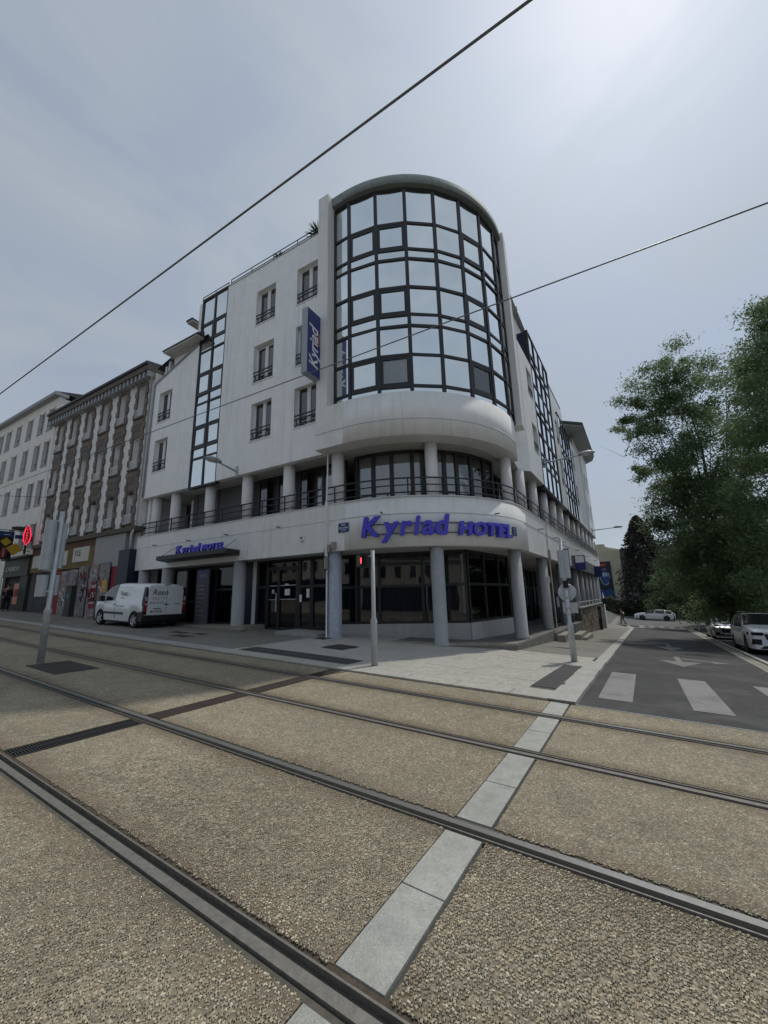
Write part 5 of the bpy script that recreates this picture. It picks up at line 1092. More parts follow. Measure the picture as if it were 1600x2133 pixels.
# --- house beyond
fh = thing('distant_slate_roof_house', 'distant grey house with slate mansard at the left picture edge', 'building', FL @ T(-44,0,1.9))
CX3 = [-37.2-1.9*i for i in range(8)]
holes = [(x-0.4, x+0.4, a, b) for x in CX3 for (a, b) in ((6,7.6),(9,10.7),(12,13.6))]
holed_wall(MB(), -54, -36.25, 0.8, 15.0, 0.0, 0.35, holes, FL).add('wall', MT['old_white'], fh)
for (a, b, c, d) in holes:
    wd = MB().box(a,b,0.15,0.18,c,c+0.05,FL).box((a+b)/2-0.03,(a+b)/2+0.03,0.15,0.18,c,d,FL).add('window', MT['pvc'], fh); MB().box(a,b,0.17,0.2,c,d,FL).add('pane', MT['car_glass'], wd)
MB().box(-54,-36.25,0.35,9,0.5,15,FL).add('rear_block', MT['old_white'], fh)
k = MB(); k.hexa([FL @ Vector(p) for p in ((-54,-0.3,15.0),(-36.35,-0.3,15.0),(-36.35,9,15.0),(-54,9,15.0),(-54,0.7,17.6),(-36.35,0.7,17.6),(-36.35,8,17.6),(-54,8,17.6))]); k.add('roof', MT['slate'], fh)
for i in range(4): x = -38-3.6*i; d_ = MB().box(x-0.7,x+0.7,-0.1,2,15.3,17.2,FL).add('dormer', MT['grey_trim'], fh); MB().box(x-0.5,x+0.5,-0.12,-0.101,15.5,17.0,FL).add('pane', MT['car_glass'], d_)
# blade signs over the newsagent
s1 = thing('tobacco_sign', 'lit red lozenge tobacconist sign projecting over the newsagent', 'sign', FL @ T(-25.2,-0.5,6.3))
loz = [(-0.52,5.72),(-0.66,5.95),(-0.70,6.35),(-0.64,6.8),(-0.52,7.02),(-0.40,6.8),(-0.32,6.35),(-0.36,5.95)]
k = MB(); n = len(loz); b_ = k.pts([FL @ Vector((-25.26,y,z)) for y, z in loz]+[FL @ Vector((-25.16,y,z)) for y, z in loz]); k.face(range(b_, b_+n)); k.face(range(b_+n, b_+2*n)[::-1])
for i in range(n): k.face((b_+i, b_+(i+1) % n, b_+n+(i+1) % n, b_+n+i))
k.add('sign_case', MT['red_board'], s1)
MB().path([FL @ Vector((-25.14,y,z)) for y, z in loz], 0.035, 6, close=True).add('light_tube', MT['neon'], s1)
for i, ch in enumerate('TABAC'): link('lettering', text_mesh(ch, 0.2, MT['neon'], 0.004, 0, 0.004, 'CENTER'), s1, FL @ Matrix(((0,0,1,-25.15),(1,0,0,-0.52),(0,1,0,6.66-0.19*i),(0,0,0,1))))
MB().box(-25.24,-25.18,-0.55,-0.45,5.1,5.75,FL).add('bracket', MT['black'], s1)
s2_ = thing('green_oval_sign', 'small dark green oval sign beside the red tobacconist sign', 'sign', FL @ T(-25.6,-0.8,6.9)); MB().lathe([(0.02,-0.03),(0.5,-0.03),(0.5,0.03),(0.02,0.03)], 20, FL @ T(-25.75,-0.75,6.85) @ Matrix.Rotation(R_(90),4,'Y') @ Matrix.Diagonal((0.28,0.9,1,1))).add('panel', MT['shop_green'], s2_); MB().path([FL @ Vector((-25.75,0.0,6.85)), FL @ Vector((-25.75,-0.4,6.85))], 0.02, 5).add('bracket', MT['black'], s2_)
s3_ = thing('banner_sign', 'blue and red sign bar behind the tobacconist lozenge', 'sign', FL @ T(-25.7,-0.4,6.3)); MB().box(-25.75,-25.65,-0.95,-0.5,6.15,6.4,FL).add('panel', MT['plate_blue'], s3_); MB().box(-25.75,-25.65,-0.497,-0.05,6.05,6.4,FL).add('panel', MT['red_board'], s3_)
s4_ = thing('yellow_diamond_sign', 'tilted yellow diamond sign over the newsagent fascia', 'sign', FL @ T(-25.9,-0.8,5.4)); k = MB(); dia = [(-0.42,5.42),(-0.80,5.88),(-1.24,5.52),(-0.86,5.05)]; b_ = k.pts([FL @ Vector((-25.95,y,z)) for y, z in dia]+[FL @ Vector((-25.82,y,z)) for y, z in dia]); k.face(range(b_, b_+4)); k.face(range(b_+4, b_+8)[::-1]); [k.face((b_+i, b_+(i+1) % 4, b_+4+(i+1) % 4, b_+4+i)) for i in range(4)]; k.add('panel', MT['yellow'], s4_); MB().path([FL @ Vector((-25.9,0,5.4)), FL @ Vector((-25.9,-0.5,5.42))], 0.025, 5).add('bracket', MT['black'], s4_)
s5_ = thing('black_panel_sign', 'black blade sign with blue header, yellow diamond and red oval', 'sign', FL @ T(-27,-1,5.6)); MB().box(-27.08,-26.95,-1.40,-0.62,4.85,6.75,FL).add('panel', MT['black_gloss'], s5_); MB().box(-26.949,-26.94,-1.38,-0.64,6.4,6.72,FL).add('header', MT['plate_blue'], s5_)
k = MB(); k.poly([FL @ Vector((-26.935,y,z)) for y, z in ((-1.0,6.35),(-0.70,6.05),(-1.0,5.75),(-1.30,6.05))]); k.add('diamond', MT['yellow'], s5_)
MB().lathe([(0.02,0),(0.3,0),(0.3,0.01)], 18, FL @ T(-26.938,-1.05,5.3) @ Matrix.Rotation(R_(90),4,'Y') @ Matrix.Diagonal((1.25,0.6,1,1))).add('oval', MT['red_board'], s5_); MB().path([FL @ Vector((-27,0,6.85)), FL @ Vector((-27,-1.4,6.85))], 0.025, 5).add('bracket', MT['black'], s5_)
for i, ch in enumerate('TABAC'): link('lettering', text_mesh(ch, 0.12, MT['white_paint'], 0.002, 0, 0.002, 'CENTER'), s5_, FL @ Matrix(((0,0,1,-26.925),(1,0,0,-1.05),(0,1,0,5.50-0.115*i),(0,0,0,1))))
link('lettering', text_mesh('presse', 0.13, MT['white_paint'], 0.002, 0, 0.001, 'CENTER'), s5_, FL @ Matrix(((0,0,1,-26.935),(1,0,0,-1.0),(0,1,0,6.51),(0,0,0,1))))
# ---------------------------------------------------------------- masts, signals, wires
def mast(name, label, p, h, zb, r1, r2, m_, cat='post'):
    o = thing(name, label, cat, T(*p)); MB().lathe([(r1,0),(r1,zb-0.03),(r1+0.012,zb),(r2,zb+0.12),(r2,h)], 18, T(*p)).add('pole', m_, o); return o
pl = P3(11.51,3.81,0.0)
tl = mast('signal_mast', 'leaning-looking galvanised mast with tram signal boxes at left between tracks', pl, 3.45, 1.1, 0.07, 0.048, MT['galv'], 'traffic light')
ML = Matrix.Translation(pl) @ Matrix.Rotation(R_(-58),4,'Z')
def ribbed(M, w_, d_, h_):
    k = MB(); n = 18; P = []
    for i in range(n):
        a = math.pi*i/(n-1); P.append((w_/2*math.cos(a), -d_*math.sin(a)-0.004*(i % 2)))
    k.prism(P, 0, h_, M); return k
bL = Vector((-0.83,-0.55,0)).normalized()
MS = Matrix.Translation(pl) @ Matrix.Rotation(R_(30),4,'Z')
camdir = Vector((-pl.x, -pl.y, 0)).normalized(); yaw = math.atan2(camdir.y, camdir.x)+math.pi/2
MS = Matrix.Translation(pl) @ Matrix.Rotation(yaw,4,'Z')          # local -y towards the camera
ribbed(MS @ T(-0.17,-0.0,2.05), 0.23, 0.15, 1.16).add('signal_case', MT['signal'], tl); MB().box(-0.285,-0.055,0.0,0.06,2.05,3.21,MS).add('signal_back', MT['black'], tl)
ribbed(MS @ T(0.08,0.09,2.1), 0.12, 0.07, 1.08).add('signal_case', MT['signal'], tl)
ribbed(MS @ T(-0.18,0.0,1.45), 0.21, 0.12, 0.48).add('signal_case', MT['signal'], tl); ribbed(MS @ T(0.07,0.09,1.48), 0.12, 0.07, 0.46).add('signal_case', MT['signal'], tl)
for z in (1.55,2.02,3.2): MB().box(-0.2,0.03,-0.03,0.0,z,z+0.03,MS).add('bracket', MT['galv'], tl)
pm = P3(5.20,7.77,0.035)
tm = mast('pedestrian_signal_post', 'pale grey post with lit red pedestrian signal at the paving corner', pm, 2.56, 0.93, 0.072, 0.046, MT['post_grey'], 'traffic light')
yaw = math.atan2(-pm.y, -pm.x)+math.pi/2; MS = Matrix.Translation(pm) @ Matrix.Rotation(yaw-0.35,4,'Z')
MB().box(-0.36,-0.10,-0.14,0.16,2.18,2.46,MS).add('signal_case', MT['black_gloss'], tm); MB().box(-0.12,-0.02,-0.02,0.02,2.42,2.45,MS).add('bracket', MT['galv'], tm)
MB().box(-0.35,-0.11,-0.145,-0.141,2.19,2.45,MS).add('lens', MT['car_glass'], tm)
MT['red_lit'] = mat('red_lit_man', (0.4,0.02,0.03), 0.4, emis=(1.0,0.06,0.09,2.2))
k = MB(); k.lathe([(0.018,0),(0.018,0.006)], 10, MS @ T(-0.24,-0.147,2.375) @ Matrix.Rotation(R_(90),4,'X')); k.box(-0.256,-0.224,-0.152,-0.147,2.30,2.352,MS); k.box(-0.249,-0.231,-0.152,-0.147,2.25,2.30,MS); k.add('red_man', MT['red_lit'], tm); 
pr = P3(1.77,12.43,0.035)
tr_ = mast('traffic_light_mast', 'galvanised mast with back of traffic light and round sign at the kerb', pr, 3.40, 0.93, 0.082, 0.047, MT['galv'], 'traffic light')
yaw = math.atan2(-pr.y, -pr.x)+math.pi/2; MS = Matrix.Translation(pr) @ Matrix.Rotation(yaw,4,'Z')
ribbed(MS @ T(0.085,-0.0,2.24), 0.18, 0.10, 0.80).add('signal_case', MT['signal'], tr_); MB().box(-0.05,0.19,0.0,0.03,2.2,3.08,MS).add('backing_board', MT['black_gloss'], tr_)
ribbed(MS @ T(-0.06,0.06,2.26), 0.12, 0.08, 0.78).add('signal_case', MT['signal'], tr_)
MB().box(-0.06,0.08,-0.10,0.08,1.98,2.18,MS).add('repeater_case', MT['black_gloss'], tr_)
MB().lathe([(0.02,-0.008),(0.225,-0.008),(0.24,0.0),(0.225,0.008),(0.02,0.008)], 30, MS @ T(0.02,0.07,1.85) @ Matrix.Rotation(R_(90),4,'X')).add('round_sign', MT['galv'], tr_)
MB().box(-0.13,0.25,0.065,0.08,1.28,1.57,MS).add('square_sign', MT['galv'], tr_)
for z in (1.25,1.42,1.7): MB().lathe([(0.075,z),(0.075,z+0.04)], 14, Matrix.Translation(pr)).add('clamp', MT['post_grey'], tr_)
MT['wire'] = mat('copper_wire', (0.14,0.15,0.17), 0.5, metal=0.3)
def wire(label, cc_, hh, r, t0=-14, t1=75):
    o = MB().path([P3(a, cc_)+Vector((0,0,hh)) for a in frange(t0, t1, 40)], r, 6).add('contact_wire', MT['wire']); tag(o, label, 'wire', 'overhead tram wires')
wire('thick overhead tram wire over the nearer track, crossing the upper sky', 2.35, 5.91, 0.012)
wire('overhead tram wire over the farther track, crossing in front of the hotel', 5.43, 5.99, 0.010)
o = MB().path([P3(33,12)+Vector((0,0,7.9)), P3(31,5.4)+Vector((0,0,6.6)), P3(31,-6)+Vector((0,0,7.9))], 0.012, 5).add('span_wire', MT['black']); tag(o, 'thin span wire above the street at far left', 'wire')
# extras on the side front
MB().box(10.9,27.1,-0.16,-0.002,3.22,4.02,FR).add('fascia_board', MT['grey_panel'], hotel)
bb = thing('blue_box_sign', 'small dark blue sign box on the side front fascia', 'sign', FR @ T(11,-0.4,3.4)); MB().box(10.9,11.05,-0.75,-0.17,3.1,4.0,FR).add('case', MT['blue_face'], bb); MB().box(10.885,10.898,-0.7,-0.22,3.55,3.95,FR).add('panel', MT['curtain'], bb)
bb2 = thing('blue_box_sign', 'dark blue sign box at the far end of the side front fascia', 'sign', FR @ T(22,-0.4,3.4)); MB().box(21.9,22.05,-0.7,-0.17,3.0,3.9,FR).add('case', MT['blue_face'], bb2)
# ---------------------------------------------------------------- vehicles
def interp(tb, x):
    if x <= tb[0][0]: return tb[0][1]
    for (a, va), (b, vb) in zip(tb[:-1], tb[1:]):
        if x <= b: return va+(vb-va)*(x-a)/(b-a)
    return tb[-1][1]
def wheel(parent, M, r, w_, rim_m, side):
    "wheel with its axle along y; side = +1 outer face towards +y"
    RM = M @ Matrix.Rotation(R_(-90*side), 4, 'X')
    wt = MB().lathe([(r*0.66,-w_/2),(r*0.93,-w_/2),(r,-w_/2+0.03),(r,w_/2-0.03),(r*0.93,w_/2),(r*0.68,w_/2),(r*0.66,w_/2-0.04)], 28, RM).add('wheel', MT['tyre'], parent)
    MB().lathe([(0.01,w_/2-0.07),(r*0.66,w_/2-0.07),(r*0.66,w_/2-0.06)], 24, RM).add('rim_well', MT['black'], wt)
    sp = MB()
    for i in range(5):
        a = 2*math.pi*i/5; c_, s_ = math.cos(a), math.sin(a)
        def rp(u, v_, z): return (u*c_-v_*s_, u*s_+v_*c_, z)
        sp.hexa([rp(0.03,-0.055,w_/2-0.06), rp(r*0.66,-0.04,w_/2-0.06), rp(r*0.66,0.04,w_/2-0.06), rp(0.03,0.055,w_/2-0.06), rp(0.03,-0.05,w_/2-0.015), rp(r*0.65,-0.035,w_/2-0.01), rp(r*0.65,0.035,w_/2-0.01), rp(0.03,0.05,w_/2-0.015)], RM)
    sp.lathe([(r*0.62,w_/2-0.05),(r*0.66,w_/2-0.005),(r*0.70,w_/2-0.005),(r*0.70,w_/2-0.05)], 28, RM); sp.lathe([(0.07,w_/2-0.05),(0.06,w_/2-0.005)], 12, RM)
    sp.add('rim', rim_m, wt)
def car_shell(root, M, S, paint):
    """lofted body; glass cells become parts of their own"""
    x0, x1 = S['x0'], S['x1']; Ra = S['r']+0.055
    xs = sorted(set([round(v, 3) for v in np.linspace(x0, x1, 64)]+[round(a+Ra*math.cos(q), 3) for a in S['axles'] for q in np.linspace(0, math.pi, 15)]+[v for g in S['side'] for v in g]+list(S['ws'])+list(S['rw'])))
    xs = [v for v in xs if x0 <= v <= x1]
    def ring(x):
        zb = interp(S.get('sill', [(x0,0.22),(x1,0.22)]), x)
        for a in S['axles']:
            if abs(x-a) < Ra: zb = max(zb, S['r']+math.sqrt(max(Ra*Ra-(x-a)**2, 0))-0.01)
        hw = interp(S['hw'], x); bl = interp(S['belt'], x); tp = max(interp(S['top'], x), bl+0.015); bl = max(bl, zb+0.05)
        rise = tp-bl; ry = hw*0.955-S['tumble']*rise
        e = min(0.055, rise*0.35)
        return [(hw*0.955, zb), (hw*0.985, zb+0.3*(bl-zb)), (hw, zb+0.6*(bl-zb)), (hw*0.99, bl-0.04*(bl-zb)), (hw*0.955, bl), ((hw*0.955+ry)/2+0.012, bl+rise*0.5), (ry, tp-e), (ry*0.72, tp-e*0.22), (0.0, tp)]
    rings = [ring(x) for x in xs]; nr = 9
    groups = {}
    def cls(i, j):
        xm = (xs[i]+xs[i+1])/2
        if j in (4, 5):
            for n_, (a, b) in enumerate(S['side']):
                if a < xm < b: return ('side', n_)
        if j >= 5 and S['ws'][0] < xm < S['ws'][1] and j >= 6: return ('ws', 0)
        if j >= 6 and S['rw'][0] < xm < S['rw'][1]: return ('rw', 0)
        return ('body', 0)
    for sg in (1, -1):
        for i in range(len(xs)-1):
            for j in range(nr-1):
                c_ = cls(i, j); key = c_ if c_[0] != 'side' else (c_[0], c_[1], sg)
                q = [(xs[i], rings[i][j]), (xs[i+1], rings[i+1][j]), (xs[i+1], rings[i+1][j+1]), (xs[i], rings[i][j+1])]
                off = 0.0
                groups.setdefault(key, []).append([(x, sg*y, z) for x, (y, z) in q] if sg > 0 else [(x, sg*y, z) for x, (y, z) in q][::-1])
    out = {}
    for key, qs in groups.items():
        k = MB(); idx = {}
        for q in qs:
            f = []
            for p in q:
                kk = (round(p[0], 4), round(p[1], 4), round(p[2], 4))
                if kk not in idx: idx[kk] = k.pts([p], M)
                f.append(idx[kk])
            if len(set(f)) > 2: k.face([v for n_, v in enumerate(f) if v not in f[:n_]], True)
        if key[0] == 'body':
            for i in (0, len(xs)-1):
                rr = rings[i]; b_ = k.pts([(xs[i], y, z) for y, z in rr]+[(xs[i], -y, z) for y, z in rr[::-1][1:]], M); k.face(range(b_, b_+2*nr-1))
        nm = {'body': 'body', 'side': 'side_window', 'ws': 'windscreen', 'rw': 'rear_window'}[key[0]]
        if S.get('van') and key[0] == 'rw': nm = 'roof_rear'
        out[key] = k.add(nm, paint if key[0] == 'body' else MT['car_glass'], root)
    hwm = max(v for _, v in S['hw'])-0.10
    MB().box(x0+0.12,x1-0.25,-hwm,hwm,0.16,0.72,M).add('underbody', MT['black'], root)
    for a in S['axles']:
        for sg in (1, -1): wheel(root, M @ T(a, sg*(max(v for _, v in S['hw'])-0.13), S['r']), S['r'], 0.20, S['rim'], sg)
    return out
def place(pc, fd):
    "matrix of a vehicle standing on the sloping ground at pc heading along fd"
    fd = Vector(fd).normalized(); a = Vector((pc[0]+fd[0]*1.3, pc[1]+fd[1]*1.3)); b = Vector((pc[0]-fd[0]*1.3, pc[1]-fd[1]*1.3))
    l_ = Vector((-fd[1], fd[0])); c_ = Vector((pc[0]+l_.x*0.8, pc[1]+l_.y*0.8)); d_ = Vector((pc[0]-l_.x*0.8, pc[1]-l_.y*0.8))
    fx = (Vector((a.x, a.y, gz(a.x, a.y)))-Vector((b.x, b.y, gz(b.x, b.y)))).normalized()
    ly = (Vector((c_.x, c_.y, gz(c_.x, c_.y)))-Vector((d_.x, d_.y, gz(d_.x, d_.y)))).normalized()
    up = fx.cross(ly).normalized(); ly = up.cross(fx)
    M = Matrix.Identity(4)
    for i in range(3): M[i][0], M[i][1], M[i][2] = fx[i], ly[i], up[i]
    M[0][3], M[1][3], M[2][3] = pc[0], pc[1], gz(pc[0], pc[1])+(pc[2] if len(pc) > 2 else 0)
    return M
REAR = Matrix(((0,0,-1,0),(-1,0,0,0),(0,1,0,0),(0,0,0,1)))       # text facing backwards
LEFT = Matrix(((-1,0,0,0),(0,0,1,0),(0,1,0,0),(0,0,0,1)))        # text facing left
FRONT = Matrix(((0,0,1,0),(1,0,0,0),(0,1,0,0),(0,0,0,1)))
# --- the van
pv = BP(-10.18,-1.05)
MV = place((pv.x, pv.y, 0.033), (-UX, -UY))
van = thing('delivery_van', 'white delivery van with Reso lettering parked before the hotel entrance', 'van', MV)
SV = dict(x0=-2.0, x1=2.2, r=0.32, axles=(1.36,-1.35), rim=MT['rim'], tumble=0.17, side=[(0.22,1.30)], ws=(0.98,1.62), rw=(-9,-8), van=True,
  top=[(-2.0,1.70),(-1.95,1.77),(-1.6,1.81),(0.0,1.83),(0.45,1.80),(0.8,1.70),(1.0,1.58),(1.35,1.31),(1.62,1.13),(1.95,1.02),(2.1,0.92),(2.2,0.72)],
  belt=[(-2.0,1.03),(0.2,1.06),(1.0,1.04),(1.35,1.03),(1.62,1.04),(1.95,0.92),(2.1,0.82),(2.2,0.62)],
  hw=[(-2.0,0.865),(-1.93,0.90),(-1.2,0.915),(1.2,0.915),(1.7,0.89),(1.95,0.82),(2.1,0.72),(2.2,0.52)], sill=[(-2.0,0.36),(-1.7,0.25),(1.8,0.24),(2.2,0.28)])
car_shell(van, MV, SV, MT['car_white'])
MB().box(-2.10,-1.86,-0.88,0.88,0.30,0.52,MV).add('bumper', MT['black_gloss'], van); MB().box(-2.02,-1.70,-0.918,-0.86,0.30,0.66,MV).add('bumper_corner', MT['black_gloss'], van); MB().box(-2.02,-1.70,0.86,0.918,0.30,0.66,MV).add('bumper_corner', MT['black_gloss'], van)
for (a, b, nm) in ((-0.02,0.76,'rear_door'),(-0.76,-0.03,'rear_door')):
    dv = MB().extr([(a,0.53),(b,0.53),(b,1.5),(b-0.05*(1 if b > 0 else 0),1.72),(a+0.05*(1 if a < -0.1 else 0),1.72),(a,1.5)], -2.03, -1.99, MV @ Matrix(((0,1,0,0),(1,0,0,0),(0,0,1,0),(0,0,0,1)))).add(nm, MT['car_white'], van)
MB().box(-2.036,-2.028,-0.028,-0.021,0.55,1.7,MV).add('door_gap', MT['black'], van)
for sg in (1, -1):
    k = MB(); k.extr([(0.775,0.55),(0.895,0.55),(0.895,1.15),(0.84,1.66),(0.80,1.66),(0.765,1.2)], -2.035, -1.86, MV @ Matrix(((0,1,0,0),(sg,0,0,0),(0,0,1,0),(0,0,0,1)))); tlp = k.add('tail_lamp', MT['black_gloss'], van); MB().box(-2.0415,-2.0355,0.785 if sg > 0 else -0.885,0.885 if sg > 0 else -0.785,0.66,0.925,MV).add('lamp_lens', MT['tail_red'], tlp); MB().box(-2.0415,-2.0355,0.785 if sg > 0 else -0.885,0.885 if sg > 0 else -0.785,1.005,1.095,MV).add('lamp_lens', MT['tail_red'], tlp)
    MB().box(-2.042,-2.036,sg*0.79 if sg > 0 else -0.875,0.875 if sg > 0 else sg*0.79,1.10,1.26,MV).add('lamp_lens', MT['lamp_clear'], tlp); MB().box(-2.042,-2.036,sg*0.79 if sg > 0 else -0.875,0.875 if sg > 0 else sg*0.79,0.93,1.0,MV).add('lamp_lens', MT['lamp_clear'], tlp)
    MB().extr([(0.80,1.29),(0.885,1.29),(0.845,1.62),(0.81,1.62)], -2.042, -2.036, MV @ Matrix(((0,1,0,0),(sg,0,0,0),(0,0,1,0),(0,0,0,1)))).add('lamp_cover', MT['black_gloss'], tlp)
    MB().box(0.98,1.16,sg*0.93 if sg > 0 else -1.12,1.12 if sg > 0 else sg*0.93,1.02,1.26,MV).add('door_mirror', MT['black_gloss'], van)
    MB().box(-0.55,1.0,sg*0.912 if sg > 0 else -0.925,0.925 if sg > 0 else sg*0.912,0.52,0.60,MV).add('rub_strip', MT['black_gloss'], van)
MB().box(-2.05,-2.03,0.15,0.62,0.62,0.74,MV).add('number_plate', MT['number_plate'], van); link('lettering', text_mesh('BK 530 DN', 0.105, MT['black'], 0.001, 0, 0.002, 'CENTER'), van, MV @ T(-2.052,0.385,0.64) @ REAR)
MB().box(-2.05,-2.03,0.2,0.5,0.77,0.80,MV).add('plate_lamp', MT['black'], van); MB().box(-2.055,-2.03,-0.12,0.05,0.93,0.97,MV).add('door_handle', MT['black'], van); MB().box(-2.045,-2.03,-0.62,-0.42,0.96,0.98,MV).add('hinge', MT['black'], van); MB().box(-2.04,-2.0,-0.15,0.10,1.735,1.765,MV).add('brake_lamp', MT['black'], van)
link('lettering', text_mesh('Reso', 0.33, MT['mortar'], 0.001, 0.15, 0.004), van, MV @ T(-2.034,0.60,1.33) @ REAR)
link('lettering', text_mesh('PLOMBERIE CHAUFFAGE', 0.055, MT['grey_panel'], 0.001), van, MV @ T(-2.034,0.63,1.20) @ REAR); link('lettering', text_mesh('SANITAIRE', 0.055, MT['grey_panel'], 0.001), van, MV @ T(-2.034,0.55,1.13) @ REAR)
link('lettering', text_mesh('06 62 14 24 62', 0.10, MT['mortar'], 0.001, 0, 0.001), van, MV @ T(-2.034,0.68,0.99) @ REAR)
SIDE = MV @ T(0,0.872,1.30) @ Matrix.Rotation(R_(-9.5),4,'X')
link('lettering', text_mesh('Reso', 0.27, MT['grey_panel'], 0.001, 0.15, 0.003), van, SIDE @ T(-0.18,0.017,0) @ LEFT); link('lettering', text_mesh('PLOMBERIE', 0.05, MT['grey_panel'], 0.001), van, SIDE @ T(-0.18,0.03,-0.12) @ LEFT)
link('lettering', text_mesh('06 62 14 24 62', 0.09, MT['grey_panel'], 0.001), van, MV @ T(-0.02,0.922,0.82) @ LEFT)
MB().box(0.14,0.26,0.905,0.935,0.90,0.93,MV).add('door_handle', MT['black'], van); MB().box(0.08,0.09,0.905,0.918,0.35,1.05,MV).add('door_gap', MT['mortar'], van); MB().box(-1.1,0.0,0.885,0.895,1.62,1.63,MV).add('roof_seam', MT['grey_panel'], van)
# --- cars
def nose(root, M, S, zg, zl, grille, suv=False):
    x1 = S['x1']; wc = interp(S['hw'], x1); xb = x1-0.30; wb = interp(S['hw'], xb)*0.985+0.012
    for sg in (1, -1):
        MB().prism([(x1+0.012,sg*wc*0.60),(x1+0.012,sg*(wc+0.006)),(xb,sg*(wb+0.022)),(xb-0.06,sg*(wb-0.1)),(x1-0.1,sg*wc*0.60)], zl-0.055, zl+0.06, M).add('headlight', MT['car_glass'] if suv else MT['lamp_clear'], root)
        MB().prism([(x1+0.013,sg*wc*0.70),(x1+0.013,sg*(wc+0.006)),(x1-0.16,sg*(wc+0.085)),(x1-0.2,sg*(wc-0.05)),(x1-0.1,sg*wc*0.70)], zl-0.40, zl-0.20, M).add('fog_lamp_recess', MT['black'], root)
        MB().box(S['mir'][0],S['mir'][0]+0.12,sg*(S['mir'][1]) if sg > 0 else -S['mir'][1]-0.2,S['mir'][1]+0.2 if sg > 0 else sg*S['mir'][1],S['mir'][2],S['mir'][2]+0.15,M).add('door_mirror', MT['black_gloss'], root)
    g0 = wc*0.58
    gr = MB().extr([(-g0*0.85,zg),(g0*0.85,zg),(g0,zg+0.21),(-g0,zg+0.21)], -0.02, 0.018, M @ T(x1,0,0) @ Matrix(((0,1,0,0),(1,0,0,0),(0,0,1,0),(0,0,0,1)))).add('grille', MT['black_gloss'], root)
    for i in range(4): MB().box(x1+0.0185,x1+0.026,-g0*0.85,g0*0.85,zg+0.03+0.047*i,zg+0.04+0.047*i,M).add('grille_bar', MT['rim_dark'], gr)
    MB().box(x1+0.005,x1+0.03,-0.26,0.26,zg-0.15,zg-0.04,M).add('number_plate', MT['number_plate'], root); link('lettering', text_mesh('FT 847 KB', 0.085, MT['black'], 0.001, 0, 0.001, 'CENTER'), root, M @ T(x1+0.032,0,zg-0.13) @ FRONT)
    MB().extr([(-wc*0.8,0.25),(wc*0.8,0.25),(wc*0.62,0.36),(-wc*0.62,0.36)], -0.02, 0.016, M @ T(x1,0,0) @ Matrix(((0,1,0,0),(1,0,0,0),(0,0,1,0),(0,0,0,1)))).add('lower_grille', MT['black'], root)
    MB().box(x1-0.95,x1-0.75,-0.02,0.02,interp(S['top'],x1-0.8)+0.002,interp(S['top'],x1-0.8)+0.012,M).add('badge', MT['rim'], root)
q = P3(-4.28, 23.9); MS_ = place((q.x, q.y, -0.03), (-CD.x, -CD.y))
suv = thing('parked_suv', 'white parked SUV with dark grille at the right picture edge', 'car', MS_)
SS = dict(x0=-2.2, x1=2.25, r=0.345, axles=(1.34,-1.34), rim=MT['rim_dark'], tumble=0.26, side=[(-1.55,-1.0),(-0.92,-0.05),(0.03,0.95)], ws=(0.55,1.22), rw=(-2.0,-1.72),
  top=[(-2.2,1.0),(-2.05,1.32),(-1.75,1.55),(-1.0,1.63),(0.2,1.64),(0.55,1.60),(1.22,1.15),(1.35,1.12),(2.0,1.02),(2.17,0.96),(2.25,0.88)],
  belt=[(-2.2,0.9),(-1.8,1.08),(0.0,1.03),(1.22,1.04),(1.4,1.05),(2.0,0.95),(2.17,0.89),(2.25,0.82)],
  hw=[(-2.2,0.70),(-2.0,0.86),(-1.2,0.92),(1.2,0.92),(1.8,0.91),(2.1,0.86),(2.25,0.76)], sill=[(-2.2,0.40),(-1.9,0.26),(1.9,0.24),(2.25,0.22)], mir=(0.85,0.90,1.05))
car_shell(suv, MS_, SS, MT['car_white']); nose(suv, MS_, SS, 0.60, 0.80, 1, True)
for sg in (1, -1): MB().box(-1.3,0.4,sg*0.60 if sg > 0 else -0.64,0.64 if sg > 0 else sg*0.60,1.66,1.69,MS_).add('roof_rail', MT['rim'], suv)
q = P3(-4.55, 36.9); MS_ = place((q.x, q.y, -0.03), (-CD.x, -CD.y))
sil = thing('parked_car', 'silver parked car with glinting bonnet behind the white SUV', 'car', MS_)
SC = dict(x0=-2.1, x1=2.1, r=0.31, axles=(1.28,-1.28), rim=MT['rim_dark'], tumble=0.30, side=[(-1.45,-0.85),(-0.78,0.05),(0.12,0.95)], ws=(0.45,1.2), rw=(-1.95,-1.45),
  top=[(-2.1,0.9),(-1.95,1.1),(-1.45,1.40),(-0.6,1.47),(0.1,1.46),(0.45,1.40),(1.2,1.0),(1.3,0.98),(1.85,0.86),(2.02,0.79),(2.1,0.70)],
  belt=[(-2.1,0.82),(-1.7,0.96),(0.0,0.90),(1.2,0.89),(1.35,0.91),(1.85,0.79),(2.02,0.72),(2.1,0.64)],
  hw=[(-2.1,0.68),(-1.9,0.82),(-1.2,0.88),(1.2,0.88),(1.7,0.86),(1.98,0.80),(2.1,0.68)], sill=[(-2.1,0.34),(-1.8,0.21),(1.8,0.2),(2.1,0.2)], mir=(0.75,0.86,0.90))
car_shell(sil, MS_, SC, MT['car_silver']); nose(sil, MS_, SC, 0.46, 0.66, 1)
q = P3(-1.15, 69.0); MS_ = place((q.x, q.y, -0.02), (TD.x, TD.y))
est = thing('estate_car', 'white estate car crossing at the far end of the side road', 'car', MS_)
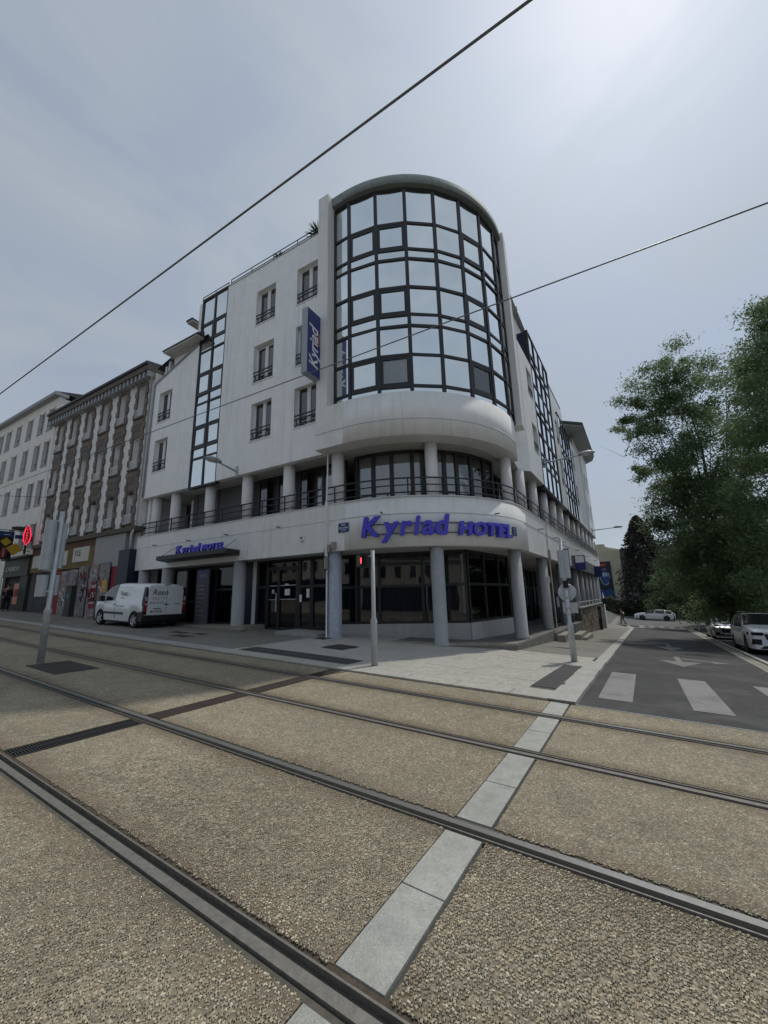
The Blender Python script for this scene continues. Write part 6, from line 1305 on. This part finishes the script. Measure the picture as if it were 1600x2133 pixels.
SE = dict(x0=-2.45, x1=2.35, r=0.32, axles=(1.40,-1.42), rim=MT['rim_dark'], tumble=0.30, side=[(-2.0,-1.35),(-1.25,-0.15),(-0.07,1.0)], ws=(0.4,1.25), rw=(-2.35,-2.0),
  top=[(-2.45,0.9),(-2.3,1.15),(-2.0,1.36),(-1.2,1.45),(0.0,1.47),(0.4,1.42),(1.25,1.02),(1.4,0.99),(2.05,0.87),(2.25,0.78),(2.35,0.68)],
  belt=[(-2.45,0.84),(-2.0,0.98),(0.0,0.93),(1.25,0.91),(1.4,0.92),(2.05,0.79),(2.25,0.70),(2.35,0.62)],
  hw=[(-2.45,0.66),(-2.2,0.84),(-1.4,0.91),(1.4,0.91),(1.9,0.87),(2.2,0.74),(2.35,0.56)], sill=[(-2.45,0.36),(-2.1,0.21),(2.0,0.2),(2.35,0.2)], mir=(0.8,0.89,0.94))
car_shell(est, MS_, SE, MT['car_white']); nose(est, MS_, SE, 0.46, 0.66, 1)
# ---------------------------------------------------------------- people
def skinned(name, joints, bones, mat_, parent, M, lv=1):
    me = bpy.data.meshes.new(name); names = list(joints); me.from_pydata([joints[n][:3] for n in names], [(names.index(a), names.index(b)) for a, b in bones], [])
    o = link(name, me, parent, M); md = o.modifiers.new('Skin', 'SKIN'); md.use_smooth_shade = True
    for i, n in enumerate(names):
        r = joints[n][3]; me.skin_vertices[0].data[i].radius = (r, r)
    me.skin_vertices[0].data[0].use_root = True
    sb = o.modifiers.new('Sub', 'SUBSURF'); sb.levels = lv; sb.render_levels = lv
    me.materials.append(mat_); return o
def person(label, M, top_m, leg_m, stride, hair_m, arm=0.15):
    o = thing('person', label, 'person', M)
    s = stride
    J = dict(pelvis=(0,0,0.95,0.13), waist=(0,0,1.10,0.12), chest=(0.03,0,1.33,0.14), neck=(0.03,0,1.48,0.06), head=(0.05,0,1.60,0.095), crown=(0.05,0,1.70,0.085),
      hl=(0,0.09,0.90,0.095), kl=(s*0.45+0.03,0.10,0.50,0.065), al=(s*0.55-0.05*(s > 0),0.10,0.09,0.045), tl=(s*0.55+0.14,0.11,0.04,0.04),
      hr=(0,-0.09,0.90,0.095), kr=(-s*0.25+0.05,-0.10,0.50,0.065), ar=(-s*0.75,-0.10,0.12,0.045), tr=(-s*0.75+0.13,-0.11,0.04,0.04),
      sl=(0.02,0.19,1.40,0.065), el=(-s*arm-0.02,0.24,1.13,0.05), wl=(-s*arm+0.10,0.24,0.92,0.036), fl=(-s*arm+0.14,0.23,0.83,0.03),
      sr=(0.02,-0.19,1.40,0.065), er=(s*arm,-0.24,1.13,0.05), wr=(s*arm+0.14,-0.24,0.94,0.036), fr=(s*arm+0.19,-0.23,0.86,0.03))
    Bn = [('pelvis','waist'),('waist','chest'),('chest','neck'),('neck','head'),('head','crown'),('pelvis','hl'),('hl','kl'),('kl','al'),('al','tl'),('pelvis','hr'),('hr','kr'),('kr','ar'),('ar','tr'),('chest','sl'),('sl','el'),('el','wl'),('wl','fl'),('chest','sr'),('sr','er'),('er','wr'),('wr','fr')]
    skinned('body', J, Bn, MT['skin'], o, M)
    g = lambda ks, d: {k_: J[k_][:3]+(J[k_][3]+d,) for k_ in ks}
    skinned('jacket', g(['waist','pelvis','chest','sl','el','wl','sr','er','wr'], 0.022), [('waist','pelvis'),('waist','chest'),('chest','sl'),('sl','el'),('el','wl'),('chest','sr'),('sr','er'),('er','wr')], top_m, o, M)
    skinned('trousers', g(['pelvis','hl','kl','al','hr','kr','ar'], 0.02), [('pelvis','hl'),('hl','kl'),('kl','al'),('pelvis','hr'),('hr','kr'),('kr','ar')], leg_m, o, M)
    MB().sphere((0.03,0,1.69), (0.115,0.10,0.10), M).add('hair', hair_m, o)
    for sg, a in ((1,'l'),(-1,'r')):
        x, y, z, _ = J['t'+a]; MB().sphere((x-0.06,y,z+0.01), (0.14,0.05,0.055), M).add('shoe', MT['black'], o)
    return o
MT['brown_cloth'] = mat('brown_red_cloth', (0.085,0.045,0.04), 0.9, var=0.2); MT['beige_cloth'] = mat('grey_beige_cloth', (0.13,0.115,0.10), 0.9, var=0.15); MT['dark_cloth'] = mat('black_cloth', (0.012,0.012,0.014), 0.9, var=0.2); MT['hair'] = mat('dark_hair', (0.02,0.015,0.012), 0.7, var=0.2)
q = P3(2.25, 57.5, 0.03)
def yawm(p, d): return Matrix.Translation(p) @ Matrix.Rotation(math.atan2(d[1], d[0]),4,'Z')
pe = person('pedestrian in brown top and grey trousers walking at the far kerb', yawm(q, (TD.x*0.9, TD.y*0.9)), MT['brown_cloth'], MT['beige_cloth'], 0.38, MT['hair'])
MB().sphere((-0.16,0,1.25), (0.09,0.13,0.17), yawm(q, (TD.x*0.9, TD.y*0.9))).add('bag', MT['curtain'], pe)
q = BP(-26.6,-0.55); q.z = gz(q.x, q.y)+0.03
person('person in black clothes standing at the newsagent shop front', yawm(q, (UX, UY)), MT['dark_cloth'], MT['dark_cloth'], 0.05, MT['hair'], 0.6)
# ---------------------------------------------------------------- far right: gable with mural, posts, walls
TCM = Matrix.Identity(4)
TCM[0][0], TCM[1][0] = -TD.x, -TD.y; TCM[0][1], TCM[1][1] = CD.x, CD.y     # x = -t (rightwards), y = c
gb = thing('gable_building', 'beige rendered building with large mural poster beyond the hotel', 'building', TCM @ T(-6,84,-2.2))
MB().box(-16,-2.3,84,97,-4,9.3,TCM).add('wall', MT['beige_wall'], gb); MB().box(-16,-4.6,84.6,95,9.3,10.6,TCM).add('parapet', MT['beige_wall'], gb); MB().hexa([TCM @ Vector(p) for p in ((-4.6,84.7,9.3),(-2.4,84.7,9.3),(-2.4,94,9.3),(-4.6,94,9.3),(-4.6,84.7,10.1),(-2.4,84.7,9.5),(-2.4,94,9.5),(-4.6,94,10.1))]).add('parapet', MT['beige_wall'], gb)
MB().box(-2.3,9,85.5,97,-4,9.6,TCM).add('wall', MT['stain_wall'], gb)
for i in range(3): MB().box(-9+1.2*i,-8.7+1.2*i,88,88.3,10.6,11.5,TCM).add('chimney_pot', MT['rust'], gb)
for (x, z) in ((0.2,5.5),(0.2,1.6),(3.0,5.5),(3.0,1.6)): MB().box(x-0.5,x+0.5,85.42,85.499,z,z+1.6,TCM).add('window', MT['car_glass'], gb)
mu = thing('mural_poster', 'tall dark blue poster with pale figure and red lettering on the gable', 'poster', TCM @ T(-5,83.9,0.7))
MB().box(-6.2,-3.95,83.9,83.98,0.7,7.3,TCM).add('sheet', MT['navy'], mu)
MT['poster_blue'] = mat('poster_blue', (0.03,0.07,0.22), 0.6, var=0.4, scale=1.2); MT['poster_pale'] = mat('poster_pale_blue', (0.30,0.40,0.52), 0.6, var=0.25, scale=1.5); MT['poster_red'] = mat('poster_red', (0.40,0.07,0.03), 0.6, var=0.3, scale=2)
MB().extr([(-6.18,0.72),(-3.97,0.72),(-3.97,1.9),(-4.6,2.4),(-5.3,2.0),(-6.18,2.6)], 83.88, 83.897, TCM).add('print', MT['poster_blue'], mu)
MB().extr([(-5.6,3.1),(-4.6,3.1),(-4.35,4.3),(-4.5,5.2),(-4.8,5.5),(-5.4,5.5),(-5.7,5.2),(-5.85,4.3)], 83.88, 83.897, TCM).add('print', MT['poster_blue'], mu)
MB().extr([(-5.5,4.6),(-4.7,4.6),(-4.6,5.2),(-5.1,5.35),(-5.6,5.2)], 83.86, 83.879, TCM).add('print', MT['poster_pale'], mu)
k = MB(); k.path([TCM @ Vector(p) for p in ((-5.75,83.87,5.2),(-5.9,83.87,4.3),(-5.6,83.87,3.4),(-5.1,83.87,3.0),(-4.6,83.87,3.4),(-4.3,83.87,4.3),(-4.5,83.87,5.2))], 0.08, 5); k.add('print', MT['poster_pale'], mu)
MB().extr([(-6.1,6.3),(-4.8,6.5),(-4.7,7.0),(-6.0,6.8)], 83.88, 83.897, TCM).add('print', MT['poster_red'], mu)
link('lettering', text_mesh('GAME', 0.5, MT['poster_pale'], 0.003), mu, TCM @ T(-6.05,83.88,5.72) @ RX)
def small_post(nm, label, p, h, r, m_): 
    o = thing(nm, label, 'post', T(*p)); MB().path([p, Vector(p)+Vector((0,0,h))], r, 8).add('pole', m_, o); return o
o = small_post('sign_post', 'slim sign post by the far end of the rubble wall', P3(3.3,48,0.03), 3.1, 0.035, MT['galv']); p = P3(3.3,48,0.03); MB().lathe([(0.02,0),(0.22,0),(0.22,0.02)], 16, T(p.x,p.y,p.z+2.2) @ Matrix.Rotation(R_(32.5),4,'Z').inverted() @ Matrix.Rotation(R_(90),4,'X')).add('sign_disc', MT['iron'], o)
o = small_post('sign_post', 'second slim sign post with arrow plate by the far pavement', P3(3.0,43,0.03), 3.2, 0.035, MT['galv']); p = P3(3.0,43,0.03); MB().box(-0.18,0.18,-0.05,-0.036,2.2,2.7,T(*p) @ Matrix.Rotation(R_(-32.5),4,'Z')).add('sign_plate', MT['iron'], o)
o = small_post('direction_sign', 'white direction sign on a post beyond the estate car', P3(0.75,78,0.0), 4.6, 0.06, MT['post_grey']); p = P3(0.75,78,0.0); MB().extr([(-1.0,3.5),(-0.75,3.3),(0.5,3.3),(0.5,3.75),(-0.75,3.75)], -0.1, -0.06, T(*p) @ Matrix.Rotation(R_(-32.5),4,'Z')).add('arrow_plate', MT['white_paint'], o); MB().box(-0.3,0.5,-0.1,-0.06,2.5,2.85,T(*p) @ Matrix.Rotation(R_(-32.5),4,'Z')).add('sign_plate', MT['plate_blue'], o)
small_post('sign_post', 'short grey post at the end of the parking bay', P3(-4.5,52,0.0), 1.6, 0.03, MT['galv'])
p = P3(3.25,38.3,0.03); tt_ = thing('dark_totem', 'dark narrow street totem beside the rubble wall', 'street furniture', T(*p)); Mt_ = T(*p) @ Matrix.Rotation(R_(-32.5),4,'Z'); MB().box(-0.28,0.28,-0.15,0.15,0.0,1.75,Mt_).add('case', MT['iron'], tt_); MB().box(-0.3,0.3,-0.17,0.17,1.751,1.86,Mt_).add('cap', MT['black'], tt_); MB().box(-0.2,0.2,-0.156,-0.151,0.9,1.6,Mt_).add('panel', MT['grey_panel'], tt_)
p = FR @ Vector((10.4,1.0,-0.02)); pd = thing('arcade_poster_stand', 'dark poster stand between the arcade columns', 'poster', T(*p)); MB().box(10.0,10.9,1.0,1.05,0.05,1.75,FR).add('board', MT['navy'], pd); MB().box(10.1,10.8,0.985,0.998,0.9,1.5,FR).add('print', MT['curtain_dk'], pd); MB().box(10.0,10.9,0.9,1.2,-0.02,0.05,FR).add('foot', MT['iron'], pd)
# ---------------------------------------------------------------- trees and hedges
def branchy(base, tips, r0, fork):
    k = MB(); base = Vector(base); fk = base+Vector((0.1,0.05,fork)); k.path([base, base+Vector((0.05,0.02,fork*0.5)), fk], [r0*1.25, r0, r0*0.85], 10)
    for tp in tips:
        tp = Vector(tp); mid = fk.lerp(tp, 0.5)+Vector((random.uniform(-.4,.4), random.uniform(-.4,.4), random.uniform(0.2,0.8)))
        k.path([fk-Vector((0,0,0.2)), fk.lerp(mid, 0.5)+Vector((0,0,0.2)), mid, tp], [r0*0.4, r0*0.27, r0*0.16, r0*0.04], 7)
        for _ in range(3):
            e = tp+Vector((random.gauss(0,0.7), random.gauss(0,1.1), random.gauss(0,0.7))); k.path([mid.lerp(tp, random.uniform(0.2,0.8)), mid.lerp(e, 0.6)+Vector((0,0,0.15)), e], [r0*0.09, r0*0.06, r0*0.015], 5)
    return k
def lobed_tree(label, base, lobes, n_per, size, lm, bm, r0, fork, name='street_tree', sprays=True, group=None):
    o = thing(name, label, 'tree', T(*base), group)
    branchy(base, [l_[:3] for l_ in lobes], r0, fork).add('trunk', bm, o)
    Ps = []
    for (x, y, z, r) in lobes:
        n = int(n_per*r**2); nsub = max(4, int(5*r))
        # sprays: tufts of leaves round sub-centres, so gaps stay between them
        d = np.random.normal(size=(nsub, 3)); d /= np.linalg.norm(d, axis=1)[:, None]; cen = np.array((x, y, z))+d*(np.random.random(nsub)**0.45*r*1.05)[:, None]*np.array((1,1,0.85))
        sr = np.random.uniform(0.30, 0.58, nsub)*min(r, 1.6)
        ids = np.random.randint(0, nsub, n); q = np.random.normal(size=(n, 3))*0.5
        Ps.append(cen[ids]+q*sr[ids][:, None]*np.array((1.1,1.1,0.75)))
    link('crown', leaf_mesh('crown', np.concatenate(Ps), size, lm, 0.36, 0.5), o); return o
T1 = [(19.4,23.9,16.4,1.7),(19.1,25.9,15.6,1.6),(17.6,26.1,14.4,1.1),(21.0,24.7,14.7,1.9),(19.5,26.0,13.3,1.6),(17.1,24.8,12.2,1.1),(18.3,23.6,10.7,1.8),(22.2,25.1,12.7,2.1),(21.3,22.4,14.1,1.7),(19.8,23.6,9.6,2.2),(20.0,27.7,9.2,1.6),(18.2,26.2,9.6,1.0),(20.4,26.6,7.5,2.1),(20.9,24.1,7.2,2.4),(18.9,26.5,6.0,1.6),(18.6,24.1,4.3,2.1),(21.4,24.6,4.5,2.4),(23.3,24.2,9.7,2.2),(22.8,22.5,10.9,2.0),(18.0,27.7,13.3,0.7),(20.7,25.4,17.7,0.9),(20.3,22.2,6.2,2.2)]
T2 = [(20.2,19.4,13.8,1.6),(20.2,18.4,14.4,1.8),(19.7,17.2,12.1,2.6),(18.2,17.3,10.0,2.2),(21.2,18.9,9.4,2.6),(19.0,19.1,7.0,2.3),(20.1,19.3,5.0,2.6),(19.5,20.8,3.6,2.0),(19.8,19.6,2.5,2.4),(20.3,20.2,12.3,1.3),(20.8,16.6,14.5,2.4),(21.3,18.5,16.3,1.4)]
T3 = [(31.6,44.6,4.4,2.6),(33.9,46.6,2.0,2.8),(35.5,44.9,2.7,3.0),(34.0,40.1,2.3,3.2),(35.5,39.1,2.2,3.2),(32.3,42.4,4.7,2.6),(37.1,44.3,5.3,3.0),(30.5,45.3,1.5,2.0),(38.6,40.3,2.9,3.2),(35.8,40.1,4.1,3.0)]
def gb_(x, y): return (x, y, gz(x, y))
lobed_tree('large leafy street tree overhanging the parked cars at right', gb_(21.5,25.5), T1+[(19.6,25.0,2.6,2.0),(21.6,23.6,2.4,2.2),(20.2,23.2,3.0,1.8),(22.5,25.5,3.0,2.2),(18.9,25.4,8.2,1.5),(17.9,25.2,13.4,1.0),(17.2,26.4,13.6,0.7),(20.4,24.4,0.9,1.7),(22.0,25.2,0.6,1.8),(21.2,26.6,1.2,1.8),(23.4,24.6,1.4,1.8),(23.8,26.0,5.5,2.0),(22.4,24.8,7.0,2.0)], 1050, 0.19, MT['leaf'], MT['bark'], 0.26, 4.5)
lobed_tree('tall leafy tree at the right picture edge, nearer than the parked SUV tree', gb_(24.5,20.5), T2, 900, 0.19, MT['leaf'], MT['bark'], 0.26, 4.0)
lobed_tree('broad dark tree behind the silver parked car', gb_(35.5,43.0), T3, 480, 0.26, MT['leaf_dark'], MT['bark_pale'], 0.3, 3.0)
def cone_tree(label, tc_, h, r, n, size, lm, name='columnar_tree'):
    p = P3(*tc_); o = thing(name, label, 'tree', T(*p)); MB().path([p, p+Vector((0,0,h*0.3)), p+Vector((0,0,h*0.92))], [0.25,0.2,0.03], 8).add('trunk', MT['bark'], o)
    u = np.random.random(n); z = 0.05+0.95*u**0.8; rad = r*(1-z)**0.6*np.minimum(1, z/0.1)*(0.5+0.55*np.random.random(n)**0.5)
    a = np.random.random(n)*2*np.pi; bumps = 1+0.18*np.sin(a*5+z*19)+0.12*np.sin(a*9-z*33)
    P = np.stack([p.x+rad*bumps*np.cos(a), p.y+rad*bumps*np.sin(a), p.z+z*h], 1); link('crown', leaf_mesh('crown', P, size, lm, 0.5, 0.1), o)
cone_tree('tall dark columnar tree before the gable building', (-1.0,78), 16.4, 4.3, 16000, 0.40, MT['leaf_purple'])
lobed_tree('round green tree right of the dark columnar tree', P3(-4.5,76), [tuple(P3(-4.5+a, 76+b)+Vector((0,0,z)))+(r,) for a, b, z, r in ((0,0,4,2.6),(2,1,3,2.2),(-2.2,0,3.4,2.4),(0,-1,5.6,2.0),(-4,1,3,2.4),(3.2,-1,2,1.6),(-1.5,1,7.2,2.0),(-3.5,0,6,2.0))], 240, 0.45, MT['leaf_mid'], MT['bark_pale'], 0.2, 1.6)
for i, (tt, cc_, h) in enumerate([(-9,74,6.5),(-14,72,7.5),(-19,70,8),(-8.5,62,6),(-12.5,58,7),(-25,70,9)]):
    b0 = P3(tt, cc_); lobed_tree(['dark park tree left of the row behind the far road','second dark park tree of the row behind the far road','third dark park tree of the row behind the far road','small park tree near the far crossing','park tree behind the silver car roof','last park tree of the row at far right'][i], b0, [tuple(b0+Vector((random.gauss(0,1.6), random.gauss(0,1.6), h*0.35+random.random()*h*0.6)))+(random.uniform(1.8,2.6),) for _ in range(9)], 190, 0.45, MT['leaf_dark'] if i % 2 else MT['leaf'], MT['bark_pale'], 0.2, 1.8, name='park_tree', group='park trees behind the far road')
def hedge(label, t0, t1, c0, c1, h, lm, n):
    o = thing('hedge', label, 'hedge', T(*P3((t0+t1)/2, c0))); tt = np.random.uniform(t0, t1, n); cc_ = np.random.uniform(c0, c1, n); zz = np.random.random(n)**0.7*h*(0.8+0.2*np.sin(tt*1.9)+0.1*np.sin(tt*4.7))
    P = np.array([tuple(P3(a, b, z)) for a, b, z in zip(tt, cc_, zz)]); link('foliage', leaf_mesh('foliage', P, 0.30, lm, 0.5, 0.1), o)
    k = MB(); slab(k, min(t0,t1)+0.3, max(t0,t1)-0.3, c0+0.4, c1-0.3, h*0.6, h*0.6); k.add('inner_stems', MT['bark'], o)
hedge('dark clipped hedge below the gable building', 7.5, -1.5, 77.5, 80, 2.6, MT['leaf_dark'], 6000)
hedge('low green hedge along the far road behind the estate car', -1.5, -22, 76.5, 79, 2.2, MT['leaf_mid'], 9000)
hedge('yellowish low ground hedge at the kerb of the far road', -4, -24, 75.8, 76.5, 0.7, leaf_mat('dry_leaf', (0.07,0.06,0.02), (0.14,0.11,0.04), 0.2), 3000)
sheet('grass', mat('grass_ground', (0.05,0.075,0.025), 0.95, var=0.4, scale=2), 40, -80, 76.05, 130, 0.0, 8, 20, 'grass beyond the far road', kind='structure')
wb = thing('pale_far_building', 'pale building glimpsed through the trees at far right', 'building', TCM @ T(20,98,-2.5))
MB().box(8,40,98,110,-4,11,TCM).add('wall', MT['far_wall'], wb); MB().box(7.6,40.4,97.6,110.4,11,11.5,TCM).add('roof', MT['slate'], wb)
for i in range(9):
    for j in range(3): MB().box(10+3.3*i,11.6+3.3*i,97.9,97.99,-0.5+3.6*j,1.3+3.6*j,TCM).add('window', MT['car_glass'], wb)
# ---------------------------------------------------------------- houses across the street, seen in the window reflections
MT['opp'] = [mat('opposite_wall_%d' % i, c, 0.9, var=0.06, streak=0.3, streak_col=(0.2,0.2,0.19)) for i, c in enumerate([(0.62,0.60,0.55),(0.70,0.70,0.69),(0.50,0.46,0.40)])]
for i, (a, b, h_) in enumerate([(-34,-21,6.4),(-20.9,-8,9.0),(-7.9,6,6.4),(6.1,19,9.2),(19.1,33,6.5),(33.1,48,9.0)]):
    p = P3((a+b)/2, -24.5); op = thing('opposite_house', ['cream terrace house across the street, downhill end of the row','taller white terrace house across the street below the cream one','tan terrace house across the street facing the round corner','taller cream terrace house across the street facing the entrance','white terrace house across the street facing the van','tan terrace house across the street, uphill end of the row'][i], 'building', T(*p))
    MO = TCM @ T(-a, -7, p.z)
    wl = MB().box(a-b,0,-26,-17.5,-3,h_,MO).add('wall', MT['opp'][i % 3], op); MB().box(a-b-0.1,0.05,-26,-17.2,h_,h_+0.35,MO).add('cornice', MT['grey_trim'], op)
    MB().hexa([MO @ Vector(q) for q in ((a-b,-17.3,h_+0.35),(0,-17.3,h_+0.35),(0,-26,h_+0.35),(a-b,-26,h_+0.35),(a-b,-19.5,h_+2.6),(0,-19.5,h_+2.6),(0,-24,h_+2.6),(a-b,-24,h_+2.6))]).add('roof', MT['slate'], op)
    n = int((b-a)/2.1)
    for r_ in range(int((h_-4.5)/2.9)+1):
        for j in range(n):
            x = (a-b)+1.05+j*2.1; z = 4.3+2.9*r_
            if z+1.7 < h_: wd = MB().box(x-0.5,x+0.5,-17.5,-17.44,z,z+1.7,MO).add('window', MT['pvc'], op); MB().box(x-0.42,x+0.42,-17.44,-17.42,z+0.08,z+1.62,MO).add('pane', MT['car_glass'], wd)
    MB().box(a-b+0.5,-0.5,-17.5,-17.42,0,3.2,MO).add('shop_front', MT['navy'], op)
# small lit downlights under the arcade by the entrance
MT['lit'] = mat('lit_downlight', (0.8,0.8,0.75), 0.4, emis=(1.0,0.93,0.8,6.0))
for i, X in enumerate((-6.35,-4.6)):
    o = thing('downlight', ['small lit downlight left of the entrance column', 'small lit downlight beside the entrance white panel'][i], 'lamp', FL @ T(X,1.25,3.2)); MB().lathe([(0.05,0),(0.05,0.05)], 12, FL @ T(X,1.3,3.14)).add('lens', MT['lit'], o); MB().lathe([(0.065,0),(0.065,0.19)], 12, FL @ T(X,1.3,3.191)).add('case', MT['pvc'], o)

# ---------------------------------------------------------------- pebbles standing proud of the nearest slabs
def pebble_field():
    cell = 0.0205; rng = np.random.default_rng(5)
    ico = []; ph_ = (1+5**0.5)/2
    for a_, b_ in ((1, ph_), (-1, ph_), (1, -ph_), (-1, -ph_)): ico += [(0, a_, b_), (a_, b_, 0), (b_, 0, a_)]
    ico = np.array(ico, float); ico /= np.linalg.norm(ico, axis=1)[:, None]
    F = []
    for i in range(12):
        for j in range(i+1, 12):
            for k_ in range(j+1, 12):
                if all(abs(np.linalg.norm(ico[p_]-ico[q_])-1.0515) < 0.05 for p_, q_ in ((i, j), (j, k_), (i, k_))): F.append((i, j, k_))
    F = np.array(F)
    cen = []
    for (c0, c1) in ((-0.6,1.53),(1.72,2.97),(3.16,4.58)):
        for (t0, t1) in ((-1.4,1.11),(1.42,4.6)):
            tt, cc_ = np.meshgrid(np.arange(t0, t1, cell), np.arange(c0, c1, cell*0.87)); tt = tt+((np.arange(tt.shape[0]) % 2)*cell*0.5)[:, None]
            p_ = np.stack([tt.ravel(), cc_.ravel()], 1); p_ += rng.uniform(-0.30, 0.30, p_.shape)*cell
            p_ = p_[(p_[:, 0] > t0) & (p_[:, 0] < t1)]; cen.append(p_)
    cen = np.concatenate(cen); cen = cen[rng.random(len(cen)) < 0.86]
    x = TD.x*cen[:, 0]+CD.x*cen[:, 1]; y = TD.y*cen[:, 0]+CD.y*cen[:, 1]; z = 0.0398*cen[:, 0]
    d = np.stack([x, y, z-CAMH], 1); dep = d @ np.array(fwd); u_ = d @ np.array(rt)/np.maximum(dep, 0.01)*FPX; v_ = -(d @ np.array(upv))/np.maximum(dep, 0.01)*FPX
    ok = (dep > 0.3) & (np.abs(u_) < 860) & (v_ < 1130) & (np.hypot(x, y) < 2.9+2.8*rng.random(len(x))**1.4)
    x, y, z = x[ok], y[ok], z[ok]; n = len(x)
    sx = rng.uniform(0.40, 0.74, n)*cell; sy = sx*rng.uniform(0.6, 1.0, n); sz = sx*rng.uniform(0.16, 0.30, n); an = rng.uniform(0, math.pi, n)
    V = ico[None]*np.stack([sx, sy, sz], 1)[:, None, :]; ca, sa = np.cos(an)[:, None], np.sin(an)[:, None]
    W_ = np.stack([V[..., 0]*ca-V[..., 1]*sa+x[:, None], V[..., 0]*sa+V[..., 1]*ca+y[:, None], V[..., 2]+z[:, None]+0.0005], 2)
    idx = (F[None]+12*np.arange(n)[:, None, None]).reshape(-1, 3)
    return npmesh('pebbles', W_.reshape(-1, 3), idx, MT['pebble'], True)
def pebble_mat():
    mt, t_, p = base_mat('pebble_stone'); n = t_.nodes; l = t_.links; geo = n.new('ShaderNodeNewGeometry'); rp = n.new('ShaderNodeValToRGB'); e = rp.color_ramp.elements; rp.color_ramp.interpolation = 'LINEAR'
    e[0].color = PEB[0]+(1,); e[1].color = PEB[-1]+(1,)
    for i in range(1, len(PEB)-1): q = e.new(i/(len(PEB)-1)); q.color = PEB[i]+(1,)
    l.new(geo.outputs['Random Per Island'], rp.inputs['Fac'])
    nb = n.new('ShaderNodeTexNoise'); nb.inputs['Scale'].default_value = 0.9; nb.inputs['Detail'].default_value = 8; nb.inputs['Roughness'].default_value = 0.68; l.new(geo.outputs['Position'], nb.inputs['Vector'])
    r_ = n.new('ShaderNodeMapRange'); r_.inputs['From Min'].default_value = 0.35; r_.inputs['From Max'].default_value = 0.72; r_.inputs['To Min'].default_value = 1.3; r_.inputs['To Max'].default_value = 0.7; l.new(nb.outputs['Fac'], r_.inputs['Value'])
    sc_ = n.new('ShaderNodeVectorMath'); sc_.operation = 'SCALE'; l.new(rp.outputs[0], sc_.inputs[0]); l.new(r_.outputs[0], sc_.inputs['Scale']); l.new(sc_.outputs[0], p.inputs['Base Color']); p.inputs['Roughness'].default_value = 0.7; p.inputs['Specular IOR Level'].default_value = 0.3
    return mt
MT['pebble'] = pebble_mat()
pb = link('pebbles', pebble_field(), bed); pb['kind'] = 'stuff'; pb['label'] = 'small rounded pebbles set in the nearest concrete slabs'
